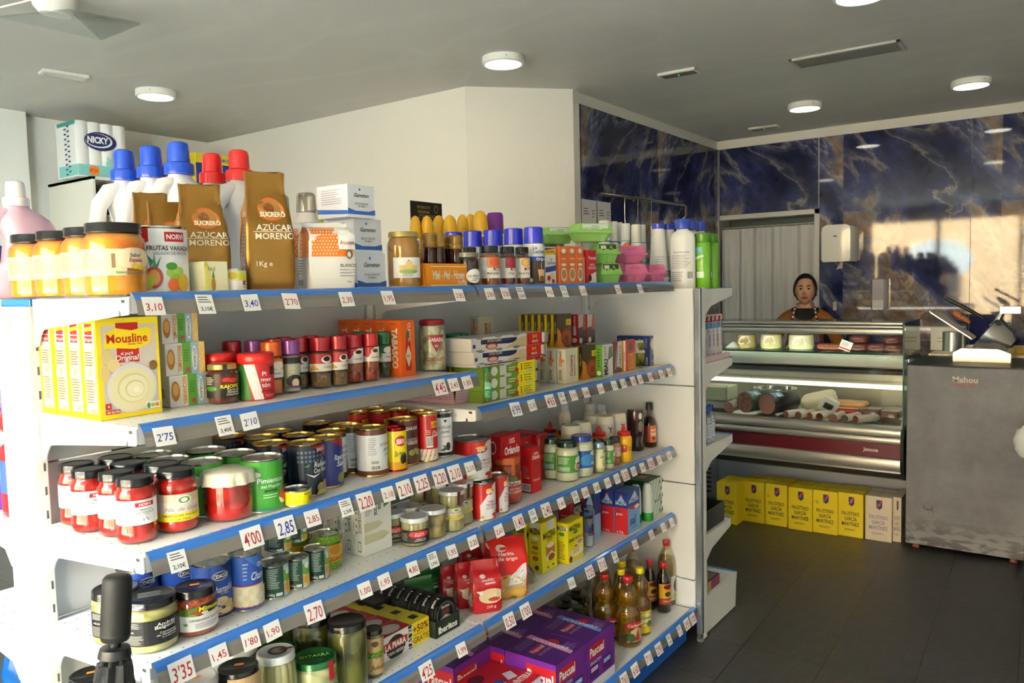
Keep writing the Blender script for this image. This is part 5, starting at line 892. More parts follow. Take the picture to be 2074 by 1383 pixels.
t = Bx('mussel_box', (1112, 1129, 1158, 702, 637), 'R2', 'brown and yellow mussel box of the upper row, foremost', 'box', 'mussel boxes', '4a3c26', mf, ml, y=.14, z=ZR2-SH+h_+.0005, d=d_)
for i in range(5): t = again(t, -.004, d_+.0005, 0, f'brown and yellow mussel box of the upper row, {ORD[i+1]} from the front')
for i, xo in enumerate((0, .075)): t = Bx('box_pile', (1125-i*20, 1132-i*20, 1165-i*30, 772, 704), 'R2', f'dark preserve box under the upper mussel boxes, {ORD[i]} from the shelf edge', 'box', 'covered dark boxes', '3d3222', None, None, y=.16+.1*i, d=.09)
sf = [('r', 0, 0, 1, 1, '23242c'), ('p', [(0, .55), (.8, .6), (.9, 1), (0, 1)], 'b9b4b0'), ('p', [(.55, .5), (1, .45), (1, 1), (.7, 1)], '9c4a32'), ('e', .3, .12, .2, .1, 'd8d4d0')]; sl = [('r', 0, 0, 1, 1, 'b81424'), ('r', .35, .3, .7, .6, 'e6e2e0'), ('t', 'Sardinas', .5, .75, .28, 'f4ecec', .4, {'rot': 1}), ('e', .5, .14, .3, .08, 'f0eaea')]
for i, (a, e, b) in enumerate(((1175, 1190, 1205), (1156, 1172, 1187))): Bx('sardine_box', (a, e, b, 698-i, 637), 'R2', f'red and black sardine box, {("right", "left")[i]} one of the upper pair', 'box', 'sardine boxes', 'b81424', sf, sl, y=.15+.004*i, z=ZR2-SH+h_+.0005, d=.035)
Bx('box_pile', (1196, 1200, 1215, 765, 702), 'R2', 'grey preserve box under the two red sardine boxes', 'box', None, '6a665e', None, None, y=.16, d=.09)
Bx('sardine_box', (1206, 1221, 1242, 764, 699), 'R2', 'green-sided white sardine box with large black lettering', 'box', None, 'dcdad4', [('t', 'MIAU', .3, .3, .36, '1a1a1c', .5, {'rot': 1, 'b': .04}), ('p', [(.5, .5), (.95, .6), (.9, .95), (.6, .9)], '5a6a4a'), ('n', .1, .62, .45, .95, '777', 5)], [('r', 0, 0, 1, 1, '5c9a2c'), ('n', .3, .3, .7, .9, '24401a', 7), ('e', .5, .12, .3, .07, 'e4ecd8')])
Bx('sprat_box', (1240, 1243, 1260, 756, 693), 'R2', 'brown and white preserve box with fish fillets, right of the green sardine box', 'box', None, '6a5446', [('p', [(.4, .2), (1, .1), (1, 1), (.5, 1)], 'd9d4ce'), ('p', [(.1, .1), (.35, .15), (.55, .8), (.4, .85)], 'b08a6a'), ('p', [(0, .7), (.4, .8), (.4, 1), (0, 1)], '8a2c2c'), ('t', 'CABALLA', .75, .5, .22, '444', .8, {'rot': 1})])
Bx('bonito_box', (1259, 1268, 1287, 752, 690), 'R2', 'red and orange preserve box between the sprats and the olive pouch', 'box', None, 'cc2a22', [('r', .25, 0, 1, 1, 'd2862c'), ('p', [(.2, .55), (1, .6), (1, 1), (.2, 1)], 'c01c1c'), ('e', .5, .78, .22, .14, '3a2c26'), ('t', 'RIANXEIRA', .8, .35, .2, '8a1c1c', .5, {'rot': 1}), ('n', .3, .1, .65, .5, '8a4a1c', 6)], [('r', 0, 0, 1, 1, 'e8962a'), ('r', .5, 0, .9, 1, 'f0e9e0'), ('t', 'RIANXEIRA', .7, .5, .26, 'b01c24', .8, {'rot': 1, 'b': .02})])
nk(olive_pouch=snack('dcdad0', OLIV, 'olivas')); R('olive_pouch', (1284, 687, 1311, 742), 'R2', 'standing pouch of green olives beside the navy boxes', 'snack bag', None, tw=.1)
nf = [('r', 0, 0, 1, 1, '4a5a80'), ('r', 0, .55, 1, 1, '26386a'), ('e', .5, .72, .4, .22, 'c9c48a'), ('e', .5, .72, .3, .16, 'd8d4b0'), ('t', 'Cuca', .5, .45, .1, 'e6e9f0', .7, {'s': .3}), ('n', .2, .1, .8, .2, 'b9c0d4', 2)]; nl = [('r', 0, 0, 1, 1, '1f2f66'), ('n', .3, .6, .7, .92, 'a8b4d4', 6), ('t', 'Cuca', .5, .16, .4, 'e6e9f0', .25, {'rot': 1, 's': .3})]
t = Bx('chickpea_box', (1303, 1316, 1331, 741, 681), 'R2', 'navy blue preserve box, foremost at the far shelf end', 'box', 'navy preserve boxes', '1f2f66', nf, nl); d_ = t['_d'][1]
for i in range(4): t = again(t, 0, d_+.001, 0, f'navy blue preserve box, {ORD[i+1]} from the front at the shelf end')
# ================================================================== third level of the near bay
nk(piquillo_jar=jar('jar', .0365, .132, '17181a', PEP, piq(), (.3, .68), (-80, 85), nr=.84, lh=.016, sh=.78, waist=.95),
 strip_jar=jar('jar', .0365, .132, '17181a', PEP, [('r', 0, 0, 1, 1, 'cdb79c'), ('r', 0, .3, 1, .7, 'd8ccbc'), ('e', .62, .78, .14, .15, 'f0efe8'), ('e', .62, .78, .11, .12, '5a8a3a'), ('e', .62, .78, .06, .08, 'e9efe0'), ('t', 'Vda. de Gour', .6, .46, .14, '8a8494', .7, {'s': .35}), ('r', 0, .0, 1, .3, 'e0d22c'), ('t', 'PIMIENTO DEL PIQUILLO', .55, .22, .07, '4a4420', .8), ('t', 'EN TIRAS', .6, .08, .07, '4a4420', .5)], (.2, .64), (-72, 80), nr=.84, lh=.016, sh=.78, waist=.96),
 pepper_can=can('can', .0365, .112, [('r', 0, 0, 1, 1, '3f9a34'), ('t', 'Pimientos', .53, .62, .1, 'f4f4ee', .22, {'b': .01}), ('t', 'del Piquillo', .53, .5, .06, 'dcecd4', .2), ('r', .47, .38, .58, .43, '2a5a2a'), ('n', .46, .25, .6, .35, 'bcdcb0', 2), ('e', .68, .22, .09, .16, 'e9e9ec'), ('e', .66, .28, .07, .1, 'c8283a'), ('e', .7, .22, .07, .1, 'd03448'), ('e', .69, .42, .03, .1, 'c01f2c'), ('e', .7, .58, .025, .1, 'b81c28'), ('r', .62, 0, .78, .1, '3a8a6a'), ('e', .4, .75, .05, .06, 'e6e9e2'), ('r', 0, 0, 1, .06, '2f8a6a')]),
 flat_can=can('can', .033, .043, [('r', 0, 0, 1, 1, 'e8dc1c'), ('t', 'J. VELA', .55, .42, .3, '5a2a1c', .1, {'b': .03, 's': .2}), ('n', .46, .68, .64, .85, '5a4a1c', 2)]),
 olive_can_navy=can('can', .0355, .119, [('r', 0, 0, 1, 1, '1d2636')]+[('e', .4+.035*k, .88-.09*j, .012, .03, '5a6c88') for k in range(8) for j in range(3)]+[('p', [(.52, 1), (.72, 1), (.72, .68)], '9c1c2a'), ('t', 'SARASA', .63, .92, .07, 'f0e6de', .13, {'b': .02}), ('t', 'Rellenas', .62, .62, .11, 'e9ece9', .17, {'s': .2, 'b': .01}), ('t', 'Con Picante', .62, .5, .09, 'e9ece9', .18, {'s': .2}), ('p', [(.46, .46), (.53, .4), (.6, .44), (.53, .36)], 'e9ece9'), ('p', [(.45, .6), (.5, .66), (.49, .58)], '4a7a3c'), ('e', .6, .14, .045, .1, '8f8a4c'), ('e', .66, .18, .04, .1, '9c6a3c'), ('e', .68, .06, .04, .1, 'a39a54'), ('e', .6, .02, .05, .08, 'b0a86a')], gold=True),
 olive_can_blue=can('can', .0355, .119, [('r', 0, 0, 1, 1, '26307c'), ('p', [(.5, 1), (.72, 1), (.72, .72)], '9c1c2a'), ('t', 'Rancho', .62, .62, .12, 'e9ece9', .16, {'s': .2}), ('t', 'San', .62, .48, .12, 'e9ece9', .12, {'s': .2}), ('e', .62, .16, .05, .11, '7a8a3c'), ('e', .68, .2, .04, .1, '8f9a4c')], gold=True),
 olive_can_white=can('can', .0355, .118, [('r', 0, 0, 1, 1, '5a3020'), ('r', 0, .1, 1, .9, 'd9dce2'), ('n', .4, .45, .5, .85, '8a8c94', 10), ('t', 'LA EXPLANADA', .62, .68, .07, '55585e', .2), ('t', 'gourmet', .63, .57, .08, '55585e', .14, {'s': .3}), ('t', 'ACEITUNAS', .63, .44, .04, '6a6c70', .12), ('b', .42, .12, .52, .22), ('e', .66, .3, .025, .1, '6a7a3a'), ('e', .66, .2, .035, .1, '7a3a2c'), ('r', .43, .26, .5, .32, '9a9488'), ('p', [(.64, .85), (.66, .8), (.68, .85)], '2a2a2c')], gold=True),
 olive_can_white_black=can('can', .0355, .119, [('r', 0, 0, 1, 1, '17181a'), ('r', 0, .08, 1, .91, 'dcdfe6'), ('p', [(.5, .86), (.53, .78), (.56, .86)], '2a2a2c'), ('t', 'LA EXPLANADA', .53, .68, .07, '44464c', .2), ('t', 'gourmet', .53, .58, .08, '33353a', .14, {'s': .3}), ('t', 'ACEITUNAS NEGRAS', .53, .46, .04, '6a6c70', .14), ('e', .57, .22, .04, .1, '101114'), ('p', [(.44, .14), (.52, .2), (.56, .16), (.5, .12)], '26352c'), ('p', [(.48, .26), (.53, .24), (.52, .16)], '3a5a44')]),
 olive_can_yellow=can('can', .0345, .098, [('r', 0, 0, 1, 1, 'e9d41c'), ('r', 0, 0, 1, .2, 'd9a41c'), ('e', .53, .74, .09, .14, 'b81c24'), ('e', .53, .74, .082, .12, 'c8242c'), ('t', 'SERPIS', .53, .73, .12, 'fff', .14, {'b': .03}), ('t', 'Sin Hueso', .52, .42, .14, '3a3420', .18, {'s': .3}), ('e', .55, .26, .04, .12, '17181a'), ('e', .6, .28, .035, .12, '1c1d1f')], 'b81c24', lz=(.04, .94)),
 olive_can_brown=can('can', .035, .119, [('r', 0, 0, 1, 1, '4a1c1c'), ('t', 'SARASA', .55, .84, .08, 'f0e2d8', .16, {'b': .03}), ('t', 'ACEITUNAS', .55, .58, .05, 'd8c4b4', .14), ('t', 'VERDES', .55, .5, .08, 'f0e6dc', .15, {'b': .02}), ('e', .56, .14, .07, .12, '5a3a24'), ('e', .53, .27, .04, .07, '9ca04c'), ('e', .58, .3, .04, .07, '8a8f3c'), ('e', .62, .26, .035, .07, 'a0a450')], gold=True),
 olive_can_red=can('can', .035, .119, [('r', 0, 0, 1, 1, 'b4141c'), ('r', .5, .74, .72, .88, 'e6cc1c'), ('t', 'LA ESPAÑOLA', .6, .81, .09, '7a1a14', .2, {'b': .03}), ('t', 'Clásica', .6, .6, .13, 'f0e6e0', .16, {'s': .2, 'b': .02}), ('r', 0, 0, 1, .26, 'e9e4dc')]+[('p', [(.3+.07*k, 0), (.31+.07*k, 0), (.37+.07*k, .26), (.36+.07*k, .26)], 'b4141c') for k in range(6)]+[('e', .34+.07*k, .13, .01, .04, 'b9a03a') for k in range(6)]+[('b', .42, .3, .52, .55), ('n', .41, .58, .5, .7, 'e0b0a8', 3)], gold=True))
pj = 'piquillo pepper jars with white labels'
R('piquillo_jar', (247, 955, 326, 1102), 'L3', 'white-labelled jar of red piquillo peppers, foremost of its row by the bracket', 'jar', pj, tw=.8)
for i in range(3): X('piquillo_jar', -.002, .079, f'white-labelled jar of red piquillo peppers, {ORD[i+1]} from the front', 'jar', pj)
R('strip_jar', (324, 939, 405, 1079), 'L3', 'jar of red pepper strips with beige and yellow label, foremost', 'jar', 'pepper strip jars', tw=.7)
for i in range(3): X('strip_jar', -.003, .079, f'black-lidded jar of red pepper strips, {ORD[i+1]} in the row behind the beige-labelled one', 'jar', 'pepper strip jars')
R('pepper_can', (489, 918, 570, 1041), 'L3', 'green can of piquillo peppers, foremost, right of the paper-capped jar', 'can', 'green pepper cans', tw=.2); X('pepper_can', -.005, .08, 'green can of piquillo peppers behind the right foremost can', 'can', 'green pepper cans'); X('pepper_can', -.005, .08, 'green can of piquillo peppers, rearmost of the right row', 'can', 'green pepper cans')
R('pepper_can', (381, 926, 458, 1049), 'L3', 'green can of piquillo peppers left of the paper-capped jar', 'can', 'green pepper cans', tw=.2); X('pepper_can', -.008, .082, 'green can of piquillo peppers, second in the left row', 'can', 'green pepper cans'); X('pepper_can', -.008, .08, 'green can of piquillo peppers, third in the left row', 'can', 'green pepper cans')
def papercap():
    t, r, h = jar('jar', .041, .1, 'd9d2bc', PEP, None, nr=.93, lh=.012, sh=.8)()
    for ch in list(t.children):
        if ch.name.startswith('lid'): bpy.data.objects.remove(ch)
    mb = MB(); n = 72
    mb.rings([[((rr+.0016*math.cos(a*12)*k)*math.sin(a), -(rr+.0016*math.cos(a*12)*k)*math.cos(a), z) for a in (2*pi*j/n for j in range(n))] for rr, z, k in ((.0465, .075, 1.6), (.044, .088, .9), (.042, .098, .3), (.039, .101, 0), (.001, .1015, 0))], M('ddd6c0', .85, 0, 0, 0, .5, 60), cap0=False); mb.build('paper_cap', t, 60); return t, .0445, .1015
nk(paper_jar=papercap); R('paper_jar', (413, 937, 519, 1058), 'L3', 'wide jar of red peppers capped with crinkled cream paper', 'jar', None)
R('flat_can', (566, 982, 624, 1028), 'L3', 'low yellow tin of artichokes in front of the navy olive cans', 'can', None, rot=.1)
oc = 'navy olive cans'; R('olive_can_navy', (581, 888, 651, 1007), 'L3', 'navy blue can of stuffed olives, foremost, white script on it', 'can', oc, tw=.25)
for i in range(3): X('olive_can_navy', -.004, .076, f'navy blue can of stuffed olives, {ORD[i+1]} back in the left row', 'can', oc)
R('olive_can_blue', (622, 878, 688, 995), 'L3', 'bright blue olive can half hidden behind the foremost navy one', 'can', None, y=.135, tw=.25)
for i in range(2): X('olive_can_navy', -.004, .077, f'navy can of olives, {ORD[i]} behind the bright blue one', 'can', oc)
R('olive_can_navy', (668, 856, 730, 970), 'L3', 'gold-rimmed olive can at the back, left of the white ones', 'can', oc, y=.24); X('olive_can_navy', .0, .076, 'gold-rimmed olive can rearmost, behind the white ones', 'can', oc)
wc = 'white olive cans'
for i, b in enumerate(((645, 866, 703, 972), (690, 857, 740, 961), (722, 858, 785, 965))): R('olive_can_white', b, 'L3', f'white-wrapped olive can with copper base, {ORD[i]} from the left', 'can', wc, tw=.1)
R('olive_can_yellow', (776, 862, 820, 956), 'L3', 'yellow olive can with red oval badge', 'can', None, tw=.2); R('olive_can_brown', (793, 842, 851, 944), 'L3', 'brown can of green olives next to the yellow one', 'can', None, tw=.15)
R('olive_can_red', (845, 834, 886, 936), 'L3', 'red olive can with patterned foot, between brown and white-black cans', 'can', 'red olive cans', tw=.15); 
for i, (b, yy) in enumerate((((826, 827, 866, 930), .2), ((790, 826, 832, 930), .22), ((757, 828, 798, 930), .24), ((722, 830, 762, 930), .26), ((795, 822, 832, 930), .3), ((757, 822, 795, 930), .32))): R('olive_can_red', b, 'L3', f'red olive can in the back rows, {ORD[i]} counted from the right', 'can', 'red olive cans', y=yy, tw=.1)
R('olive_can_white_black', (879, 828, 921, 925), 'L3', 'white and black olive can with a black olive, at the shelf end', 'can', None, tw=.4)
# ================================================================== fourth level near bay / third level far bay
ag = 'artichoke jars'
nk(artichoke_jar=jar('jar', .045, .125, '1a1a1c', ARTI, [('r', 0, 0, 1, 1, '1b1a1c'), ('t', 'Andrés', .7, .8, .13, 'ece8e0', .36, {'b': .02}), ('t', 'Baigorri', .68, .68, .13, 'ece8e0', .4, {'b': .02}), ('t', 'Corazones', .72, .46, .08, 'e0dcd4', .32), ('t', 'de Alcachofa', .7, .36, .08, 'e0dcd4', .36), ('t', '8-14 FRUTOS', .73, .25, .05, 'e0dcd4', .24), ('n', .05, .72, .38, .97, 'bdb9b2', 5), ('t', '410.250.', .16, .58, .07, 'e8e4dc', .24), ('n', .05, .06, .4, .46, 'a5a29c', 8)], (.18, .66), (-70, 75), nr=.9, lh=.018, sh=.8, lidtop=LID),
 carrot_jar=jar('jar', .04, .108, '1a1a1c', CARR, [('r', 0, 0, 1, .62, 'e6e4e4'), ('p', [(0, .62), (.5, .56), (.5, .9), (0, .8)], '5d7a2c'), ('p', [(.5, .55), (1, .75), (1, 1), (.55, .95)], '1c1c1a'), ('t', 'Mimosa', .72, .82, .16, 'e6d81c', .45, {'b': .03, 's': .1}), ('e', .5, .68, .12, .08, '9c3a24'), ('e', .62, .66, .06, .06, 'e4e0d0'), ('e', .42, .62, .06, .05, '7a9a3a'), ('t', 'ZANAHORIA RALLADA', .66, .42, .08, '4a4446', .6), ('n', .03, .1, .22, .55, '8a8a8e', 8), ('e', .3, .28, .04, .06, '5a9a4a'), ('n', .45, .1, .95, .3, '9a969a', 3)], (.14, .72), (-75, 80), nr=.93, lh=.018, sh=.8, lidtop=STK),
 mushroom_can=can('can', .0365, .116, [('r', 0, 0, 1, 1, '2a4ea8'), ('p', [(.55, 1), (.75, .45), (.75, 1)], '1c2a5c'), ('e', .55, .8, .075, .085, 'c9ccd8'), ('e', .55, .8, .068, .07, '232c58'), ('t', 'CIDACOS', .55, .8, .07, 'f0f0f2', .12, {'b': .03}), ('t', 'Champiñón', .58, .55, .13, 'eceef4', .22, {'s': .25, 'b': .01}), ('t', 'EXTRA', .58, .45, .04, 'cdb98a', .08), ('r', 0, 0, 1, .05, '1f2f6a'), ('r', .4, .05, .78, .08, 'c8882a'), ('e', .55, .32, .06, .08, 'd8c29a'), ('r', .53, .22, .57, .32, 'cdb48a'), ('e', .62, .22, .05, .09, 'c0a878'), ('e', .5, .16, .05, .07, 'c8b084'), ('e', .66, .12, .06, .06, 'b89e6c'), ('e', .58, .12, .05, .05, 'd4bf94')]),
 mushroom_can_whole=can('can', .0355, .118, [('r', 0, 0, 1, 1, '2a54b0'), ('p', [(.45, 1), (.7, .6), (.6, 1)], '3d74cc'), ('t', 'CIDACOS', .66, .82, .08, 'f0f0f2', .14, {'b': .03}), ('t', 'Champi', .62, .62, .15, 'f4f6fa', .2, {'s': .25, 'b': .01}), ('r', 0, 0, 1, .48, '2a4a9c'), ('r', 0, .05, 1, .44, 'e2d8b8'), ('r', 0, .44, 1, .46, 'b83a3a'), ('r', 0, .04, 1, .06, 'b83a3a'), ('n', .44, .55, .5, .9, '9ab0dc', 5)]+[('e', .4+.055*k+.02*(j % 2), .12+.11*j, .032, .065, ('ddd2b0', 'eae2c6')[(k+j) % 2]) for k in range(6) for j in range(3)]),
 corn_can=can('can', .037, .085, [('r', 0, 0, 1, 1, '1f3f34'), ('n', .38, .3, .52, .95, 'a8bab0', 12), ('t', '140g', .42, .12, .09, 'e0e4dc', .08), ('r', .47, .06, .54, .16, 'dfe2dc'), ('r', .56, 0, .7, 1, 'a8c0c8'), ('p', [(.56, .5), (.7, .35), (.7, .75), (.56, .85)], '6a9a3c'), ('e', .64, .24, .06, .22, 'e0b03c'), ('e', .6, .3, .04, .14, 'd0983a'), ('e', .63, .78, .04, .12, 'e8ece8')], top='b9b9b6'),
 pea_can=can('can', .031, .101, [('r', 0, 0, 1, 1, '6a9a2c')]+[('e', .36+.03*k+.015*(j % 2), .05+.1*j, .014, .045, ('8abf3c', '7aae34')[(k+j) % 2]) for k in range(12) for j in range(10) if j < 2 or j > 7]+[('r', .4, .22, .72, .74, 'd8a82c'), ('e', .55, .6, .06, .16, 'c0861c'), ('t', 'GIGANTE', .56, .32, .12, '8a2c1c', .2, {'b': .02}), ('r', .64, .84, .74, .95, 'b8242a')]))
R('artichoke_jar', (262, 1184, 368, 1322), 'M', 'jar of artichoke hearts with black lid, right one beside the umbrella handle', 'jar', ag, tw=.6); R('artichoke_jar', (203, 1172, 297, 1306), 'M', 'jar of artichoke hearts with black lid, hidden behind the umbrella handle', 'jar', ag, tw=.6)
R('carrot_jar', (353, 1170, 437, 1289), 'M', 'jar of grated orange carrot with an orange sticker on its black lid', 'jar', None, tw=.5)
R('mushroom_can', (396, 1123, 473, 1260), 'M', 'blue can of sliced mushrooms, nearest the carrot jar', 'can', 'blue mushroom cans', tw=.3); X('mushroom_can', -.062, .052, 'blue can of sliced mushrooms behind the carrot jar', 'can', 'blue mushroom cans'); X('mushroom_can', -.072, .015, 'blue can of sliced mushrooms, farthest left behind the artichokes', 'can', 'blue mushroom cans')
R('mushroom_can_whole', (463, 1106, 526, 1239), 'M', 'blue can of whole white mushrooms beside the small corn cans', 'can', None, tw=.3)
for i, b in enumerate(((518, 1129, 579, 1216), (574, 1120, 622, 1197), (617, 1100, 666, 1178))): 
    R('corn_can', b, 'M', f'small dark green corn can in the front row, {ORD[i]} from the left', 'can', 'dark green corn cans', tw=(.1, .5, .05)[i])
cz_ = Z3-SH+_last[3]*.085
for i, (b, yy) in enumerate((((500, 1128, 552, 1200), .14), ((552, 1118, 602, 1190), .16))): R('corn_can', b, 'M', f'dark green corn can beneath an upper one, {ORD[i]} from the left', 'can', 'dark green corn cans', y=yy)
for i, (b, yy) in enumerate((((536, 1070, 590, 1121), .14), ((577, 1058, 622, 1106), .16))): R('corn_can', b, 'M', f'dark green corn can stacked on another, {ORD[i]} of the upper pair', 'can', 'dark green corn cans', y=yy, z=cz_+.012, tw=.5)
R('pea_can', (637, 1070, 688, 1156), 'M', 'green pea can with yellow label, nearer one by the asparagus boxes', 'can', 'pea cans', tw=.2); X('pea_can', -.035, .058, 'green pea can behind the nearer one', 'can', 'pea cans')
af = [('n', .06, .6, .3, .85, '8a8a84', 9), ('t', 'ESPÁRRAGOS', .42, .78, .1, '2a2a28', .4, {'rot': -1, 'b': .03}), ('t', 'BLANCOS', .56, .8, .1, '2a2a28', .3, {'rot': -1, 'b': .03}), ('p', [(.72, .66), (.9, .7), (.92, 1), (.74, 1)], '2f8a3c'), ('p', [(0, .36), (.5, .38), (.68, .43), (.5, .49), (0, .5)], 'c3c4a4'), ('p', [(0, .18), (.7, .19), (.9, .25), (.7, .31), (0, .32)], 'bcbd9a')]
al = [('t', 'ESPÁRRAGOS BLANCOS', .62, .6, .3, '2a2a28', .5, {'rot': -1}), ('n', .2, .3, .4, .9, '8a8a84', 6), ('r', .4, .06, .7, .22, '5a8a5a'), ('r', .45, .08, .65, .2, 'ececea')]
t = Bx('asparagus_box', (719, 739, 795, 1128.6, 995), 'M', 'white asparagus box with two printed spears, foremost of the row', 'box', 'asparagus boxes', 'e4e5e0', af, al); d_ = t['_d'][1]
for i in range(3): t = again(t, -.002, d_+.001, 0, f'white asparagus box, {ORD[i+1]} from the front, side showing')
nk(tip_jar=jar('jar', .034, .085, 'dcdfe4', SPAR, [('r', 0, 0, 1, 1, '1a1a1c'), ('e', .55, .68, .3, .26, 'c8242c'), ('t', 'Andrés', .55, .76, .14, 'f0e6e0', .34, {'s': .1}), ('t', 'Baigorri', .55, .62, .14, 'f0e6e0', .4, {'s': .1}), ('t', 'YEMAS DE', .58, .32, .1, 'ddd', .4), ('t', 'ESPÁRRAGO', .58, .2, .1, 'ddd', .45), ('n', .04, .2, .26, .8, '9a9894', 7)], (.14, .6), (-70, 75), nr=.94, lh=.014, sh=.78, flute=14),
 cut_mushroom_jar=jar('jar', .034, .09, 'dcdfe4', MUSH, None, nr=.94, lh=.014, sh=.8, lidtop=STK),
 spear_jar=jar('jar', .029, .125, 'dcdfe4', SPAR, [('r', 0, 0, 1, 1, 'b9ab8c'), ('e', .55, .82, .16, .14, 'ecebe2'), ('e', .55, .82, .11, .1, '4a8a4a'), ('t', 'Vda. de Gour', .55, .5, .12, 'efece4', .7, {'s': .35}), ('r', .1, .08, 1, .3, 'e2d43c'), ('n', .2, .1, .9, .28, '6a6020', 2)], (.3, .6), (-60, 65), nr=.98, lh=.013, sh=.78, flute=12, waist=.9, strap=('5c1c24', 20)))
R('tip_jar', (813, 1034, 870, 1107), 'M', 'white-lidded asparagus tip jar with black label, foremost', 'jar', 'asparagus tip jars', tw=.4); R('tip_jar', (777, 1028, 825, 1099), 'M', 'white-lidded asparagus tip jar with black label, beside the asparagus box', 'jar', 'asparagus tip jars', tw=.5)
R('cut_mushroom_jar', (853, 1019, 908, 1091), 'M', 'white-lidded jar of cut yellow mushrooms with orange sticker, foremost', 'jar', 'white-lidded mushroom jars'); X('cut_mushroom_jar', -.055, .052, 'white-lidded mushroom jar behind the foremost asparagus tips', 'jar', 'white-lidded mushroom jars'); X('cut_mushroom_jar', -.07, .02, 'white-lidded mushroom jar close to the asparagus boxes', 'jar', 'white-lidded mushroom jars')
sg = 'tall asparagus spear jars'
R('spear_jar', (887, 984, 939, 1079), 'M', 'tall white-lidded asparagus jar with maroon seal, foremost', 'jar', sg, tw=.35); R('spear_jar', (915, 972, 958, 1066), 'M', 'tall white-lidded asparagus jar close to the tomato can', 'jar', sg, tw=.35)
X('spear_jar', -.055, .06, 'tall white-lidded asparagus jar behind the foremost one', 'jar', sg); X('spear_jar', -.066, .01, 'tall white-lidded asparagus jar farthest left in the rear', 'jar', sg)
# far bay, third level
TOM = [('r', 0, 0, 1, 1, 'c01c1c'), ('p', [(.42, .0), (.6, .0), (.76, .55), (.76, 1), (.62, 1), (.42, .4)], 'e6e4e6'), ('e', .55, .8, .065, .1, 'c8141c'), ('e', .55, .84, .05, .04, 'e6c23a'), ('t', 'apis', .55, .79, .09, 'fff', .1, {'b': .03}), ('t', 'TOMATE', .58, .5, .06, 'a02a2a', .12, {'b': .01}), ('t', 'TRITURADO', .58, .41, .06, 'a02a2a', .16, {'b': .01}), ('n', .5, .28, .64, .36, '9a8a8a', 2), ('e', .62, .12, .04, .05, 'b8241c'), ('e', .66, .14, .03, .05, 'c0301c'), ('e', .7, .28, .025, .07, 'd8b06a'), ('e', .45, .08, .02, .04, 'c9b03a')]
nk(tomato_can=can('can', .037, .118, TOM), big_tomato_can=can('can', .05, .12, TOM), tomato_sauce_jar=jar('jar', .037, .135, 'c0561c', SAUCE, [('r', 0, 0, 1, 1, 'b03a1c'), ('e', .55, .78, .4, .24, '8a1c1c'), ('e', .55, .72, .22, .16, '5a6a2c'), ('r', .3, .5, .9, .66, 'e6e0dc'), ('t', 'Helios', .62, .58, .13, 'b01c24', .5, {'b': .04}), ('t', 'SALSA DE TOMATE', .6, .36, .07, 'f0e6dc', .7), ('t', 'ESTILO CASERO', .6, .24, .1, 'f0e6dc', .8, {'b': .02})], (.14, .68), (-70, 75), nr=.9, lh=.02, sh=.8, strap=('c8621c', 20), lidm=M('c0561c', .4)))
R('tomato_can', (951, 968, 1001, 1056), 'M', 'red and white tomato can bearing the bigger one, right of the asparagus jars', 'can', 'tomato cans', tw=.35); zt_ = Z3-SH+_last[3]*.118+.0005
X('tomato_can', -.04, .072, 'red tomato can hidden under the left side of the bigger one', 'can', 'tomato cans')
R('big_tomato_can', (920, 879, 996, 972), 'M', 'big red and white tomato can stacked on two smaller ones', 'can', None, z=zt_, y=_last[1].y-.018, tw=.4)
R('tomato_can', (990, 955, 1031, 1040), 'M', 'red and white tomato can standing alone, right of the stack', 'can', 'tomato cans', tw=.0)
R('tomato_sauce_jar', (997, 917, 1053, 1022), 'M', 'jar of tomato sauce with orange lid and seal', 'jar', None, tw=.5)
orf = [('r', 0, 0, 1, 1, 'c01820'), ('t', '100%', .5, .86, .06, 'f0e6e0', .5, {'b': .02}), ('t', 'Orlando', .5, .78, .09, 'f4ece6', .8, {'b': .03, 's': .1}), ('e', .5, .5, .34, .17, '8c1018'), ('e', .5, .5, .28, .14, 'b0141c'), ('p', [(.4, .58), (.5, .52), (.62, .6), (.5, .56)], '3a6a2c'), ('p', [(.48, .5), (.52, .5), (.52, .62), (.48, .62)], '3a6a2c'), ('t', 'Tomate frito', .5, .28, .055, 'f0dcd4', .7, {'s': .2})]; orl = [('r', 0, 0, 1, 1, 'c41a22'), ('b', .1, .04, .9, .2), ('n', .2, .3, .8, .6, 'e08a84', 7), ('e', .7, .34, .1, .03, 'd8cc2c')]
t = Bx('tomato_carton', (1056, 1077, 1096, 999.7, 908), 'M', 'slim red fried tomato carton standing in front of the red stack', 'carton', 'red tomato cartons', 'c01820', orf, orl)
again(t, -.012, t['_d'][1]+.003, 0, 'slim red fried tomato carton directly behind the front one')
orp = [('r', 0, 0, 1, 1, 'b0141c'), ('r', .35, .1, .92, .9, '7a1c1c'), ('t', 'Orlando', .2, .5, .16, 'e9c8c0', .7, {'rot': 1, 'b': .02}), ('e', .62, .5, .2, .25, '8a2a20'), ('e', .5, .2, .08, .1, '3a5a2c'), ('e', .8, .7, .06, .1, '3a5a2c')]; orq = [('r', 0, 0, 1, 1, 'b4161e'), ('n', .3, .2, .7, .8, 'd08a84', 4)]; orw = [('r', 0, 0, 1, 1, 'b4161e'), ('r', .15, .15, .85, .8, 'd8d6d4'), ('p', [(.4, .3), (.55, .3), (.62, .6), (.36, .6)], '222')]
yb_ = .16; x1_ = SY(1108, yb_, .9); zm = Z3-SH
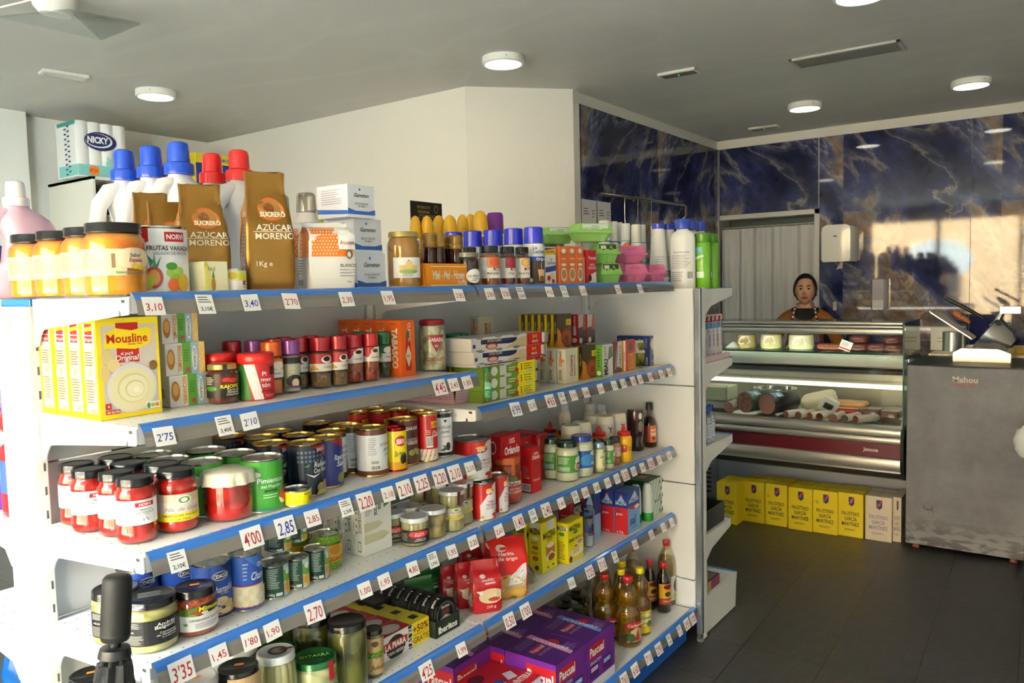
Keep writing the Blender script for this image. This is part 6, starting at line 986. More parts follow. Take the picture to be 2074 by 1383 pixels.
for lv in range(2):
    zz = zm+lv*.0855
    for k in range(6):
        t = carton('tomato_carton_pack', .066, .12, .085, 'b4161e', orp if k == 0 else orq, orw if k > 3 else orq); t.location = (x1_-.066-.067*k, yb_+(.02*(k % 2)), zz); tag(t, f'red tomato carton pack at the rear, {("lower", "upper")[lv]} row, {ORD[k]} from the right', 'carton', 'rear tomato packs')
t = Bx('tomato_carton_pack', (992, 1016, 1054, 918, 886), 'M', 'red tomato pack lying across, with big white lettering, above the sauce jar', 'carton', None, 'b8161e', [('r', 0, 0, 1, 1, 'b8161e'), ('t', '100%', .55, .74, .24, 'f0e6e0', .3, {'b': .02}), ('t', 'Orlando', .55, .34, .34, 'f4ece6', .8, {'b': .03, 's': .1})], [('e', .5, .5, .2, .3, 'e0c8c4'), ('e', .5, .5, .15, .22, 'b8161e')], y=.088, z=zm+.146, d=.068)
bz = t.location.copy(); mb = None
t2 = carton('tomato_carton_pack', .11, .055, .145, 'a8141c', orq, orq); t2.location = (bz.x+.0, bz.y+.045, zm); tag(t2, 'upright red tomato pack hidden behind the sauce jar, under the lying one', 'carton')
MY = lambda c, brand, bc: [('r', 0, 0, 1, 1, c), ('e', .75, .66, .17, .26, 'efeae0'), ('e', .75, .36, .2, .26, 'f0ece6'), ('e', .75, .36, .17, .21, bc), ('t', brand, .76, .36, .2, 'fff', .3, {'b': .03}), ('n', .05, .5, .4, .92, 'cfe0c8', 6), ('r', .05, .1, .4, .35, '8fb0a0')]
nk(mayo_jar=jar('jar', .0405, .131, '163a2c', MAYO, MY('4c8a2c', 'Calvé', '8a1428'), (.24, .68), (-75, 85), nr=.82, lh=.017, sh=.76),
 mayo_jar_blue=jar('jar', .0385, .131, '1c3f9c', MAYO, [('r', 0, 0, 1, 1, '2450a8'), ('p', [(0, .3), (.6, .1), (1, .3), (1, .7), (.4, .8)], '3a86c8'), ('e', .72, .84, .16, .15, 'd9c88a'), ('t', 'Salsa', .7, .26, .16, 'f0f2f4', .45, {'s': .25, 'b': .02}), ('r', .7, .02, 1, .14, 'b82a2a')], (.24, .66), (-75, 85), nr=.84, lh=.017, sh=.76),
 small_sauce_jar=jar('jar', .0245, .09, '8aa4c0', M('e4dfae', .3), [('r', 0, 0, 1, 1, 'e6e2b4'), ('t', 'Ligeresa', .6, .8, .17, '4a8a2c', .6, {'s': .2}), ('e', .68, .4, .22, .26, 'a8b83c'), ('e', .74, .36, .14, .16, 'efe6d0'), ('e', .82, .3, .1, .13, 'c88a4a')], (.16, .66), (-70, 80), nr=.84, lh=.014),
 small_mayo_jar=jar('jar', .0255, .09, '26382c', MAYO, MY('4c8a2c', 'Calvé', '8a1428'), (.2, .66), (-75, 85), nr=.84, lh=.014), salsa_jar=jar('jar', .0255, .09, '1c2440', M('c87a52', .3), [('r', 0, .3, 1, 1, 'd8b8a4'), ('t', 'Y', .6, .7, .3, '3a2a24'), ('n', .3, .1, .8, .3, '6a4a3a', 2)], (.2, .66), (-70, 80), nr=.84, lh=.014),
 mustard_bottle=bottle('squeeze_bottle', [(.03, 0), (.033, .004), (.033, .045), (.031, .055), (.0315, .06), (.034, .1), (.033, .12), (.026, .13), (.025, .132)], M('e6b41c', .35), [(.0255, .13), (.027, .132), (.026, .15), (.012, .153), (.011, .156), (.0085, .17), (.003, .185), (0, .185)], 'c01c22', [('r', .2, .2, .52, .95, 'c8381c'), ('r', .23, .23, .49, .92, 'd8502a'), ('p', [(.32, .3), (.38, .3), (.44, .6), (.38, .85), (.32, .85), (.37, .6)], 'f0d84a'), ('t', 'Orlando', .75, .66, .14, 'b01c22', .4, {'b': .02}), ('n', .6, .3, .9, .5, '8a4a1c', 2)], (.32, .7), (-55, 60), grip=lambda a, z: 1-.035*abs(math.sin(a*6)) if z < .125 else 1, capname='nozzle'),
 mayo_squeeze=bottle('squeeze_bottle', [(.022, 0), (.026, .002), (.026, .022), (.022, .026), (.032, .045), (.036, .1), (.036, .165), (.03, .178), (.006, .18)], M('e9e3cc', .3), None, None, [('r', 0, 0, 1, .22, 'd8c02c'), ('r', 0, .22, 1, 1, 'd9d8d2'), ('t', 'Y', .62, .72, .28, '3a3634'), ('p', [(.5, .2), (.7, .2), (.66, .4), (.54, .4)], '2a2a2c')], (.34, .82), (-60, 65)),
 mayo_squeeze_cap=bottle('squeeze_bottle', [(.03, 0), (.034, .004), (.034, .14), (.024, .16)], M('e9e3cc', .3), [(.023, .158), (.025, .16), (.025, .186), (.022, .19), (0, .19)], 'c8ccd4', [('r', 0, .2, 1, .9, 'd9d8d2')], (.2, .8)),
 bbq_bottle=bottle('squeeze_bottle', [(.026, 0), (.028, .003), (.027, .03), (.022, .042), (.03, .075), (.031, .17), (.028, .184), (.005, .187)], M('2a0f10', .2, 0, .4), None, None, [('e', .5, .82, .16, .13, 'd8d0c8'), ('e', .5, .4, .22, .22, '8a8a70'), ('r', .1, .1, .3, .9, '4a1216')], (.35, .95), (-20, 60)),
 soy_bottle=bottle('bottle', [(.026, 0), (.028, .004), (.028, .095), (.02, .118), (.012, .128), (.0115, .155)], GL('c9b8a8', .12), [(.014, .152), (.015, .153), (.0145, .18), (.012, .183), (0, .183)], '141414', [('r', 0, 0, 1, 1, '7a1c16'), ('r', .35, 0, .85, 1, 'd8641c'), ('t', 'SALSA', .6, .74, .14, 'f4ece0', .4, {'b': .02}), ('t', 'SOJA', .6, .5, .18, 'f4ece0', .4, {'b': .03}), ('e', .6, .25, .1, .1, '3a5a2a')], (.14, .58), (-60, 70), liquid=M('1c0c0a', .1), fill=.8))
mg = 'mayonnaise jars'
R('mayo_jar', (1126, 888, 1175, 976), 'M', 'big mayonnaise jar with green label and dark green lid, foremost', 'jar', mg, tw=.2); R('mayo_jar', (1094, 883, 1136, 973), 'M', 'big mayonnaise jar with green label beside the red cartons', 'jar', mg, tw=.2)
R('mayo_jar_blue', (1157, 876, 1204, 967), 'M', 'mayonnaise-style jar with blue label and blue lid', 'jar', 'blue-lidded sauce jars', tw=.1); X('mayo_jar_blue', -.03, .09, 'blue-lidded sauce jar behind the foremost mayonnaise', 'jar', 'blue-lidded sauce jars'); X('mayo_jar_blue', -.09, .012, 'blue-lidded sauce jar farthest left in the rear', 'jar', 'blue-lidded sauce jars')
R('small_sauce_jar', (1202, 894, 1226, 959), 'M', 'small pale yellow sauce jar with light blue lid', 'jar', None, tw=.1); R('small_mayo_jar', (1220, 888, 1245, 952), 'M', 'small mayonnaise jar with green label', 'jar', None, tw=.1); R('salsa_jar', (1234, 882, 1258, 943), 'M', 'small jar of orange-pink sauce with dark blue lid', 'jar', 'orange-pink sauce jars', tw=.1); X('salsa_jar', -.04, .05, 'dark-lidded small sauce jar behind the pale yellow one', 'jar', 'orange-pink sauce jars')
R('mustard_bottle', (1250, 857, 1284, 938), 'M', 'yellow mustard squeeze bottle with red tip, foremost', 'bottle', 'mustard bottles', tw=.35)
for i in range(4): X('mustard_bottle', -.018 if i else -.012, .0745, f'yellow mustard bottle with red tip, {ORD[i+1]} from the front of its row', 'bottle', 'mustard bottles')
R('mayo_squeeze', (1236, 829, 1274, 905), 'M', 'cream squeeze bottle standing on its cap, foremost behind the mustard', 'bottle', 'cream squeeze bottles', y=.15, tw=.2)
t0 = _last
for i in range(4): X('mayo_squeeze', -.08, .0, f'cream squeeze bottle on its cap, {ORD[i+1]} from the right behind the mustard', 'bottle', 'cream squeeze bottles')
for i in range(4): R('mayo_squeeze_cap', (1237-i*32, 817, 1263-i*32, 900), 'M', f'cream bottle with grey-white cap, {ORD[i]} from the right in the rearmost row', 'bottle', 'capped cream bottles', y=.28)
R('bbq_bottle', (1271, 824, 1306, 914), 'M', 'dark brown barbecue squeeze bottle standing on its cap', 'bottle', None, tw=.4); R('soy_bottle', (1304, 812, 1331, 906), 'M', 'dark soy sauce bottle with orange label at the far shelf end', 'bottle', None, tw=.3)
# ================================================================== fifth level near bay / fourth level far bay
nk(white_spear_jar=jar('jar', .042, .12, 'e9ebee', SPAR, None, nr=.9, lh=.013, sh=.8, flute=14, lidtop=[('e', .55, .5, .26, .26, '3a2022'), ('e', .55, .5, .16, .16, '8a8a74'), ('p', [(.6, .45), (1, .5), (1, .6), (.6, .56)], '4a2024')]),
 potato_jar=jar('jar', .04, .125, '1a6a34', CH('d8cf9c', 'cfc48a', '8a7e4a', 20, .25, .7), [('e', .6, .55, .38, .42, 'e0ddc8'), ('e', .6, .6, .36, .34, '2a7a34'), ('t', 'GVTARRA', .6, .62, .2, 'e6dc2c', .6, {'b': .03}), ('t', 'PATATAS', .6, .32, .16, 'e8ece0', .5, {'b': .02})], (.12, .6), (-65, 75), nr=.9, lh=.016, sh=.8, lidtop=[('t', 'GVTARRA', .5, .5, .14, '9ac84a', .7)], strap=('b8202a', 40)),
 plain_white_jar=jar('jar', .04, .1, 'e4e6ea', SPAR, None, nr=.92, lh=.014, sh=.8, lidtop=[('p', [(.4, .5), (.6, .56), (.66, .48), (.46, .42)], 'f07a22')]),
 kraft_jar=jar('jar', .04, .11, '17181a', ARTI, [('r', 0, 0, 1, 1, 'b99a72'), ('n', .3, .3, .8, .8, '5a4630', 6)], (.2, .95), (-30, 80), nr=.92, lh=.015, sh=.8, lidtop=STK),
 bean_jar=jar('jar', .0385, .18, '141518', BEAN, None, nr=.9, lh=.018, sh=.84), garlic_jar=jar('jar', .022, .13, '2c2620', CH('8a7a4c', '6b5c34', '3a3018', 40), [('r', 0, 0, 1, 1, 'a58a62'), ('e', .5, .85, .14, .08, '3a3020'), ('p', [(.05, .42), (.95, .52), (.95, .68), (.05, .58)], '6a9a2c'), ('t', 'Champiñón', .5, .6, .09, '1c2a10', .8, {'s': .2}), ('t', 'al Ajillo', .5, .5, .09, '1c2a10', .6, {'s': .2}), ('t', 'Juker', .6, .2, .12, '2a2a1c', .6, {'s': .3})], (.1, .85), (-70, 80), nr=.9, lh=.012, sh=.84))
def low(kind, box, y, lb, grp=None, **k): return R(kind, box, 'B', lb, 'jar', grp, y=y, **k)
low('white_spear_jar', (527, 1300, 607, 1400), .07, 'white-lidded asparagus jar with dark round lid print, under the near bay', 'white asparagus jars'); X('white_spear_jar', -.02, .1, 'white-lidded asparagus jar behind the dark-printed lid one', 'jar', 'white asparagus jars')
low('potato_jar', (600, 1310, 692, 1420), .05, 'green-lidded jar of potatoes, foremost on the lowest visible near shelf', 'potato jars', tw=.5); X('potato_jar', -.03, .1, 'green-lidded potato jar behind the foremost one', 'jar', 'potato jars')
low('plain_white_jar', (366, 1350, 455, 1430), .066, 'plain white-lidded jar with an orange sticker at the bottom edge', None); low('kraft_jar', (446, 1333, 530, 1425), .045, 'black-lidded jar with kraft paper seal at the bottom edge', None, tw=.6); low('kraft_jar', (152, 1347, 236, 1440), .30, 'black lid of a jar low down beside the umbrella', None)
low('bean_jar', (666, 1240, 747, 1400), .06, 'tall black-lidded jar of green beans, foremost', 'green bean jars'); X('bean_jar', -.03, .1, 'tall black-lidded green bean jar behind the foremost', 'jar', 'green bean jars'); X('bean_jar', -.03, .095, 'tall black-lidded green bean jar, third back', 'jar', 'green bean jars')
R('garlic_jar', (738, 1264, 778, 1376), 'B', 'slim jar of mushrooms in kraft paper with a green label', 'jar', None, tw=.5)
zB = Z4-SH
pf_ = [('r', 0, 0, .6, 1, 'e8e2de'), ('e', .28, .42, .2, .5, '1c1a1c'), ('r', .02, .38, .52, .72, 'b8141c'), ('t', 'LA PIARA', .27, .54, .24, 'f6f0ea', .44, {'b': .04}), ('t', 'TAPA NEGRA', .28, .22, .13, 'f0eae4', .36, {'b': .02}), ('r', .54, 0, .62, 1, '17171a'), ('t', 'LAS XL', .58, .5, .1, 'f0ece6', .9, {'rot': 1, 'b': .02}), ('r', .62, 0, 1, 1, 'e4d41c'), ('t', '+50%', .81, .72, .3, '8a2a1c', .34, {'b': .03}), ('t', 'DE PRODUCTO', .81, .47, .1, '8a2a1c', .3), ('t', 'GRATIS', .81, .24, .24, '8a2a1c', .34, {'b': .02})]
p0 = at(775.5, 1344, 2, zB); p1 = at(869, 1296, 2, zB); ph_ = HZ(p1.x, p0.y, 1249)-zB; wP = SY(869, p0.y, zB)-p0.x
t = carton('pate_pack', wP, .062, ph_, 'e0d8d4', pf_, [('r', 0, 0, 1, 1, '5a2016')], [('r', .6, 0, 1, 1, 'e4d41c'), ('r', .76, .3, .9, .7, '1c1a10'), ('r', 0, 0, .6, 1, 'b8141c'), ('e', .3, .5, .2, .4, 'd8d0cc')]); t.location = p0; tag(t, 'yellow, white and red three-tin pate pack, foremost of four', 'pate pack', 'pate packs')
for i in range(3): t = again(t, -.004, .0635, 0, f'yellow, white and red pate pack, {ORD[i+1]} from the front')
p0 = at(883, 1294.6, 2, zB); wT = SY(931, p0.y, zB)-p0.x; hT = HZ(p0.x, p0.y, 1262)-zB
tray('pate_tray', wT, .3, hT, '1c2a20', [('t', 'Iberitos', .5, .4, .4, 'f0efe6', .8, {'b': .03}), ('e', .6, .4, .05, .12, 'e8b02c')], None, 'dark green cardboard tray of round black pate tins', p0, hT*1.25)
rI = wT*.5-.0035
for i in range(8):
    t = thing('pate_tin', f'round black pate tin standing on edge in the tray, {ORD[i]} from the front', 'tin', (p0.x+wT/2, p0.y+.006+.034*i, zB+.0025+rI+.001), group='round black pate tins'); 
    if i == 0:
        mb = MB(); rg = [[(r_*math.sin(2*pi*j/40), y_, r_*math.cos(2*pi*j/40)) for j in range(40)] for r_, y_ in ((rI*.98, .033), (rI, .031), (rI, .012), (rI*.985, .011), (rI*.985, .003), (rI, .002), (rI*.97, 0), (rI*.9, .0005), (rI*.88, .002), (.001, .002))]; mb.rings([q[::-1] for q in rg], M('121214', .3, .2, .3)); b_ = mb.build('tin_body', t, 40)
        mb = MB(); mp, W, H = flat((-rI*.8, .0018, -rI*.8), (rI*1.6, 0, 0), (0, 0, rI*1.6), (0, -1, 0)); mb.decal([('e', .5, .5, .48, .48, '8a8884'), ('e', .5, .5, .46, .46, '161618'), ('p', [(.18, .4), (.5, .5), (.82, .4), (.8, .22), (.2, .2)], 'b9b6b0'), ('r', .3, .5, .7, .72, '5a3424'), ('t', 'Iberitos', .5, .82, .1, 'dcd9d2', .5, {'b': .02}), ('n', .3, .24, .7, .38, '3a3836', 3)], mp, W, H)
        mp, W, H = cyl(rI, .004, .03, -60, -10); q_ = lambda u, v, e: (lambda p: (p[0], .033-p[2], -p[1]))(mp(u, v, e)); mb.decal([('t', 'Iberitos', .4, .5, .34, 'e9e6e0', .6, {'b': .02}), ('e', .86, .5, .06, .2, 'e9e6e0')], q_, W, H, 8); l_ = mb.build('print', t, 0)
    else:
        for o in (b_, l_): c_ = o.copy(); COL.objects.link(c_); c_.parent = t
Bx('pate_box', (745, 760, 800, 1275, 1225), 'B', 'black pate carton behind the yellow pate packs', 'box', None, '161618', [('t', 'Iberitos', .6, .4, .3, 'e9e6e0', .6, {'b': .02}), ('e', .2, .4, .08, .2, 'e9e6e0')], None, y=.24, d=.1)
PRED = M('b01420', .3, 0, .3, 0, .3, 30); PGRN = M('1c6a30', .32, 0, .3, 0, .3, 30)
nk(breadcrumb_bag=bag('food_bag', .07, .045, .15, PRED, [('e', .34, .72, .1, .03, 'e8dcd8'), ('t', 'molido', .5, .66, .05, 'e9c8c4', .5, {'s': .2}), ('r', .4, .58, .75, .61, 'd8b0ac'), ('e', .6, .34, .42, .15, 'd8c29a'), ('e', .7, .27, .2, .04, 'a8321c'), ('t', '250 g', .6, .13, .05, 'f0dcd8'), ('p', [(.1, .46), (.35, .46), (.3, .36)], 'e8dcc8')], [('n', .15, .55, .85, .8, 'd08a88', 7), ('b', .2, .14, .9, .28), ('e', .6, .33, .2, .04, 'c9b82c')], seal=.14, seed=8, flare=.95),
 flour_bag=bag('flour_bag', .09, .065, .165, M('c8201c', .5, 0, 0, 0, .15, 20), [('p', [(0, 0), (1, 0), (1, .3), (.6, .42), (0, .5)], 'c8a05a'), ('p', [(.4, .22), (1, .22), (1, .62), (.85, .6), (.5, .4)], 'dcd9d6'), ('p', [(.35, .1), (1, .1), (1, .28), (.4, .24)], 'b09468'), ('r', 0, .12, .35, .2, 'd8a8a0'), ('e', .6, .12, .4, .05, 'c89a3c'), ('e', .3, .88, .14, .045, 'f0e4e0'), ('t', 'Harina', .42, .8, .06, 'f4e8e4', .5), ('t', 'de trigo', .45, .72, .06, 'f4e8e4', .56), ('t', '1Kg', .6, .04, .05, '4a2a1c')], [('e', .4, .86, .3, .05, 'f0e4e0'), ('n', .2, .5, .85, .76, 'e08a80', 6)], seal=.04, seed=9, flare=.98, tp=.9),
 pasta_bag=bag('food_bag', .085, .05, .15, PGRN, [('e', .4, .66, .1, .05, 'e4ece2'), ('t', 'Palomitas', .6, .54, .06, 'd0e4d0', .6, {'s': .2}), ('r', .4, .38, .9, .45, 'd8e4d6')], [('n', .1, .2, .9, .8, '8ab48e', 9)], seal=.1, seed=4))
rg_ = 'small red food bags'
for i, b in enumerate(((955, 1120, 1018, 1245), (925, 1130, 975, 1237), (895, 1138, 940, 1228))): R('breadcrumb_bag', b, 'B', f'shiny small red food bag with barcode, {("front right", "middle", "rear left")[i]} of three', 'food bag', rg_, tw=.25)
R('breadcrumb_bag', (940, 1090, 990, 1190), 'B', 'red food bag at the back, between the three small ones and the flour', 'food bag', rg_, y=.2, tw=.2)
R('flour_bag', (985, 1076, 1067, 1221), 'B', 'red paper bag of wheat flour with cup and wheat picture', 'flour bag', None, tw=.3)
for i, b in enumerate(((850, 1142, 912, 1230), (815, 1150, 875, 1230), (785, 1158, 840, 1230))): R('pasta_bag', b, 'B', f'green food bag behind the black pate tins, {ORD[i]} from the right', 'food bag', 'green food bags', y=.24+.02*i, tw=.15)
t = thing('plastic_bag', 'crumpled empty clear plastic bag beside the flour', 'plastic bag'); q = at(1088, 1178, 2, zB); t.location = (q.x-.01, q.y+.03, zB); mb = MB(); rg = []
for i in range(8):
    v = i/7; rg.append([((.035*(1-v*.75))*math.cos(2*pi*j/18)*(1+.35*noise.noise(Vector((j*.6, v*4, 2))))-.03*v, (.03*(1-v*.6))*math.sin(2*pi*j/18)*(1+.35*noise.noise(Vector((j*.6, v*4, 7)))), .085*v) for j in range(18)])
mb.rings(rg, GL('e9e9e6', .35, .12)); mb.build('bag_body', t, 25)
cfm = [('r', .3, .8, .85, 1, 'd8d4c4'), ('t', 'MAIZENA', .5, .72, .13, '17171a', .85, {'b': .02}), ('r', .25, .28, .85, .5, 'b06a2c'), ('p', [(.25, .3), (.6, .38), (.85, .3), (.85, .25), (.25, .2)], 'e8e0d0'), ('e', .6, .26, .22, .07, '8a4a24'), ('e', .55, .5, .25, .05, 'e9dcc4'), ('n', .3, .58, .8, .65, '5a521c', 2), ('e', .35, .08, .06, .025, '5a521c'), ('e', .7, .09, .06, .025, '5a521c')]
clm = [('r', .1, .86, .9, .98, 'd8d4c4'), ('t', 'MAIZENA', .5, .82, .12, '17171a', .8, {'b': .02}), ('e', .5, .68, .24, .04, 'ece6d8'), ('r', .3, .46, .7, .53, 'c0562c'), ('e', .5, .28, .22, .05, 'd0562c'), ('n', .2, .56, .8, .62, '5a521c', 2), ('n', .2, .36, .8, .42, '5a521c', 2), ('e', .6, .1, .15, .05, '7a4a2c')]
t = Bx('cornstarch_box', (1072, 1099, 1129, 1162.6, 1060), 'B', 'yellow cornstarch box with bold black lettering, foremost', 'box', 'yellow cornstarch boxes', 'e2d21c', cfm, clm); again(t, -.012, t['_d'][1]+.004, 0, 'yellow cornstarch box behind the foremost one')
t = Bx('custard_box', (1127, 1151, 1182, 1144, 1061), 'B', 'yellow custard dessert box with flan picture', 'box', 'yellow custard boxes', 'e2d21c', [('r', 0, 0, .0, 1, 'e2d21c'), ('t', 'MAIZENA', .45, .84, .12, '17171a', .7, {'b': .02}), ('e', .5, .72, .16, .04, '3a8a3a'), ('t', 'FLANES Y NATILLAS', .5, .56, .08, '2a2a1c', .85), ('e', .55, .22, .4, .1, 'e9e4dc'), ('p', [(.3, .2), (.75, .2), (.65, .4), (.4, .4)], 'e2c27a'), ('r', .42, .36, .64, .4, '9c4a1c'), ('e', .75, .44, .22, .09, 'e6dfd4'), ('e', .75, .45, .17, .06, 'd08a4a'), ('e', .15, .1, .1, .08, '7a1c2c')], [('r', 0, .82, 1, .9, 'e9e4cc'), ('t', 'MAIZENA', .5, .86, .1, '17171a', .8, {'b': .02}), ('e', .5, .72, .24, .05, '3a8a3a'), ('n', .15, .1, .85, .55, '6a621c', 10)])
again(t, -.03, t['_d'][1]+.05, .0, 'yellow custard box farther back, seen over the foremost pair')
Bx('baking_powder_box', (1140, 1158, 1184, 1060, 1005), 'B', 'red baking powder box with black oval badge', 'box', None, 'b0141c', [('e', .5, .5, .44, .42, '241214'), ('t', 'ROYAL', .5, .66, .16, 'e9dcc4', .6, {'b': .03}), ('e', .5, .44, .2, .18, 'd8b06a'), ('t', 'BAKING', .5, .2, .1, 'e9dcc4', .5)], [('n', .2, .3, .8, .6, 'd88a84', 4)], y=.16, d=.06)
nk(soda_bottle=bottle('bottle', [(.02, 0), (.022, .003), (.022, .105), (.019, .115)], GL('eef2f6', .2), [(.021, .113), (.0225, .115), (.0225, .137), (.02, .14), (0, .14)], GL('8aa8dc', .2), [('t', 'Bi', .4, .74, .12, '24408a', .3, {'b': .02}), ('t', 'carbo', .5, .6, .12, '24408a', .6, {'b': .02}), ('t', 'nato', .48, .46, .12, '24408a', .5, {'b': .02}), ('r', .55, .6, .8, .9, '222'), ('e', .75, .52, .1, .06, 'b82a3a')], (.1, .85), (-70, 80), liquid=M('eeeeec', .7), fill=.4))
R('soda_bottle', (1182, 1032, 1202, 1108), 'B', 'clear bottle of white baking soda with pale blue cap', 'bottle', None, tw=.1)
sf_ = [('r', 0, .62, 1, 1, '1f3a8c'), ('r', 0, 0, 1, .62, '7aa8d8'), ('p', [(.2, .8), (.6, .98), (.8, .8)], 'b8d8f0'), ('t', 'BALLENA', .5, .76, .08, 'e4ecf4', .8, {'b': .02}), ('p', [(0, .62), (1, .62), (1, .5), (.3, .56)], 'c8242c'), ('e', .75, .58, .2, .05, 'e9e4e0'), ('t', 'sal', .4, .3, .2, '1c3a7a', .6, {'b': .02}), ('t', 'marina', .5, .14, .07, '3a6ab0', .6)]; sl_ = [('r', 0, .62, 1, 1, '1f3a8c'), ('r', 0, 0, 1, .62, 'c8202c'), ('e', .5, .88, .14, .045, 'd8343c'), ('p', [(.2, .76), (.5, .9), (.8, .76)], '9ac4e8'), ('t', 'BALLENA', .5, .72, .08, 'e4ecf4', .85, {'b': .02}), ('t', 'sal', .3, .54, .06, '2a3a8c', .3), ('t', 'gruesa', .36, .47, .06, 'f0e6e6', .5), ('t', 'e 1kg', .4, .05, .06, 'f0e0e0', .5)]
t = Bx('salt_box', (1246, 1272, 1296, 1083.6, 997), 'B', 'blue and red sea salt box, foremost', 'box', 'sea salt boxes', '3a62b0', sf_, sl_); d_ = t['_d'][1]
for i in range(3): t = again(t, -.004, d_+.004, 0, f'blue and red sea salt box, {ORD[i+1]} from the front')
Bx('salt_carton', (1184, 1205, 1217, 1092, 995), 'B', 'blue and white fine salt box behind the baking soda', 'box', 'fine salt boxes', '8ab0dc', [('r', 0, .5, 1, 1, '24408a')], [('r', 0, .62, 1, 1, '1f3a7c'), ('r', 0, 0, 1, .62, '8fb4de'), ('p', [(.2, .7), (.6, .95), (.9, .7)], 'b8d8f0'), ('t', 'BALLENA', .6, .66, .07, 'e4ecf4', .6), ('p', [(.3, .3), (.8, .35), (.85, .55), (.4, .52)], 'd0a8a0'), ('e', .85, .12, .1, .06, 'c8343c')], y=.11)
nk(salt_shaker=bottle('bottle', [(.026, 0), (.028, .004), (.028, .03)], M('2a9a3c', .25, 0, .3), [(.0275, .028), (.028, .03), (.026, .1), (.022, .118), (.015, .13), (0, .132)], M('d9e0da', .3), None, extra=None, capname='shaker_top'))
R('salt_shaker', (1302, 974, 1325, 1055), 'B', 'white and green salt shaker bottle next to the sea salt boxes', 'bottle', 'salt shakers'); X('salt_shaker', -.055, .03, 'white and green salt shaker behind the sea salt boxes', 'bottle', 'salt shakers')
Bx('salt_flake_box', (1286, 1316, 1342, 1044, 976), 'B', 'green and white diamond-patterned salt box at the shelf end', 'box', None, 'dfe6e0', [('p', [(.22*i-.03+.11*(j % 2), .2*j-.02), (.22*i+.0+.11*(j % 2), .2*j-.02), (.22*i+.13+.11*(j % 2), .2*j+.2), (.22*i+.1+.11*(j % 2), .2*j+.2)], '1c7a4c') for i in range(5) for j in range(5)]+[('p', [(.22*i+.11*(j % 2), .2*j+.1), (.22*i+.05+.11*(j % 2), .2*j+.03), (.22*i+.1+.11*(j % 2), .2*j+.1), (.22*i+.05+.11*(j % 2), .2*j+.17)], '14201a') for i in (0, 3, 4) for j in range(5)]+[('t', 'Maldon', .55, .42, .1, '5a7a6a', .5)], [('r', 0, 0, 1, 1, '1a4a2e'), ('r', .5, .0, 1, .9, '2a6a40')], [('r', 0, 0, 1, 1, '14402a'), ('p', [(.3, .4), (.8, .4), (.7, .7), (.4, .7)], 'c87a4a')], y=.05, d=.12)
# ================================================================== bottom level
z5 = Z5-SH
def pack(px, zt, lb, dx=0, dy=0, w_=.19, d=.2, c='4a1a6c', band=None, txt=None, bc='d88ab8'):
    p = at(px[0], px[1], 2, zt); h = zt-z5
    fr = [('r', 0, 0, 1, 1, '6a2a8c'), ('r', .08, .62, .62, .88, 'b81c28'), ('t', 'Pascual', .35, .75, .16, 'f6f0f0', .5, {'b': .03}), ('r', .0, 0, 1, .2, 'd9d8de'), ('p', [(0, .2), (.2, .28), (.5, .2), (.8, .3), (1, .2)], '6a2a8c'), ('r', .1, .25, .4, .5, '4a1a6c'), ('r', .13, .38, .37, .46, 'd8b0d0'), ('r', .55, .25, .85, .5, '4a1a6c'), ('r', .58, .38, .82, .46, '8ab0e0'), ('t', 'SIN LACTOSA', .3, .55, .06, 'e0d0e8', .4)]
    lf = [('r', 0, 0, 1, 1, '6a2494'), ('r', .42, .55, 1, .9, 'b81c28'), ('t', 'Pascual', .7, .7, .2, 'f6f0f0', .5, {'b': .03}), ('r', 0, 0, 1, .1, 'd9d8de')]
    tp = [('r', .16, .5, .52, .64, 'a81c2c'), ('t', 'Pascual', .34, .57, .09, 'e8c8d0', .34, {'b': .02}), ('t', 'SIN LACTOSA', .34, .42, .06, 'b9a0cc', .36), ('n', .55, .08, .95, .3, '9a78b8', 6), ('n', .1, .75, .7, .92, '8a68a8', 3), ('e', .72, .5, .1, .12, 'a81c30')]+([('p', [(.5, .02), (.62, .04), (.74, .96), (.6, .98)], bc), ('t', txt, .62, .5, .1, 'f4ecf4', .7, {'rot': 1})] if txt else [])
    t = carton('milk_carton_pack', w_, d, h, c, fr, lf, tp); t.location = (p.x+dx, p.y+dy, z5); tag(t, lb, 'milk pack', 'purple milk packs'); return t
zt5 = .335
wA = at(1181.6, 1313.6, 2, zt5)-at(1125.7, 1348.6, 2, zt5); tA = pack((1125.7, 1348.6), zt5, 'purple milk pack with a pink strip on top, nearest the red bottle pack', txt='DESNATADA', bc='d88ab8')
again(tA, .192, .0, 0, 'purple milk pack with a blue strip on top, nearest the oil bottles'); again(tA, 0, .202, 0, 'purple milk pack behind the pink-stripped one'); again(tA, .192, .202, 0, 'purple milk pack behind the blue-stripped one'); again(tA, -.193, .26, 0, 'purple milk pack half under the near bay shelf, behind the red bottle pack')
ch = [c for c in bpy.data.objects if c.parent and c.parent.get('label', '').endswith('nearest the oil bottles') and c.name.startswith('print')][0]
me = ch.data.copy(); ch.data = me
for i_, m_ in enumerate(me.materials):
    if m_ and m_.name.startswith('surface_d88ab8'): me.materials[i_] = M('5a8ad0', .4)
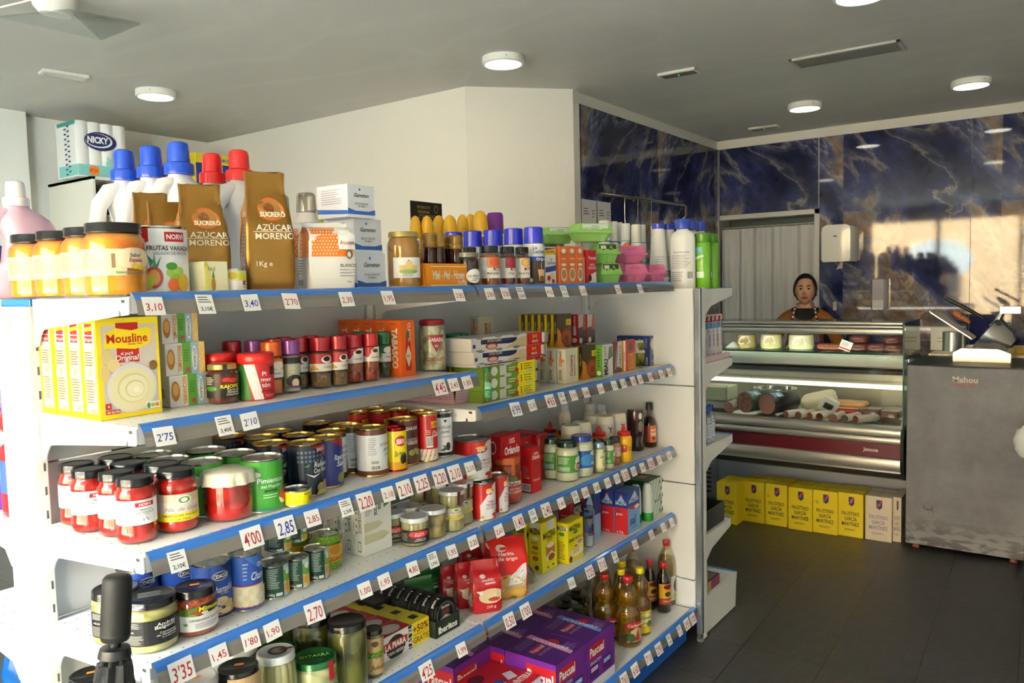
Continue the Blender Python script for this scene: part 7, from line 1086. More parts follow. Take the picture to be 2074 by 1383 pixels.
def bpack(pr, zt, w_, d, lb, c, ct, txt):
    h = zt-z5; t = carton('bottle_pack', w_, d, h, c, [('r', 0, 0, 1, 1, c), ('e', .6, .4, .3, .3, '2a4a9c')], [('r', 0, 0, 1, 1, c)], [('r', 0, 0, 1, 1, ct), ('e', .3, .62, .14, .16, 'd9d4d0'), ('e', .5, .35, .14, .16, 'd9d4d0'), ('e', .48, .78, .12, .12, '6a1216'), ('e', .26, .3, .1, .1, '6a1216'), ('p', [(.7, .35), (.84, .3), (.9, .5), (.78, .56)], 'e9e4e4'), ('t', txt, .84, .2, .12, 'f0e6e6', .3, {'b': .03})])
    for x, y in ((.3, .62), (.5, .35)): mb = MB(); mb.lathe([(.0165, h), (.0165, h+.014), (.015, h+.016), (0, h+.016)], M('1c3f9c', .35), 20, c=(w_*x, d*y, 0), mod=lambda a, z: 1+.03*math.cos(a*20)); mb.build('bottle_cap', t, 40)
    t.location = pr; tag(t, lb, 'bottle pack'); return t
pA_ = tA.location; bpack((pA_.x-.268, pA_.y+.055, z5), .29, .262, .2, 'red-topped light blue pack of bottles with blue caps showing', 'b4cdea', 'c01c22', 'ENTERA')
bpack((pA_.x-.565, pA_.y+.03, z5), .28, .285, .2, 'blue-topped bottle pack at the bottom edge of the photo', '9ab8dc', '2a6ac8', 'LECHE')
OIL = LQ('f2d24a', 'c09a1c', .32)
def oilb(c, cap, lab, bump=True): 
    pr = [(.036, 0), (.041, .006), (.041, .02), (.0395, .026), (.041, .032), (.041, .125), (.037, .14), (.028, .155), (.03, .17), (.034, .19), (.031, .21), (.018, .235), (.013, .245), (.013, .252)]
    return bottle('oil_bottle', pr, GL('eee6b4', .16), [(.0145, .248), (.0155, .25), (.0155, .268), (.014, .271), (0, .271)], cap, lab, (.06, .42), (-60, 75), liquid=c, fill=.86, grip=lambda a, z: 1+.012*math.cos(a*8))
OL = [('e', .5, .84, .4, .15, 'b81c24'), ('t', 'Carbonell', .5, .83, .12, 'f4e8dc', .7, {'b': .02}), ('p', [(.15, .1), (.3, .6), (.5, .75), (.75, .6), (.85, .1)], 'c9b88a'), ('p', [(.4, .15), (.55, .65), (.65, .15)], 'a82a2a'), ('e', .3, .3, .14, .2, '3a5a34')]
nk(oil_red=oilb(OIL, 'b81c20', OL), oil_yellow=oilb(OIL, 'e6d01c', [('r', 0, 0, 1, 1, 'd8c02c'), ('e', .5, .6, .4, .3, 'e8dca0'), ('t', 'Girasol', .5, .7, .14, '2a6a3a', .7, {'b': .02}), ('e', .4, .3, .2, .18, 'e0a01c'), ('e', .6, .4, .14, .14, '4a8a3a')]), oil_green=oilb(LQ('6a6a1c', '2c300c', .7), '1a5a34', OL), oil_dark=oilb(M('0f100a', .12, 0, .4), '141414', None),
 clear_vinegar=bottle('vinegar_bottle', [(.034, 0), (.039, .006), (.039, .13), (.037, .14), (.039, .15), (.038, .19), (.03, .225), (.014, .26), (.013, .268)], GL('eee8d0', .16), [(.0145, .264), (.0155, .266), (.0155, .284), (.014, .287), (0, .287)], 'b81c20', [('r', 0, 0, 1, 1, 'dcd8cc'), ('e', .5, .6, .3, .3, '3a3a34'), ('e', .6, .2, .2, .14, 'd8562a'), ('e', .35, .16, .2, .14, '9ac03a')], (.1, .5), (-10, 90), liquid=LQ('e6d8a8', 'cbb87a', .3), fill=.8, grip=lambda a, z: 1+.01*math.cos(z*300)),
 dark_vinegar=bottle('vinegar_bottle', [(.026, 0), (.029, .004), (.029, .13), (.022, .165), (.0125, .185), (.012, .198)], GL('d8c8c0', .14), [(.0135, .194), (.0148, .196), (.0148, .216), (.013, .219), (0, .219)], 'b81c20', [('r', 0, 0, 1, 1, 'd8a01c'), ('r', 0, 0, 1, .3, 'a83a2c'), ('e', .55, .85, .3, .12, '7a1428'), ('e', .5, .5, .18, .12, '3a3018'), ('t', 'VINAGRE', .5, .16, .1, 'e8c8a0', .6)], (.2, .66), (-70, 80), liquid=M('170a0a', .1), fill=.88))
R('oil_red', (1245, 1156, 1296, 1312), 'R5', 'golden oil bottle with red cap, foremost', 'bottle', 'red-capped oil bottles', tw=.1); R('oil_red', (1204, 1152, 1250, 1304), 'R5', 'golden oil bottle with red cap, left one against the purple milk', 'bottle', 'red-capped oil bottles', tw=.1)
R('oil_yellow', (1272, 1142, 1315, 1290), 'R5', 'golden oil bottle with yellow cap, foremost of three', 'bottle', 'yellow-capped oil bottles', tw=.1); X('oil_yellow', -.005, .088, 'golden oil bottle with yellow cap behind the foremost', 'bottle', 'yellow-capped oil bottles'); X('oil_yellow', -.088, -.03, 'golden oil bottle with yellow cap, left and rear', 'bottle', 'yellow-capped oil bottles')
X('oil_red', .005, .088, 'golden oil bottle with red cap, in the middle rear', 'bottle', 'red-capped oil bottles'); X('oil_red', .088, .01, 'golden oil bottle with red cap, rear right of the yellow caps', 'bottle', 'red-capped oil bottles')
R('oil_green', (1160, 1232, 1222, 1360), 'R5', 'dark green-capped oil bottle beside the blue-stripped milk pack', 'bottle', 'green-capped oil bottles', y=.135, tw=.1); X('oil_green', .02, .09, 'golden green oil bottle behind the green-capped one', 'bottle', 'green-capped oil bottles')
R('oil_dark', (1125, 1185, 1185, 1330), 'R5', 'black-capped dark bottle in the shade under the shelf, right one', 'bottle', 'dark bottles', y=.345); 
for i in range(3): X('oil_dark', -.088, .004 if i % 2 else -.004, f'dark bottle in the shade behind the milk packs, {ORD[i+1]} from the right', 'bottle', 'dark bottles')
R('dark_vinegar', (1328, 1133, 1357, 1242), 'R5', 'dark vinegar bottle with red cap, foremost right', 'bottle', 'dark vinegar bottles', tw=.1); R('dark_vinegar', (1305, 1129, 1331, 1237), 'R5', 'dark vinegar bottle with red cap, left of the foremost', 'bottle', 'dark vinegar bottles', tw=.1)
R('clear_vinegar', (1331, 1089, 1367, 1230), 'R5', 'tall pale vinegar bottle with red cap by the end panel', 'bottle', 'pale vinegar bottles', tw=.0); X('clear_vinegar', -.13, .09, 'tall pale vinegar bottle in the rear, half behind the shelf above', 'bottle', 'pale vinegar bottles')
# ================================================================== end unit and far-side shelves
def EX(kind, box, x, z, lb, cat, grp=None, **k): return RX(kind, box, x, lb, cat, grp, z, **k)
def stick(i):
    t = thing('wafer_pack', f'upright red, blue and white slim packet in the end unit rack, {ORD[i]} from the left', 'packet', group='slim packets'); mb = MB(); h = .2; rg = []
    for k in range(9):
        v = k/8; w_ = .022 if 0 < k < 8 else .026; d = .012*(.2 if k in (0, 8) else 1); rg.append([(d*sx_, w_*sy_, h*v) for sx_, sy_ in ((-1, -1), (-1.1, 0), (-1, 1), (1, 1), (1.1, 0), (1, -1))])
    mb.rings(rg, M('e4dde2', .3, 0, .3)); mb.build('packet_body', t, 30); mb = MB(); f = lambda u, v, e: (-.0125-.0014*math.sin(u*pi)-e, .021-.042*u, h*v)
    f2 = lambda u, v, e: (-.012+.024*u, -.0218-e, h*v)
    for fn in (f, f2): mb.decal([('r', 0, .84, 1, .97, 'b8242c'), ('r', 0, .7, 1, .83, '5a9ad0'), ('r', .55, .28, .8, .55, '6a5a9a'), ('e', .3, .64, .12, .03, '2a2a4a'), ('e', .5, .1, .3, .05, 'c06a80'), ('n', .2, .3, .45, .6, '8a8aa0', 3)], fn, .042, h)
    mb.build('print', t, 0); return t
for i in range(6): t = stick(i); t.location = (2.46+.048*i, -.06, 1.185+.001); t.rotation_euler.z = .1*(i % 2)
t = thing('wafer_rack', 'low pink and white crinkled wrapping strip at the foot of the slim packets', 'wrapping', (2.43, -.1, 1.186)); mb = MB(); rg = []
for k in range(30): x_ = .31*k/29; a_ = .008*noise.noise(Vector((k*.9, 1, 2))); rg.append([(x_, -.004+a_*.4, 0), (x_, -.006+a_*.4, .024+a_), (x_, .006+a_*.4, .024+a_), (x_, .008, 0)])
mb.rings(rg, M('e0c4cc', .3, 0, .4)); mb.build('strip', t, 30)
nk(small_clear_bottle=bottle('bottle', [(.024, 0), (.026, .003), (.026, .12), (.02, .135), (.015, .14)], GL('e6e9f0', .2), [(.0165, .138), (.0185, .14), (.0185, .168), (.016, .17), (0, .17)], '24449c', [('r', 0, 0, 1, 1, 'd5d9e2'), ('r', 0, .04, 1, .08, '3a4a9c'), ('r', 0, .9, 1, .94, '3a4a9c'), ('n', .2, .2, .8, .8, '9aa0b4', 6)], (.12, .7), (-150, 150), liquid=M('d3d8e0', .3), fill=.85))
for i, b in enumerate(((1425, 826, 1447, 912), (1436, 822, 1457, 908), (1446, 818, 1463, 900))): EX('small_clear_bottle', b, 2.46+.05*i, .828, f'clear bottle with blue cap on the end unit, {ORD[i]} from the left', 'bottle', 'blue-capped clear bottles')
t = thing('metal_tray', 'dark grey metal tray on the end unit shelf', 'tray', (2.42, -.1, .441)); mb = MB(); GR = M('4e5054', .4, .5)
mb.box(0, 0, 0, .26, .3, .004, GR); mb.box(0, 0, 0, .26, .004, .09, GR); mb.box(0, .296, 0, .26, .3, .09, GR); mb.box(0, 0, 0, .004, .3, .09, GR); mb.box(.256, 0, 0, .26, .3, .09, GR); mb.build('tray_body', t)
nk(pink_packet=snack('c9a8b4', M('c8b0b8', .4), '')); t, r, h = spawn('pink_packet', 'pale pink packet lying in the dark grey metal tray', 'packet', None); t.location = (2.5, .1, .447); t.scale = (1.2, 1.2, 1.3)
nk(pickle_jar=jar('jar', .04, .2, 'c9a83a', CH('b8a86a', '9a8a4a', '6a5a2a', 30), [('r', 0, 0, 1, 1, 'd8c85a'), ('r', 0, .5, 1, 1, '2a4a8a')], (.2, .6), (-120, 120), nr=.9, lh=.02)); EX('pickle_jar', (1424, 1088, 1446, 1168), 2.47, .16, 'jar with gold lid on the lowest end unit shelf', 'jar')
t = Bx('chocolate_box', (1, 1, 2, 1, 1), 'R5', 'flat dark gift box wrapped in shiny foil on the lowest end unit shelf', 'box', None, '1c2a44', [('r', 0, 0, .5, 1, 'b8a04a'), ('r', .5, 0, 1, 1, '8a3a5a')], None, [('r', .05, .05, .95, .95, '8a8a90'), ('e', .4, .5, .2, .3, 'd8b08a'), ('p', [(.6, .2), (.9, .4), (.8, .8), (.55, .6)], 'c8ccd4')], d=.16, y=0, w_=.2); t.location = (2.43, -.095, .161); t.scale = (1, 1, .045/max(t['_d'][2], .001)) if t['_d'][2] > 0 else (1, 1, 1)
nk(cleaner_bottle=bottle('bottle', [(.04, 0), (.045, .006), (.045, .1), (.036, .15), (.042, .19), (.03, .235), (.016, .25), (.016, .258)], LQ('4a9ad8', '1c66b8', .55), [(.018, .255), (.02, .257), (.02, .29), (.016, .295), (0, .295)], 'd83a2a', None), red_detergent=bottle('bottle', [(.05, 0), (.055, .006), (.055, .2), (.035, .24), (.02, .255)], M('c8202a', .3, 0, .3), [(.022, .252), (.024, .254), (.024, .29), (0, .292)], 'b01c1c', [('r', 0, 0, 1, .9, 'b01a24'), ('e', .3, .8, .2, .12, 'e8c8c8'), ('r', .05, .2, .5, .55, '3a5a9c'), ('n', .55, .1, .95, .8, 'e8a8a8', 9)], (.05, .8), (-110, 110)), purple_detergent=bottle('bottle', [(.05, 0), (.056, .006), (.056, .17), (.036, .21), (.02, .225)], M('5a2a98', .3, 0, .3), [(.022, .222), (.024, .224), (.024, .26), (0, .262)], '4a1c80', [('r', .1, .2, .6, .9, '6ab03a'), ('n', .15, .3, .55, .8, 'd8ecc0', 7)], (.1, .8), (-110, 110)))
zs1 = Z3+.19-SH; zs2 = Z3-.08-SH; zs3 = .4-SH
def side(kind, x, y, z, lb, cat, s=1, sz=1, grp=None, rot=-1.2): t, r, h = spawn(kind, lb, cat, grp); put(t, Vector((x, y, z)), s, sz, 0, rot)
side('red_detergent', .07, .62, zs1, 'red detergent bottle at the left edge, on the far side of the shelving', 'bottle', 1.1, 1.15); side('purple_detergent', .075, .745, zs1, 'purple detergent bottle with green label at the left edge', 'bottle', 1.05, 1.1)
side('cleaner_bottle', .065, .615, zs3+.0, 'translucent blue cleaner bottle at the left edge, nearer one', 'bottle', 1.15, 1.1, 'blue cleaner bottles'); side('cleaner_bottle', .07, .735, zs3+.0, 'translucent blue cleaner bottle at the left edge, farther one', 'bottle', 1.15, 1.1, 'blue cleaner bottles')
# black folding umbrella hooked on the shelf end
q = at(240, 1160, 1, -.06); t = thing('folding_umbrella', 'black folded umbrella with rubber handle leaning against the shelf end', 'umbrella', (0, 0, 0)); BK = M('0c0c0d', .6); 
ub = at(232, 1262, 0, q.x-.004); 
top = at(238, 1163, 1, -.055); low_ = Vector((SY(233, -.055, HZ(top.x, -.055, 1300)), -.055, HZ(top.x, -.055, 1300))); dr = (low_-top).normalized()
L = lambda s_: top+dr*s_; ln = (low_-top).length
rd = .0185*dep(*top)/1.05
mb = MB(); mb.tube([L(0), L(.002), L(.007), L(.02), L(.06), L(.1), L(.1005), L(.102), L(.104), L(ln*.9), L(ln*.93)], [rd*.5, rd*.8, rd*.97, rd, rd*1.02, rd*1.0, rd*.96, rd*.96, rd*1.02, rd*.98, rd*.9], BK, 24, True); mb.build('handle', t, 40)
mb = MB(); mb.tube([L(ln*.92), L(ln*1.08)], rd*.4, M('101010', .4), 14); mb.build('shaft', t)
mb = MB(); mb.tube([L(ln*1.03), L(ln*1.04), L(ln*1.1), L(ln*1.16), L(ln*1.17)], [rd*.75, rd, rd*1.08, rd*1.12, rd*1.05], M('1c1d1f', .4), 20); mb.build('runner', t, 40)
for k in range(8): a_ = 2*pi*k/8; o1 = Vector((math.cos(a_), math.sin(a_), 0)); mb = MB(); mb.tube([L(ln*1.15)+o1*rd*.85, L(ln*1.3)+o1*rd*.9, L(ln*2.4)+o1*rd*.7], rd*.13, M('2a2b2d', .35, .4), 6); mb.build('rib', t)
mb = MB(); rg = []
for i in range(12):
    s_ = ln*(1.24+.11*i); rr_ = rd*(1.0+.28*math.sin(i*.33)); rg.append([L(s_)+Vector((math.cos(2*pi*j/32), math.sin(2*pi*j/32), 0))*rr_*(1+.2*math.cos(j*pi/2+i*.25)+.08*noise.noise(Vector((j*.5, i*.4, 1)))) for j in range(32)])
mb.rings(rg, M('1b1c1e', .75, 0, 0, 0, .4, 80)); mb.build('canopy', t, 60)

# ------------------------------------------------------------------ let the packed goods find room beside each other
def settle():
    bpy.context.view_layer.update(); it = []
    skip = ('price_card', 'gondola', 'end_shelving', 'basket', 'honey_display', 'pate_t', 'snack', 'wafer', 'metal_tray', 'plastic_bag', 'folding', 'wall_c', 'toilet', 'nappy', 'camera', 'sun', 'window', 'advert', 'potted', 'detergent_p')
    for o in list(COL.objects):
        if o.parent or o.type != 'EMPTY' or o.name.startswith(skip) or o.get('group') == 'honey bottles': continue
        P = [c.matrix_world @ Vector(q) for c in o.children for q in c.bound_box]
        if not P: continue
        lo = [min(p[i] for p in P) for i in range(3)]; hi = [max(p[i] for p in P) for i in range(3)]
        if lo[2] < .1 or hi[0] > 2.9 or hi[2] > 2.1 or lo[0] < -.15: continue
        rd = o.name in ROUND and not o.name.startswith('egg') and o.get('group') != 'green-lidded olive jars'; it.append([o, lo, hi, rd, rd and not o.name.startswith(('food', 'flour', 'sugar', 'squeeze', 'jug')), ROUND.get(o.name, 0)])
        if it[-1][4]:
            rl = max(abs(v) for c in o.children for q in c.bound_box for v in q[:2])*o.scale.x*.99; L_ = o.location; it[-1][1:3] = [L_.x-rl, L_.y-rl, lo[2]], [L_.x+rl, L_.y+rl, hi[2]]
        it[-1].append(it[-1][1][:])
    for n_ in range(90):
        for i, a in enumerate(it):
            for b in it[i+1:]:
                if not (a[3] or b[3]) or a[1][2] > b[2][2]-.004 or b[1][2] > a[2][2]-.004: continue
                ox = min(a[2][0], b[2][0])-max(a[1][0], b[1][0]); oy = min(a[2][1], b[2][1])-max(a[1][1], b[1][1])
                if ox <= 0 or oy <= 0: continue
                ca = [(a[1][k]+a[2][k])/2 for k in (0, 1)]; cb = [(b[1][k]+b[2][k])/2 for k in (0, 1)]; d = Vector((cb[0]-ca[0], cb[1]-ca[1]))
                if a[4] and b[4]:
                    pen = (a[2][0]-a[1][0]+b[2][0]-b[1][0])/2-d.length+.0008
                    if pen <= 0: continue
                    mv = d.normalized()*pen if d.length > 1e-5 else Vector((0, pen))
                else: mv = Vector((math.copysign(ox+.0008, d.x), 0)) if ox < oy else Vector((0, math.copysign(oy+.0008, d.y)))
                wa = a[5]/(a[5]+b[5]); wb = 1-wa
                if not a[3]: wa, wb = 0, 1
                if not b[3]: wa, wb = 1, 0
                for q, s_ in ((a, -wa*.6), (b, wb*.6)):
                    for k in (0, 1): q[1][k] += mv[k]*s_; q[2][k] += mv[k]*s_
        for q in it:
            if not q[3]: continue
            y0, y1, x0, x1 = (.003, .39, -.06, 2.325) if q[1][1] < .37 else (.545, .93, .01, 2.3)
            if q[1][2] < .3 and q[1][1] < .37: y0 = -.088
            if q[1][2] > 1.5: y1 = max(y1, .93) if y0 > .1 else .53
            if q[2][0] > 2.345: y0, y1, x0, x1 = -.1, .92, 2.356 if q[1][2] > 1.5 else 2.415, 2.745
            elif q[1][0] < .985 and (q[1][2] > 1.27 or 1.03 < q[1][2] < 1.06) and q[1][2] < 1.5: x1 = .99
            for k, u, v in ((0, x0, x1), (1, y0, y1)):
                s_ = max(u-q[1][k], 0) or min(v-q[2][k], 0); q[1][k] += s_; q[2][k] += s_
    for q in it:
        if q[3]:
            dx, dy = q[1][0]-q[6][0], q[1][1]-q[6][1]; k_ = min(1, q[5]/max(math.hypot(dx, dy), 1e-6)); q[0].location.x += dx*k_; q[0].location.y += dy*k_
settle()
# ================================================================== deli counter, its goods and the wall behind
AY0, AY1 = -.585, 1.14; ALU = M('c9c7c0', .28, .75); STL = M('b3b0a6', .22, .9); DK = M('1e1f21', .5)
D = thing('deli_counter', 'refrigerated deli counter with glass front, silver bumpers and a maroon band', 'deli counter', (0, 0, 0))
def bar(name, prof, mt, y0=AY0, y1=AY1, par=D): mb = MB(); mb.prism(prof, 1, y0, y1, mt); return mb.build(name, par, 40)
def roundp(x0, z0, x1, z1, b=.012): return [(x1, z0), (x0+b, z0), (x0+b*.3, z0+b*.3), (x0, z0+b), (x0, z1-b), (x0+b*.3, z1-b*.3), (x0+b, z1), (x1, z1)]
bar('base_panel', [(4.46, .02), (4.44, .30), (4.38, .36), (5.05, .36), (5.05, .02)], M('9aa0ac', .4)); bar('recess_panel', [(4.3, .34), (4.2, .41), (5.0, .41), (5.0, .34)], M('4b4b47', .5))
bar('bumper', roundp(4.13, .415, 4.3, .492, .02), ALU); bar('ledge', [(4.15, .405), (4.3, .405), (4.3, .415), (4.15, .415)], ALU); mr = bar('maroon_band', [(4.15, .492), (4.3, .492), (4.3, .574), (4.15, .574)], M('5e1420', .3))
bar('bumper', roundp(4.13, .574, 4.3, .612), ALU); bar('bumper', roundp(4.14, .614, 4.3, .658), ALU)
mb = MB(); mp, W, H = flat((4.149, -.36, .515), (0, -.13, 0), (0, 0, .035), (-1, 0, 0)); mb.decal([('t', 'Jencoa', .5, .5, .6, 'd9d2d0', .95, {'b': .03})], mp, W, H); mb.build('badge', D, 0)
bar('deck', [(4.2, .64), (4.9, .68), (4.9, .41), (4.3, .41)], STL); bar('back_wall', [(4.88, .66), (4.9, .66), (4.9, 1.0), (4.88, 1.0)], M('a5a294', .3, .6)); bar('light_rail', [(4.84, .80), (4.88, .80), (4.88, .825), (4.84, .825)], M('f6f2dc', .4, 0, 0, .8)); bar('rear_rail', [(4.8, .86), (4.88, .86), (4.88, .9), (4.8, .9)], ALU); bar('rear_rail', [(4.76, .905), (4.88, .905), (4.88, .93), (4.76, .93)], DK)
bar('worktop', [(4.7, .955), (5.2, .955), (5.2, .985), (4.7, .985)], STL); bar('glass_shelf', [(4.27, 1.078), (4.7, 1.078), (4.7, 1.086), (4.27, 1.086)], GL('dcece6', .12)); bar('shelf_edge', [(4.266, 1.077), (4.272, 1.077), (4.272, 1.087), (4.266, 1.087)], M('1f4a40', .2)); bar('lamp_cover', roundp(4.28, .998, 4.36, 1.07, .02), M('f1f0e8', .35)); bar('lamp_tube', [(4.37, 1.03), (4.385, 1.03), (4.385, 1.045), (4.37, 1.045)], M('fff6e4', .4, 0, 0, 9)); bar('lamp_tube', [(4.246, 1.225), (4.262, 1.225), (4.262, 1.237), (4.246, 1.237)], M('fff6e4', .4, 0, 0, 9))
bar('front_glass', [(4.19, .658), (4.196, .658), (4.196, 1.205), (4.19, 1.205)], GL('f8fbf9', .06)); bar('top_frame', roundp(4.17, 1.203, 4.24, 1.238, .008), ALU); bar('top_frame', roundp(4.165, 1.24, 4.25, 1.256, .005), ALU); bar('top_frame', roundp(4.165, 1.259, 4.25, 1.276, .005), ALU); bar('top_glass', [(4.24, 1.262), (4.72, 1.262), (4.72, 1.269), (4.24, 1.269)], GL('eef5f1', .1))
mb = MB(); mb.prism([(4.18, .66), (4.9, .66), (4.9, 1.0), (4.72, 1.05), (4.72, 1.27), (4.18, 1.27)], 1, AY0-.008, AY0-.002, GL('d4e6de', .2)); mb.build('side_glass', D, 0); mb = MB(); mb.box(4.178, AY0-.009, .66, 4.183, AY0-.001, 1.27, M('1c4036', .2)); mb.build('glass_edge', D, 0)
mb = MB(); mb.prism([(4.2, .36), (4.14, .45), (4.13, .6), (4.17, .66), (4.9, .68), (5.0, .5), (5.0, .02), (4.46, .02), (4.44, .3)], 1, AY0-.018, AY0, DK); mb.build('side_panel', D, 30)
mb = MB(); mb.box(4.425, .62, .05, 4.43, AY1, .33, M('8b9099', .5)); 
for i in range(8):
    for k in range(4): mb.box(4.422, .66+.12*k, .07+.032*i, 4.4255, .75+.12*k, .082+.032*i, M('1a1b1d', .6))
mb.build('vent_grille', D, 0)
mb = MB(); mb.lathe([(.018, 0), (.018, .17)], ALU, 14, c=(4.6, .5, 1.086)); mb.lathe([(.018, 0), (.018, .17)], ALU, 14, c=(4.6, -.5, 1.086)); mb.build('post', D) if False else None
def yy(px, x, z): return SX(px, x, z)
def goods(name, label, cat, mk, px, x, z, group=None, rz=0, s=1):
    t = thing(name, label, cat, (x, yy(px, x, z), z), rz, group); t.scale = (s, s, s); mk(t); return t
zc_ = 1.0865; CW = M('ece8d6', .4); WRAP = GL('fafaf8', .12, .08)
def cheese(r, h, c, wrap):
    def mk(t):
        mb = MB(); mb.lathe([(r*.92, 0), (r, h*.15), (r, h*.8), (r*.94, h), (0, h)], M(c, .4, 0, .2), 28); mb.build('cheese_body', t, 40)
        if wrap: mb = MB(); mb.lathe([(r*1.35, .001), (r*1.2, h*.2), (r*1.06, h*.45), (r*1.02, h*.9), (r*.95, h*1.02), (0, h*1.03)], WRAP, 24, mod=lambda a, z: 1+.07*noise.noise(Vector((math.sin(a)*3, math.cos(a)*3, z*40)))); mb.build('wrap', t, 25)
    return mk
goods('cheese', 'tan cheese wheel, leftmost of three on the glass shelf', 'cheese', cheese(.064, .085, 'b09a5c', True), 1512, 4.47, zc_, 'cheeses on the glass shelf'); goods('cheese', 'pale yellow cheese in film, middle one on the glass shelf', 'cheese', cheese(.068, .088, 'dfd3a0', True), 1562, 4.47, zc_, 'cheeses on the glass shelf'); goods('cheese', 'white wrapped cheese, rightmost on the glass shelf, on another one', 'cheese', cheese(.078, .09, 'e6dfbe', True), 1623, 4.47, zc_, 'cheeses on the glass shelf')
mb = MB(); rg = []; t = thing('cheese_paper', 'crumpled white paper at the left end of the glass shelf', 'paper', (4.45, yy(1486, 4.45, zc_), zc_))
for i in range(5): v = i/4; rg.append([((.06-.05*v)*math.cos(2*pi*j/16)*(1+.4*noise.noise(Vector((j*.7, v*3, 1)))), (.05-.04*v)*math.sin(2*pi*j/16), .035*v) for j in range(16)])
mb.rings(rg, M('dfe3e2', .6)); mb.build('sheet', t, 20)
SA = M('8a4630', .35, 0, .3, 0, .3, 60); BP = M('5c2620', .35, 0, .3, 0, .3, 40)
def ring_(r, q, mt):
    def mk(t): mb = MB(); mb.tube([(r*math.cos(2*pi*j/22), r*math.sin(2*pi*j/22), q) for j in range(23)], q, mt, 12); mb.build('sausage', t, 60)
    return mk
gb = 'dark sausage rings'
for i, (px, dz) in enumerate(((1740, 0), (1740, .048), (1775, 0), (1809, 0), (1809, .046))): goods('sausage_ring', f'dark red sausage ring, {("lower one of the left pair", "upper one of the left pair", "single one in the middle", "lower one of the right pair", "upper one of the right pair")[i]}', 'sausage', ring_(.037, .0225, BP), px, 4.45, zc_+dz+.0005, gb)
for i, (px, a) in enumerate(((1672, .3), (1682, -.2), (1692, .5), (1704, 0))): goods('sausage', f'small reddish sausage on the glass shelf, {ORD[i]} from the left beside the price sign', 'sausage', lambda t: MB().tube([(-.05, 0, .02), (-.042, 0, .021), (0, .006, .022), (.042, 0, .021), (.05, 0, .02)], [.006, .017, .02, .017, .006], SA, 12).build('sausage_body', t, 60), px, 4.42+.02*(i % 2), zc_, 'small sausages on the glass shelf', a+1.3)
def psign(t): mb = MB(); mb.box(-.035, -.002, 0, .035, .002, .06, M('f0efec', .5)); mb.build('card', t, 0); mb = MB(); mp, W, H = flat((-.035, -.0022, 0), (.07, 0, 0), (0, 0, .06), (0, -1, 0)); mb.decal([('r', 0, .1, 1, .24, 'b8242c'), ('n', .1, .4, .9, .85, '777', 3)], mp, W, H); mb.build('print', t, 0)
t = goods('price_sign', 'tilted white price sign with red stripe among the sausages', 'sign', psign, 1709, 4.385, zc_+.004, None, -pi/2); t.rotation_euler = (-.2, .35, -pi/2)
zd = .668
def log_(r, L_, face, skin, lab):
    def mk(t):
        mb = MB(); rg = [[(r*k*math.sin(2*pi*j/30), y_, r+r*k*math.cos(2*pi*j/30)) for j in range(30)] for y_, k in ((0, .97), (.004, 1), (L_*.9, 1), (L_, .7), (L_*1.05, .3))]; mb.rings([q[::-1] for q in rg], skin); mb.build('casing', t, 50)
        mb = MB(); rg = [[(r*k*math.sin(2*pi*j/30), -.0015, r+r*k*math.cos(2*pi*j/30)) for j in range(30)] for k in (.96, .01)]; mb.rings(rg, face, False, True); mb.build('cut_face', t, 0)
        if lab: mb = MB(); mp = lambda u, v, e: ((r+e)*math.sin(-.5+1.3*u), .02+.09*v, r+(r+e)*math.cos(-.5+1.3*u)); mb.decal([('r', 0, 0, 1, 1, '7ab0d4'), ('r', 0, .4, 1, .7, 'e4e8ec'), ('e', .4, .55, .2, .2, 'b8383a')], mp, .09, .09, 10); mb.build('label', t, 0)
    return mk
MT = M('b0776a', .5, 0, 0, 0, .3, 120); MT2 = CH('a86e5c', 'b47a66', '7a7a4a', 50, .5, .1)
goods('mortadella', 'cut mortadella with olives in it, left one of the two big sausages', 'mortadella', log_(.068, .28, MT2, M('3a5a44', .3), True), 1508, 4.3, zd, 'big cut sausages', -pi/2-.35); goods('mortadella', 'plain cut mortadella, right one of the two big sausages', 'mortadella', log_(.068, .28, MT, M('2a2a2c', .3), True), 1553, 4.3, zd-.002, 'big cut sausages', -pi/2-.35); goods('mortadella', 'small cut pink sausage at the left end of the counter', 'mortadella', log_(.036, .15, MT, M('b9b4ac', .3), False), 1475, 4.27, zd, None, -pi/2-.2)
def carb(t): mb = MB(); mb.lathe([(.105, 0), (.11, .004), (.135, .1), (.14, .101)], GL('e9efee', .2), 32, cap1=False); mb.build('bowl_body', t); mb = MB(); mb.tube([(.14*math.cos(2*pi*j/28), .14*math.sin(2*pi*j/28), .101) for j in range(29)], .003, GL('dfe6e4', .4), 6); mb.build('rim', t)
goods('plastic_bowl', 'clear empty plastic bowl behind the two mortadellas', 'bowl', carb, 1570, 4.725, zd+.016)
def slab(w_, d_, h_, mt, wrap=None, lay=None):
    def mk(t):
        mb = MB(); rg = []
        for z, k in ((0, .9), (h_*.12, 1), (h_*.8, 1), (h_, .9)): rg.append([(w_*k*math.copysign(abs(math.cos(a))**.5, math.cos(a)), d_*k*math.copysign(abs(math.sin(a))**.5, math.sin(a)), z+.003*noise.noise(Vector((math.cos(a)*4, math.sin(a)*4, z*30)))) for a in (2*pi*j/28 for j in range(28))])
        mb.rings(rg, mt); mb.build('slab', t, 40)
        if lay:
            for i, c in enumerate(lay): mb = MB(); z = h_*(.15+.25*i); mb.rings([[(w_*1.012*math.copysign(abs(math.cos(a))**.5, math.cos(a)), d_*1.012*math.copysign(abs(math.sin(a))**.5, math.sin(a)), zz) for a in (2*pi*j/28 for j in range(28))] for zz in (z, z+h_*.1)], M(c, .5)); mb.build('streak', t, 40)
    return mk
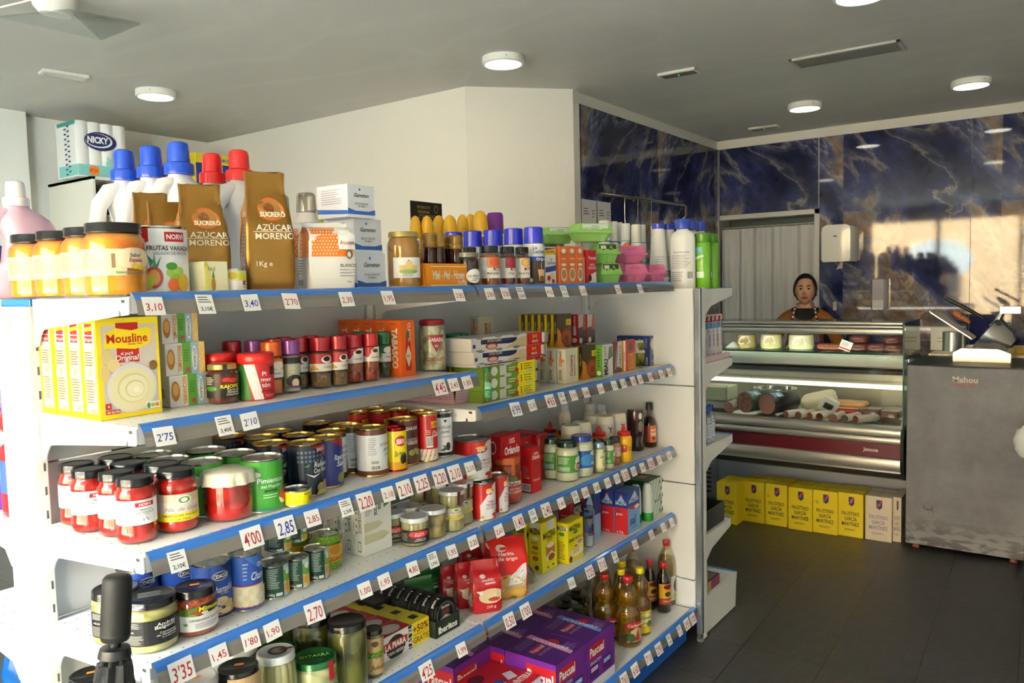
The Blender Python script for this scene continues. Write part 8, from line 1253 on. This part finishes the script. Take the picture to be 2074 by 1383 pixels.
t = goods('cheese_loaf', 'big tilted white pork loaf in film, behind the row of sausages', 'cold cut', slab(.07, .11, .07, M('d9cfb0', .35, 0, .3, 0, .3, 20)), 1662, 4.56, zd+.045, None, 0); t.rotation_euler = (-.28, -.3, .1)
goods('bacon_slab', 'layered slab of bacon with golden rind in the counter', 'bacon', slab(.06, .11, .05, M('c08a4a', .4), None, ('e0cdb8', '9a5040', 'd8c0a8')), 1722, 4.58, zd+.03); goods('red_tray', 'flat red tray under the layered bacon', 'tray', slab(.085, .13, .028, M('a83a3c', .4)), 1722, 4.58, zd+.001)
for i, px in enumerate((1763, 1800)): goods('meat_pack', f'dark cured meat wrapped in film, {("left", "right")[i]} one at the counter\'s right end', 'meat', slab(.06, .07, .055-.01*i, M('6a4a48', .35, 0, .5, 0, .8, 26)), px, 4.5+.02*i, zd+.001, 'film-wrapped meats')
for i, (px, a, c) in enumerate(((1592, .5, '8a4a44'), (1617, .3, '7a3a2c'), (1640, .5, '8a4030'), (1660, .2, '703428'), (1688, .1, '8a5a4a'), (1711, .3, '6a6258'), (1733, .6, '7a3c34'))):
    goods('cured_sausage', f'cut cured sausage in white paper, {ORD[i]} from the left in the front row', 'sausage', log_(.0235, .17, M(c, .5, 0, 0, 0, .4, 90), M('cfc8ba', .6, 0, 0, 0, .4, 50), False), px, 4.255, zd-.006, 'front row cured sausages', -pi/2-a)
t = goods('brochure', 'white and black wrapper standing among the sausages', 'wrapper', slab(.012, .055, .1, M('dcdcd8', .5)), 1672, 4.46, zd+.022, None, .0); t.rotation_euler = (.5, -.35, 0); mb = MB(); mp, W, H = flat((-.0135, .035, .02), (0, -.07, 0), (0, 0, .055), (-1, 0, 0)); mb.decal([('r', .1, .1, .9, .9, '2c2c2e')], mp, W, H); mb.build('print', t, 0)
def wbox(t): mb = MB(); c_ = M('cfd4b4', .5); mb.box(-.1, -.12, 0, .1, .12, .004, c_); mb.box(-.1, -.12, 0, -.096, .12, .09, c_); mb.box(.096, -.12, 0, .1, .12, .09, c_); mb.box(-.1, -.12, 0, .1, -.116, .09, c_); mb.box(-.1, .116, 0, .1, .12, .09, c_); mb.build('box_body', t, 0)
t = goods('open_box', 'pale green open box of wrapped goods at the left end of the counter', 'box', wbox, 1449, 4.45, zd+.06); goods('wrapped_goods', 'crinkled clear-wrapped goods heaped in the pale green box', 'package', slab(.07, .09, .08, M('b9b7a4', .3, 0, .5, 0, 1, 30)), 1447, 4.45, zd+.066)
goods('box_support', 'low white crate under the pale green open box', 'crate', slab(.09, .11, .056, M('c9c9c0', .5)), 1449, 4.45, zd+.002)
# boxes of wine on the floor along the counter
def winebox(px0, px1, pyb, y_c, lb, inkc, mark):
    p = at(px0, pyb, 2, 0); y1 = yy(px1, p.x, 0); w_ = p.y-y1; ink = inkc
    fr = [('p', [(.42, .92), (.64, .92), (.64, .76), (.53, .7), (.42, .76)], '23307c'), ('p', [(.42, .78), (.42, .72), (.6, .92), (.64, .92), (.64, .88)], 'c8302a'), ('e', .53, .81, .04, .03, '8a7a5a'), ('t', 'FAUSTINO', .5, .535, .085, ink, .7), ('t', 'GARCÍA', .5, .415, .085, ink, .5), ('t', 'MARTÍNEZ', .5, .295, .085, ink, .7), ('n', .25, .14, .78, .19, ink, 2)]
    if mark: fr.append(('t', '13', *mark, .1, '2a2a20', .3, {'rot': 1, 's': .3}))
    t = carton('wine_box', w_, .205, .262, y_c, fr, None, [('r', 0, .48, 1, .52, 'a8951c' if y_c.startswith('e') else '9a8f80'), ('r', .47, 0, .5, 1, 'b09c1e' if y_c.startswith('e') else 'a59a8a')]); t.location = p; t.rotation_euler = (0, 0, -pi/2); tag(t, lb, 'box', 'wine boxes by the counter'); return t
YB = 'e2c81c'; WBX = [(1452, 1493, 1057, YB, None), (1503.7, 1548, 1054, YB, None), (1550.2, 1594.6, 1061, YB, (.14, .7)), (1596.6, 1644.6, 1070, YB, (.8, .3)), (1646.4, 1696, 1077, YB, (.16, .72)), (1697.5, 1748, 1083, YB, None), (1752, 1806, 1091, 'dccfb8', None), (1808.5, 1825, 1096, 'dccfb8', None)]
for i, (a, b, c, d, mk_) in enumerate(WBX): winebox(a, b, c, d, (f'yellow wine box on the floor, {ORD[i]} from the left along the counter' if i < 6 else f'cream wine box on the floor, {("next to the last yellow one", "half hidden by the grey cooler")[i-6]}'), '4a4a2a' if i < 6 else '7a7aa0', mk_)
# grey beer cooler with the slicer on top
pA = at(1829, 1107, 2, .02); pB = at(2074, 1138, 2, .02); ya = -pi/2; pA.x = 4.1; wM = pA.y-SX(2074, 4.1, .02)
t = thing('beer_cooler', 'tall grey beer cooler cabinet with scuffed front beside the deli counter', 'cooler', (pA.x, pA.y, 0), ya); hM = 1.04
def scuffed():
    mt, tr, n, o = nt('scuffed_grey_panel'); b = bsdf(tr, o, .55); L = tr.links.new; tc = N(tr, 'TexCoord'); nz = N(tr, 'TexNoise', i_Scale=3.0, i_Detail=9.0, i_Roughness=.7); L(tc.outputs['Object'], nz.inputs['Vector'])
    sp = N(tr, 'SeparateXYZ'); L(tc.outputs['Object'], sp.inputs[0]); mr_ = N(tr, 'MapRange', i_1=0.0, i_2=.22); L(sp.outputs[2], mr_.inputs[0]); mp_ = N(tr, 'Mapping'); mp_.inputs['Scale'].default_value = (5, 5, 14); L(tc.outputs['Object'], mp_.inputs[0]); n2 = N(tr, 'TexNoise', i_Scale=2.0, i_Detail=6.0); L(mp_.outputs[0], n2.inputs['Vector'])
    c1 = ramp(tr, [(.35, '62646a'), (.65, '7d7f86')], nz.outputs[0]); c2 = ramp(tr, [(.45, '4a4a4c'), (.55, '8a8c92')], n2.outputs[0]); x = N(tr, 'MixRGB'); L(mr_.outputs[0], x.inputs[0]); L(c2, x.inputs[1]); L(c1, x.inputs[2]); L(x.outputs[0], b.inputs[0]); return mt
mb = MB(); mb.box(0, 0, .025, wM, .56, hM, scuffed(), .004); mb.build('cabinet_body', t); mb = MB(); mb.box(0, 0, hM+.0002, wM+.01, .57, hM+.006, DK); mb.build('top_plate', t)
for x in (.05, wM-.05): mb = MB(); mb.lathe([(.018, 0), (.02, .004), (.014, .026)], M('8a4a42', .5), 14, c=(x, .04, 0)); mb.build('foot', t)
mb = MB(); mp, W, H = flat((0, 0, 0), (wM, 0, 0), (0, 0, hM), (0, -1, 0)); mb.decal([('t', 'Mahou', .5, .935, .03, 'cbb8a0', .25, {'b': .025}), ('t', 'DESDE 1890', .5, .905, .013, '9c2a2c', .26, {'b': .02}), ('e', .2, .24, .045, .022, '55565a'), ('e', .2, .245, .035, .016, '6e7076'), ('p', [(.225, .23), (.25, .2), (.245, .23)], '55565a'), ('p', [(.03, .12), (.1, .09), (.1, .093), (.03, .124)], '4a4b4e')], mp, W, H); mb.build('print', t, 0)
t = thing('work_counter', 'black-edged stainless counter running behind the grey cooler', 'counter', (4.75, -.64, 0)); mb = MB(); mb.box(-.03, -2.2, 1.03, .55, -.0, 1.055, STL); mb.build('worktop', t); mb = MB(); mb.box(0, -2.2, 0, .55, -.02, 1.03, DK); mb.build('cabinet_body', t)
def sl_at(px, x, z): return (x, SX(px, x, z), z)
S_ = thing('meat_slicer', 'shiny steel meat slicer with slanted carriage on the grey cooler', 'slicer', (4.5, SX(1985, 4.5, hM), hM+.0068), -pi/2)
mb = MB(); mb.prism([(-.12, 0), (.16, 0), (.16, .05), (.1, .075), (-.08, .075), (-.12, .05)], 1, -.16, .14, STL); mb.build('base', S_, 30)
mb = MB(); rg = [[Vector((.02+k, -.02, .15))+Matrix.Rotation(.62, 3, 'Y') @ Vector((d_, r_*math.cos(2*pi*j/36), r_*math.sin(2*pi*j/36))) for j in range(36)] for k, d_, r_ in ((0, .0, .001), (0, -.002, .11), (0, .004, .125), (0, .03, .12), (.02, .09, .09), (.03, .12, .05))]; mb.rings(rg, M('c9c9c8', .2, .9)); mb.build('motor_housing', S_, 40)
mb = MB(); q = Matrix.Rotation(.62, 3, 'Y'); c0 = Vector((-.12, -.03, .2)); pts = [c0+q @ Vector(v) for v in ((-.14, -.12, -.008), (.12, -.12, -.008), (.12, .1, -.008), (-.14, .1, -.008))]; mb.rings([pts, [p+Vector((-.008, 0, .013)) for p in pts]], STL); mb.build('carriage', S_, 0)
mb = MB(); mb.tube([Vector((-.17, -.1, .36)), Vector((-.05, -.09, .29)), Vector((.02, -.07, .24))], .011, M('17181a', .4), 10); mb.build('handle', S_); mb = MB(); mb.tube([(.02, -.05, .1), (.12, -.06, .3), (.13, -.06, .305)], .016, STL, 10); mb.box(.1, -.11, .27, .2, -.03, .31, M('a9a9a8', .25, .8)); mb.build('guard', S_, 30)
mb = MB(); mb.tube([(-.14, -.03, .05), (-.14, -.03, .16)], .05, M('b0b0ae', .3, .8), 20); mb.build('column', S_)
t = thing('ham_piece', 'brown and orange piece of ham lying on the slicer carriage', 'ham'); MB().ball((0, 0, 0), .05, CH('a8623c', 'c8823c', '7a3a20', 30), 14, 9, (.6, 1.3, .45)).build('meat', t, 60); t.location = S_.location+Vector((-.03, .1, .25)); t.rotation_euler = (.62, 0, 0)
for i, (px, c, w_, z1) in enumerate(((1918, 'd6d2c6', .19, .15), (2022, 'c9c5ba', .1, .17))): t = carton('storage_box', w_, .12, z1, c, [('n', .2, .3, .8, .6, 'a8a498', 2)]); t.location = (4.98, SX(px, 4.98, 1.06)+w_/2, 1.0555); t.rotation_euler.z = -pi/2; tag(t, f'pale box on the worktop behind the slicer, {("left of it", "right of it")[i]}', 'box', 'pale worktop boxes')
t = carton('storage_box', .2, .25, .03, 'd8a81c', None, None, None); t.location = (4.9, SX(2048, 4.9, 1.06), 1.0555); t.rotation_euler.z = -pi/2; tag(t, 'yellow flat tray on the worktop at the right edge', 'tray')
t = thing('plastic_bag', 'crumpled white plastic bag hanging at the right edge beside the cooler', 'plastic bag', (3.85, SX(2088, 3.85, .72), .64)); mb = MB(); mb.ball((0, 0, .06), .075, M('e4e6e8', .35, 0, .3, 0, .8, 40), 20, 14, (.8, 1, 1.15)); o = mb.build('bag_body', t, 60)
for v in o.data.vertices: v.co *= 1+.16*noise.noise(v.co*40)
MB().tube([(0, 0, .14), (.06, -.02, .26), (.27, -.06, .39)], .004, M('e4e6e8', .5), 6).build('strap', t)
# wall fittings
t = thing('towel_dispenser', 'white wall paper towel dispenser right of the curtained doorway', 'dispenser', (XE, SX(1699, XE-.1, 1.8), 1.665), -pi/2); ww = .125; mb = MB()
mb.rings([[(x*k, -.2*dd, z) for x, dd in ((-ww, 0), (-ww, .8), (-ww*.85, .97), (0, 1.0), (ww*.85, .97), (ww, .8), (ww, 0))] for z, k in ((0, .9), (.02, 1), (.24, 1), (.275, .93), (.29, .7))], M('e6e4dc', .15, 0, .6)); mb.build('cover', t, 40)
mb = MB(); mb.rings([[(-.02+.03*v, -.1+.01*v, -.06+.06*v), (.03-.0*v, -.11, -.05+.05*v), (.03, -.1, -.05+.05*v)] for v in (0, .5, 1)], M('e9e7e2', .8)); mb.build('paper', t, 0); mb = MB(); mp, W, H = flat((-.02, -.2005, .19), (.03, 0, 0), (0, 0, .02), (0, -1, 0)); mb.decal([('e', .5, .5, .5, .3, '3a3a38')], mp, W, H); mb.build('lock', t, 0)
t = thing('soap_dispenser', 'translucent white soap dispenser on the marble, lower right of the towel dispenser', 'dispenser', (XE, SX(1781, XE-.05, 1.4), 1.285), -pi/2); mb = MB(); mb.rings([[(.058*k*x, -.105*y_, z) for x, y_ in ((-1, 0), (-1, .7), (-.7, 1), (.7, 1), (1, .7), (1, 0))] for z, k in ((0, .85), (.01, .95), (.08, 1), (.225, 1), (.235, .9))], M('c3bcc4', .12, 0, .5)); mb.build('cover', t, 40); mb = MB(); mb.box(-.04, -.109, .012, .04, -.1, .075, M('e0dedc', .3)); mb.build('push_bar', t)
t = thing('wall_switch', 'small white switch plate on the marble beside the saleswoman', 'switch', (XE, SX(1691, XE, 1.31), 1.275), -pi/2); mb = MB(); mb.box(-.013, -.008, 0, .013, 0, .072, M('e4e2de', .4)); mb.build('plate', t); mb = MB(); mb.box(-.008, -.011, .01, .008, -.008, .03, M('f0efec', .3)); mb.box(-.008, -.011, .04, .008, -.008, .06, M('d0ceca', .3)); mb.build('button', t)
t = thing('hook_rail', 'chrome rail with meat hooks fixed to the dark marble side wall', 'rail', (0, 0, 0)); CHR = M('9a978c', .2, .95); mb = MB(); mb.tube([(3.81, 1.19, 2.12), (3.81, 1.155, 2.12), (3.83, 1.15, 2.12), (5.1, 1.15, 2.14), (5.16, 1.15, 2.13), (5.18, 1.16, 2.06), (5.18, 1.19, 2.03)], .012, CHR, 10); mb.build('bar', t)
for i, (px, px2) in enumerate(((1262, 0), (1288, 0), (1315, 0))):
    x = SY(px, 1.15, 2.12); zh = 2.1215+.02*(x-3.83)/1.27; h_ = thing('meat_hook', f'steel S-hook hanging on the rail, {ORD[i]} from the left', 'hook', (x, 1.15, zh), .25*i-.2, 'steel hooks'); MB().tube([(.0, .018, -.02), (0, .0165, .006), (0, 0, .016), (0, -.016, .004), (.0, -.014, -.05), (.004, -.01, -.15), (.01, -.01, -.185), (.03, -.01, -.2), (.052, -.01, -.185), (.058, -.01, -.165)], .0028, CHR, 6).build('hook_body', h_)
for i, (a, b) in enumerate(((1178, 1208), (1210, 1237))):
    x0 = SY(a, 1.193, 2.0); x1 = SY(b, 1.193, 2.0); t = thing('wall_notice', f'white printed notice taped to the dark marble, {("left", "right")[i]} of two', 'notice', (x0, 1.193, 1.72), group='white notices'); mb = MB(); mb.box(0, -.001, 0, x1-x0, .0, .36, M('e4e4e8', .6)); mb.build('sheet', t, 0); mb = MB(); mp, W, H = flat((0, -.001, 0), (x1-x0, 0, 0), (0, 0, .36), (0, -1, 0)); mb.decal([('n', .12, .72, .5, .86, '777', 3), ('n', .7, .68, .9, .84, 'b85a5a', 3), ('n', .12, .3, .6, .6, '888', 5)], mp, W, H); mb.build('print', t, 0)
t = thing('door_curtain', 'grey white fabric curtain closing the doorway behind the counter', 'curtain', (XE+.06, 0, 0)); mb = MB(); rg = []
for i in range(161): v = i/160; y = .385+.8*v; a = math.sin(v*30+1.5*math.sin(v*9))*.02+.008*math.sin(v*71); rg.append([(a*.6, y, 1.985), (a, y, 1.6), (a*1.15, y, .02)])
mb.rings(rg, M('d2d2d4', .8), False, False, False); mb.build('fabric', t, 60); mb = MB(); mb.tube([(0, .38, 1.998), (0, 1.19, 1.998)], .006, M('c9ccc8', .3, .5), 8); mb.build('rod', t)
for i in range(8): mb = MB(); y = .44+.1*i; mb.tube([(.011*math.sin(2*pi*j/10), y, 1.993+.011*math.cos(2*pi*j/10)) for j in range(11)], .0015, M('d8d8d6', .3), 5); mb.build('ring', t)
# ------------------------------------------------------------------ the saleswoman
def ev(o):
    dg = bpy.context.evaluated_depsgraph_get(); me = bpy.data.meshes.new_from_object(o.evaluated_get(dg)); old = o.data; bpy.data.objects.remove(o); bpy.data.meshes.remove(old); return me
def skin(nodes, edges, sub=2):
    me = bpy.data.meshes.new('s'); me.from_pydata([n[0] for n in nodes], edges, []); o = bpy.data.objects.new('s', me); COL.objects.link(o); o.modifiers.new('s', 'SKIN'); md = o.modifiers.new('u', 'SUBSURF'); md.levels = sub
    for k, n in enumerate(nodes): me.skin_vertices[0].data[k].radius = n[1]; me.skin_vertices[0].data[k].use_root = k == 0
    return ev(o)
def joined(name, meshes, vox):
    v = []; f = []
    for me in meshes: b = len(v); v += [x.co.copy() for x in me.vertices]; f += [tuple(i+b for i in p.vertices) for p in me.polygons]
    me = bpy.data.meshes.new(name); me.from_pydata(v, [], f); o = bpy.data.objects.new('j', me); COL.objects.link(o); md = o.modifiers.new('r', 'REMESH'); md.mode = 'VOXEL'; md.voxel_size = vox; md.use_smooth_shade = True; sm = o.modifiers.new('m', 'SMOOTH'); sm.iterations = 2; sm.factor = .4; return ev(o)
HC = Vector((0, 0, 1.452))
def headp(a, b, off=0):
    """point on the head: a around (0 = face), b from chin (-90) to crown (+90), degrees"""
    a, b = math.radians(a), math.radians(b); x = math.sin(a)*math.cos(b); y = -math.cos(a)*math.cos(b); z = math.sin(b); w_ = .076; d = .094; h = .116
    p = Vector((x*w_, y*d, z*h)); lo = max(0, -z)
    p.x *= 1-.4*lo**1.8; 
    if y > 0: p.z += .0; p.y *= 1-.25*lo; p.x *= 1+.06*(1-lo)
    else: p.y *= 1+.03*lo; p.y += .008*(1-abs(z))*0
    g = lambda cx, cz, sx, sz: math.exp(-((p.x-cx)/sx)**2-((p.z-cz)/sz)**2)
    if y < 0:
        p.y -= .021*g(0, -.026, .010, .014)+.012*g(0, -.005, .007, .022)+.006*g(0, -.064, .022, .012)+.009*g(0, -.1, .02, .014)+.004*g(0, .03, .045, .012)+.004*(g(.038, -.03, .016, .016)+g(-.038, -.03, .016, .016)); p.y += .009*(g(.03, .008, .014, .01)+g(-.03, .008, .014, .01))+.005*g(0, -.05, .03, .006)
    return HC+p*(1+off)
def grid(fn, A, B): 
    me = bpy.data.meshes.new('g'); v = [fn(a, b) for b in B for a in A]; n = len(A); f = [(j*n+i, j*n+(i+1) % n, (j+1)*n+(i+1) % n, (j+1)*n+i) for j in range(len(B)-1) for i in range(n)]; f += [tuple(range(n))[::-1], tuple((len(B)-1)*n+i for i in range(n))]; me.from_pydata(v, [], f); return me
hd = grid(headp, [i*5 for i in range(72)], [-88+i*4.4 for i in range(41)])
SHZ = 1.27
def arm(s): return [((s*.075, .01, SHZ+.005), (.05, .05)), ((s*.15, .014, SHZ-.04), (.047, .047)), ((s*.218, .02, 1.1), (.043, .043)), ((s*.262, .015, .985), (.037, .037)), ((s*.225, -.11, .985), (.031, .031)), ((s*.19, -.2, 1.005), (.023, .023))]
core = [((0, .02, .86), (.15, .105)), ((0, .015, 1.0), (.125, .095)), ((0, .01, 1.13), (.14, .1)), ((0, .012, 1.245), (.125, .085)), ((0, .018, 1.31), (.05, .05)), ((0, .016, 1.36), (.042, .046)), ((0, .0, 1.42), (.045, .05))]
nodes = list(core); edges = [(i, i+1) for i in range(6)]
for s in (-1, 1):
    b = len(nodes); nodes += arm(s); edges += [(3, b)]+[(b+i, b+i+1) for i in range(5)]
    b = len(nodes); nodes += [((s*.085, .02, .8), (.085, .085)), ((s*.09, .015, .48), (.06, .06)), ((s*.09, .03, .28), (.05, .05)), ((s*.09, .03, .07), (.038, .038)), ((s*.095, -.1, .035), (.035, .03))]; edges += [(0, b)]+[(b+i, b+i+1) for i in range(4)]
parts_ = [skin(nodes, edges), hd]
for s in (-1, 1):
    pm = Vector((s*.178, -.235, .992)); hn = [((s*.19, -.195, 1.006), (.022, .018)), ((s*.182, -.225, 1.006), (.03, .014)), ((s*.17, -.262, 1.005), (.034, .012))]; parts_.append(skin(hn, [(0, 1), (1, 2)], 1))
    for k, (dx, ln_) in enumerate(((-.03, .058), (-.01, .066), (.011, .062), (.03, .048))):
        b0 = Vector((s*.168+dx, -.268, 1.006)); d_ = Vector((dx*.25-s*.1, -1, -.02)).normalized(); parts_.append(skin([(b0-d_*.012, (.009, .009)), (b0+d_*ln_*.4+Vector((0, 0, .006)), (.0085, .0085)), (b0+d_*ln_*.75+Vector((0, 0, .0)), (.0078, .0078)), (b0+d_*ln_+Vector((0, 0, -.006)), (.0065, .0065))], [(0, 1), (1, 2), (2, 3)], 1))
    parts_.append(skin([((s*.165, -.22, 1.006), (.011, .011)), ((s*.138, -.24, 1.004), (.01, .01)), ((s*.122, -.268, 1.002), (.0085, .0085))], [(0, 1), (1, 2)], 1))
    parts_.append(grid(lambda a, b: HC+Vector((s*.078, .012, -.008))+Vector((s*.011*math.cos(math.radians(b))*math.sin(math.radians(a)), .017*math.cos(math.radians(b))*math.cos(math.radians(a)), .03*math.sin(math.radians(b)))), [i*30 for i in range(12)], [-80+i*20 for i in range(9)]))
SKN = M('cf9c7e', .5); body = joined('body', parts_, .0045); body.materials.append(SKN)
wx = 5.45; PE = thing('person', 'dark-haired woman in mustard jumper and maroon striped apron behind the deli counter', 'person', (wx, SX(1631, wx, 1.45), 0), -pi/2+.22); o = bpy.data.objects.new('body', body); COL.objects.link(o); o.parent = PE; body.shade_smooth()
def grown(nodes, edges, g): return skin([(n[0], (n[1][0]+g, n[1][1]+g)) for n in nodes], edges)
sn = list(core[:4])+[((0, .018, 1.288), (.082, .062))]; se = [(0, 1), (1, 2), (2, 3), (3, 4)]
for s in (-1, 1): b = len(sn); sn += arm(s); se += [(3, b)]+[(b+i, b+i+1) for i in range(5)]
sw = joined('sw', [grown(sn, se, .013)], .006); sv = [v.co.copy() for v in sw.vertices]; A_ = []; B_ = []
for p in sw.polygons:
    c = p.center; tee = (c.x**2+((c.z-1.325)*1.0)**2 < .102**2 and c.y < .02) or (c.z > 1.298 and abs(c.x) < .1)
    (B_ if tee else A_).append(tuple(p.vertices))
for nm, fs, c, k in (('jumper', A_, '9a5a1c', 0), ('undershirt', B_, '0e0e10', -.003)):
    ids = sorted({i for f in fs for i in f}); mp_ = {i: j for j, i in enumerate(ids)}; mb = MB(); mb.add([sv[i]+Vector((0, -k, 0)) for i in ids], [tuple(mp_[i] for i in f) for f in fs], M(c, .85, 0, 0, 0, .2, 200)); mb.build(nm, PE, 180)
mb = MB(); tr_ = [((-.15+.3*0, 0, 0))]; mb.lathe([(.19, .0), (.185, .1), (.17, .8)], M('24262c', .8), 24, c=(0, .02, .06), sy=.75); mb.build('skirt', PE)
def apf(u, v, e):
    x = -.15+.3*u; z = .86+.305*v; hw = .145-.05*max(0, v-.55)/.45; x = (u-.5)*2*hw; k = .112+.004*math.sin(v*5); return (x, .012-k*math.sqrt(max(.1, 1-(x/.185)**2))-.013-e, z)
mb = MB(); nu = 26; vs = [apf(i/nu, j/12, .002) for j in range(13) for i in range(nu+1)]; mb.add(vs, [(j*(nu+1)+i, j*(nu+1)+i+1, (j+1)*(nu+1)+i+1, (j+1)*(nu+1)+i) for j in range(12) for i in range(nu)], M('54242c', .8)); 
mb.decal([('r', .03+.055*i, 0, .045+.055*i, 1, 'cdbcbc') for i in range(18)], apf, .3, .3, 14, .0026, .8); mb.build('apron', PE, 60)
mb = MB(); pk = lambda u, v, e: apf(.28+.52*u, .15+.5*v, e+.004); mb.decal([('r', 0, 0, 1, 1, '54242c')]+[('r', 0, .06+.13*i, 1, .1+.13*i, 'cdbcbc') for i in range(7)], pk, .15, .15, 12, .003, .8); mb.build('apron_pocket', PE, 0)
for s in (-1, 1):
    P = [Vector((s*.088, -.108, 1.16)), Vector((s*.086, -.108, 1.21)), Vector((s*.08, -.095, 1.275)), Vector((s*.068, -.05, 1.325)), Vector((s*.058, .0, 1.345)), Vector((s*.04, .06, 1.348)), Vector((0, .08, 1.348))]; mb = MB(); 
    for i in range(24):
        def q_(t_): k = min(int(t_*6), 5); r_ = t_*6-k; return P[k].lerp(P[k+1], r_)
        mb.tube([q_(i/24), q_((i+1)/24)], .0075, M('6a1c2c' if i % 2 else 'd8cccc', .8), 8)
    mb.build('apron_strap', PE)
mb = MB(); v = []; f = []; A = [i*5 for i in range(72)]; Bq = [-50+i*4 for i in range(36)]
def hair(a, b):
    fr = math.cos(math.radians(a)); return headp(a, b, .1 if fr < .5 else .1-.05*(fr-.5)*2)
for b in Bq: v += [hair(a, min(b, 89.5)) for a in A]
for j in range(35):
    for i in range(72):
        a = A[i]; a_ = a-360 if a > 180 else a; b = Bq[j]; lim = 46-(abs(a_)/70)**3*60 if abs(a_) < 70 else -40
        if b > lim: f.append((j*72+i, j*72+(i+1) % 72, (j+1)*72+(i+1) % 72, (j+1)*72+i))
mb.add(v, f, M('15100e', .45)); mb.ball((0, .105, 1.46), .042, M('15100e', .45), 16, 10); mb.build('hair', PE, 60)
EYW = M('d8d0c8', .3); 
for s in (-1, 1):
    c = headp(s*23, 4, 0); mb = MB(); mb.ball(c+Vector((0, .005, 0)), .013, EYW, 14, 9, (1.2, .7, .6)); mb.ball(c+Vector((0, -.003, 0)), .0066, M('1c1310', .2), 10, 7, (1, .55, 1)); mb.build('eye', PE, 60)
    mb = MB(); mb.tube([headp(s*x, b, .012) for x, b in ((10, 13.5), (18, 16.5), (27, 17), (36, 13))], [.003, .0045, .004, .0018], M('140e0c', .7), 6); mb.build('eyebrow', PE)
    mb = MB(); mb.tube([headp(s*x, b, .006) for x, b in ((13, 5), (22, 8), (32, 5))], .0026, M('140e0c', .6), 5); mb.build('eyelash', PE)
    mb = MB(); mb.ball(HC+Vector((s*.078, .006, -.042)), .006, M('141416', .2), 10, 7); mb.build('earring', PE)
mb = MB(); LP = M('96463e', .45); mb.tube([headp(x, b, .006) for x, b in ((-19, -27.5), (-9, -28), (0, -28.7), (9, -28), (19, -27.5))], [.002, .0042, .0044, .0042, .002], LP, 8); mb.tube([headp(x, b, .006) for x, b in ((-19, -27.8), (-9, -33), (0, -34.5), (9, -33), (19, -27.8))], [.002, .005, .0056, .005, .002], LP, 8); mb.build('lips', PE, 60)
mb = MB(); mb.tube([headp(x, b, .002) for x, b in ((-12, -29.3), (0, -31), (12, -29.3))], [.001, .0028, .001], M('e2dad2', .3), 8); mb.build('teeth', PE)
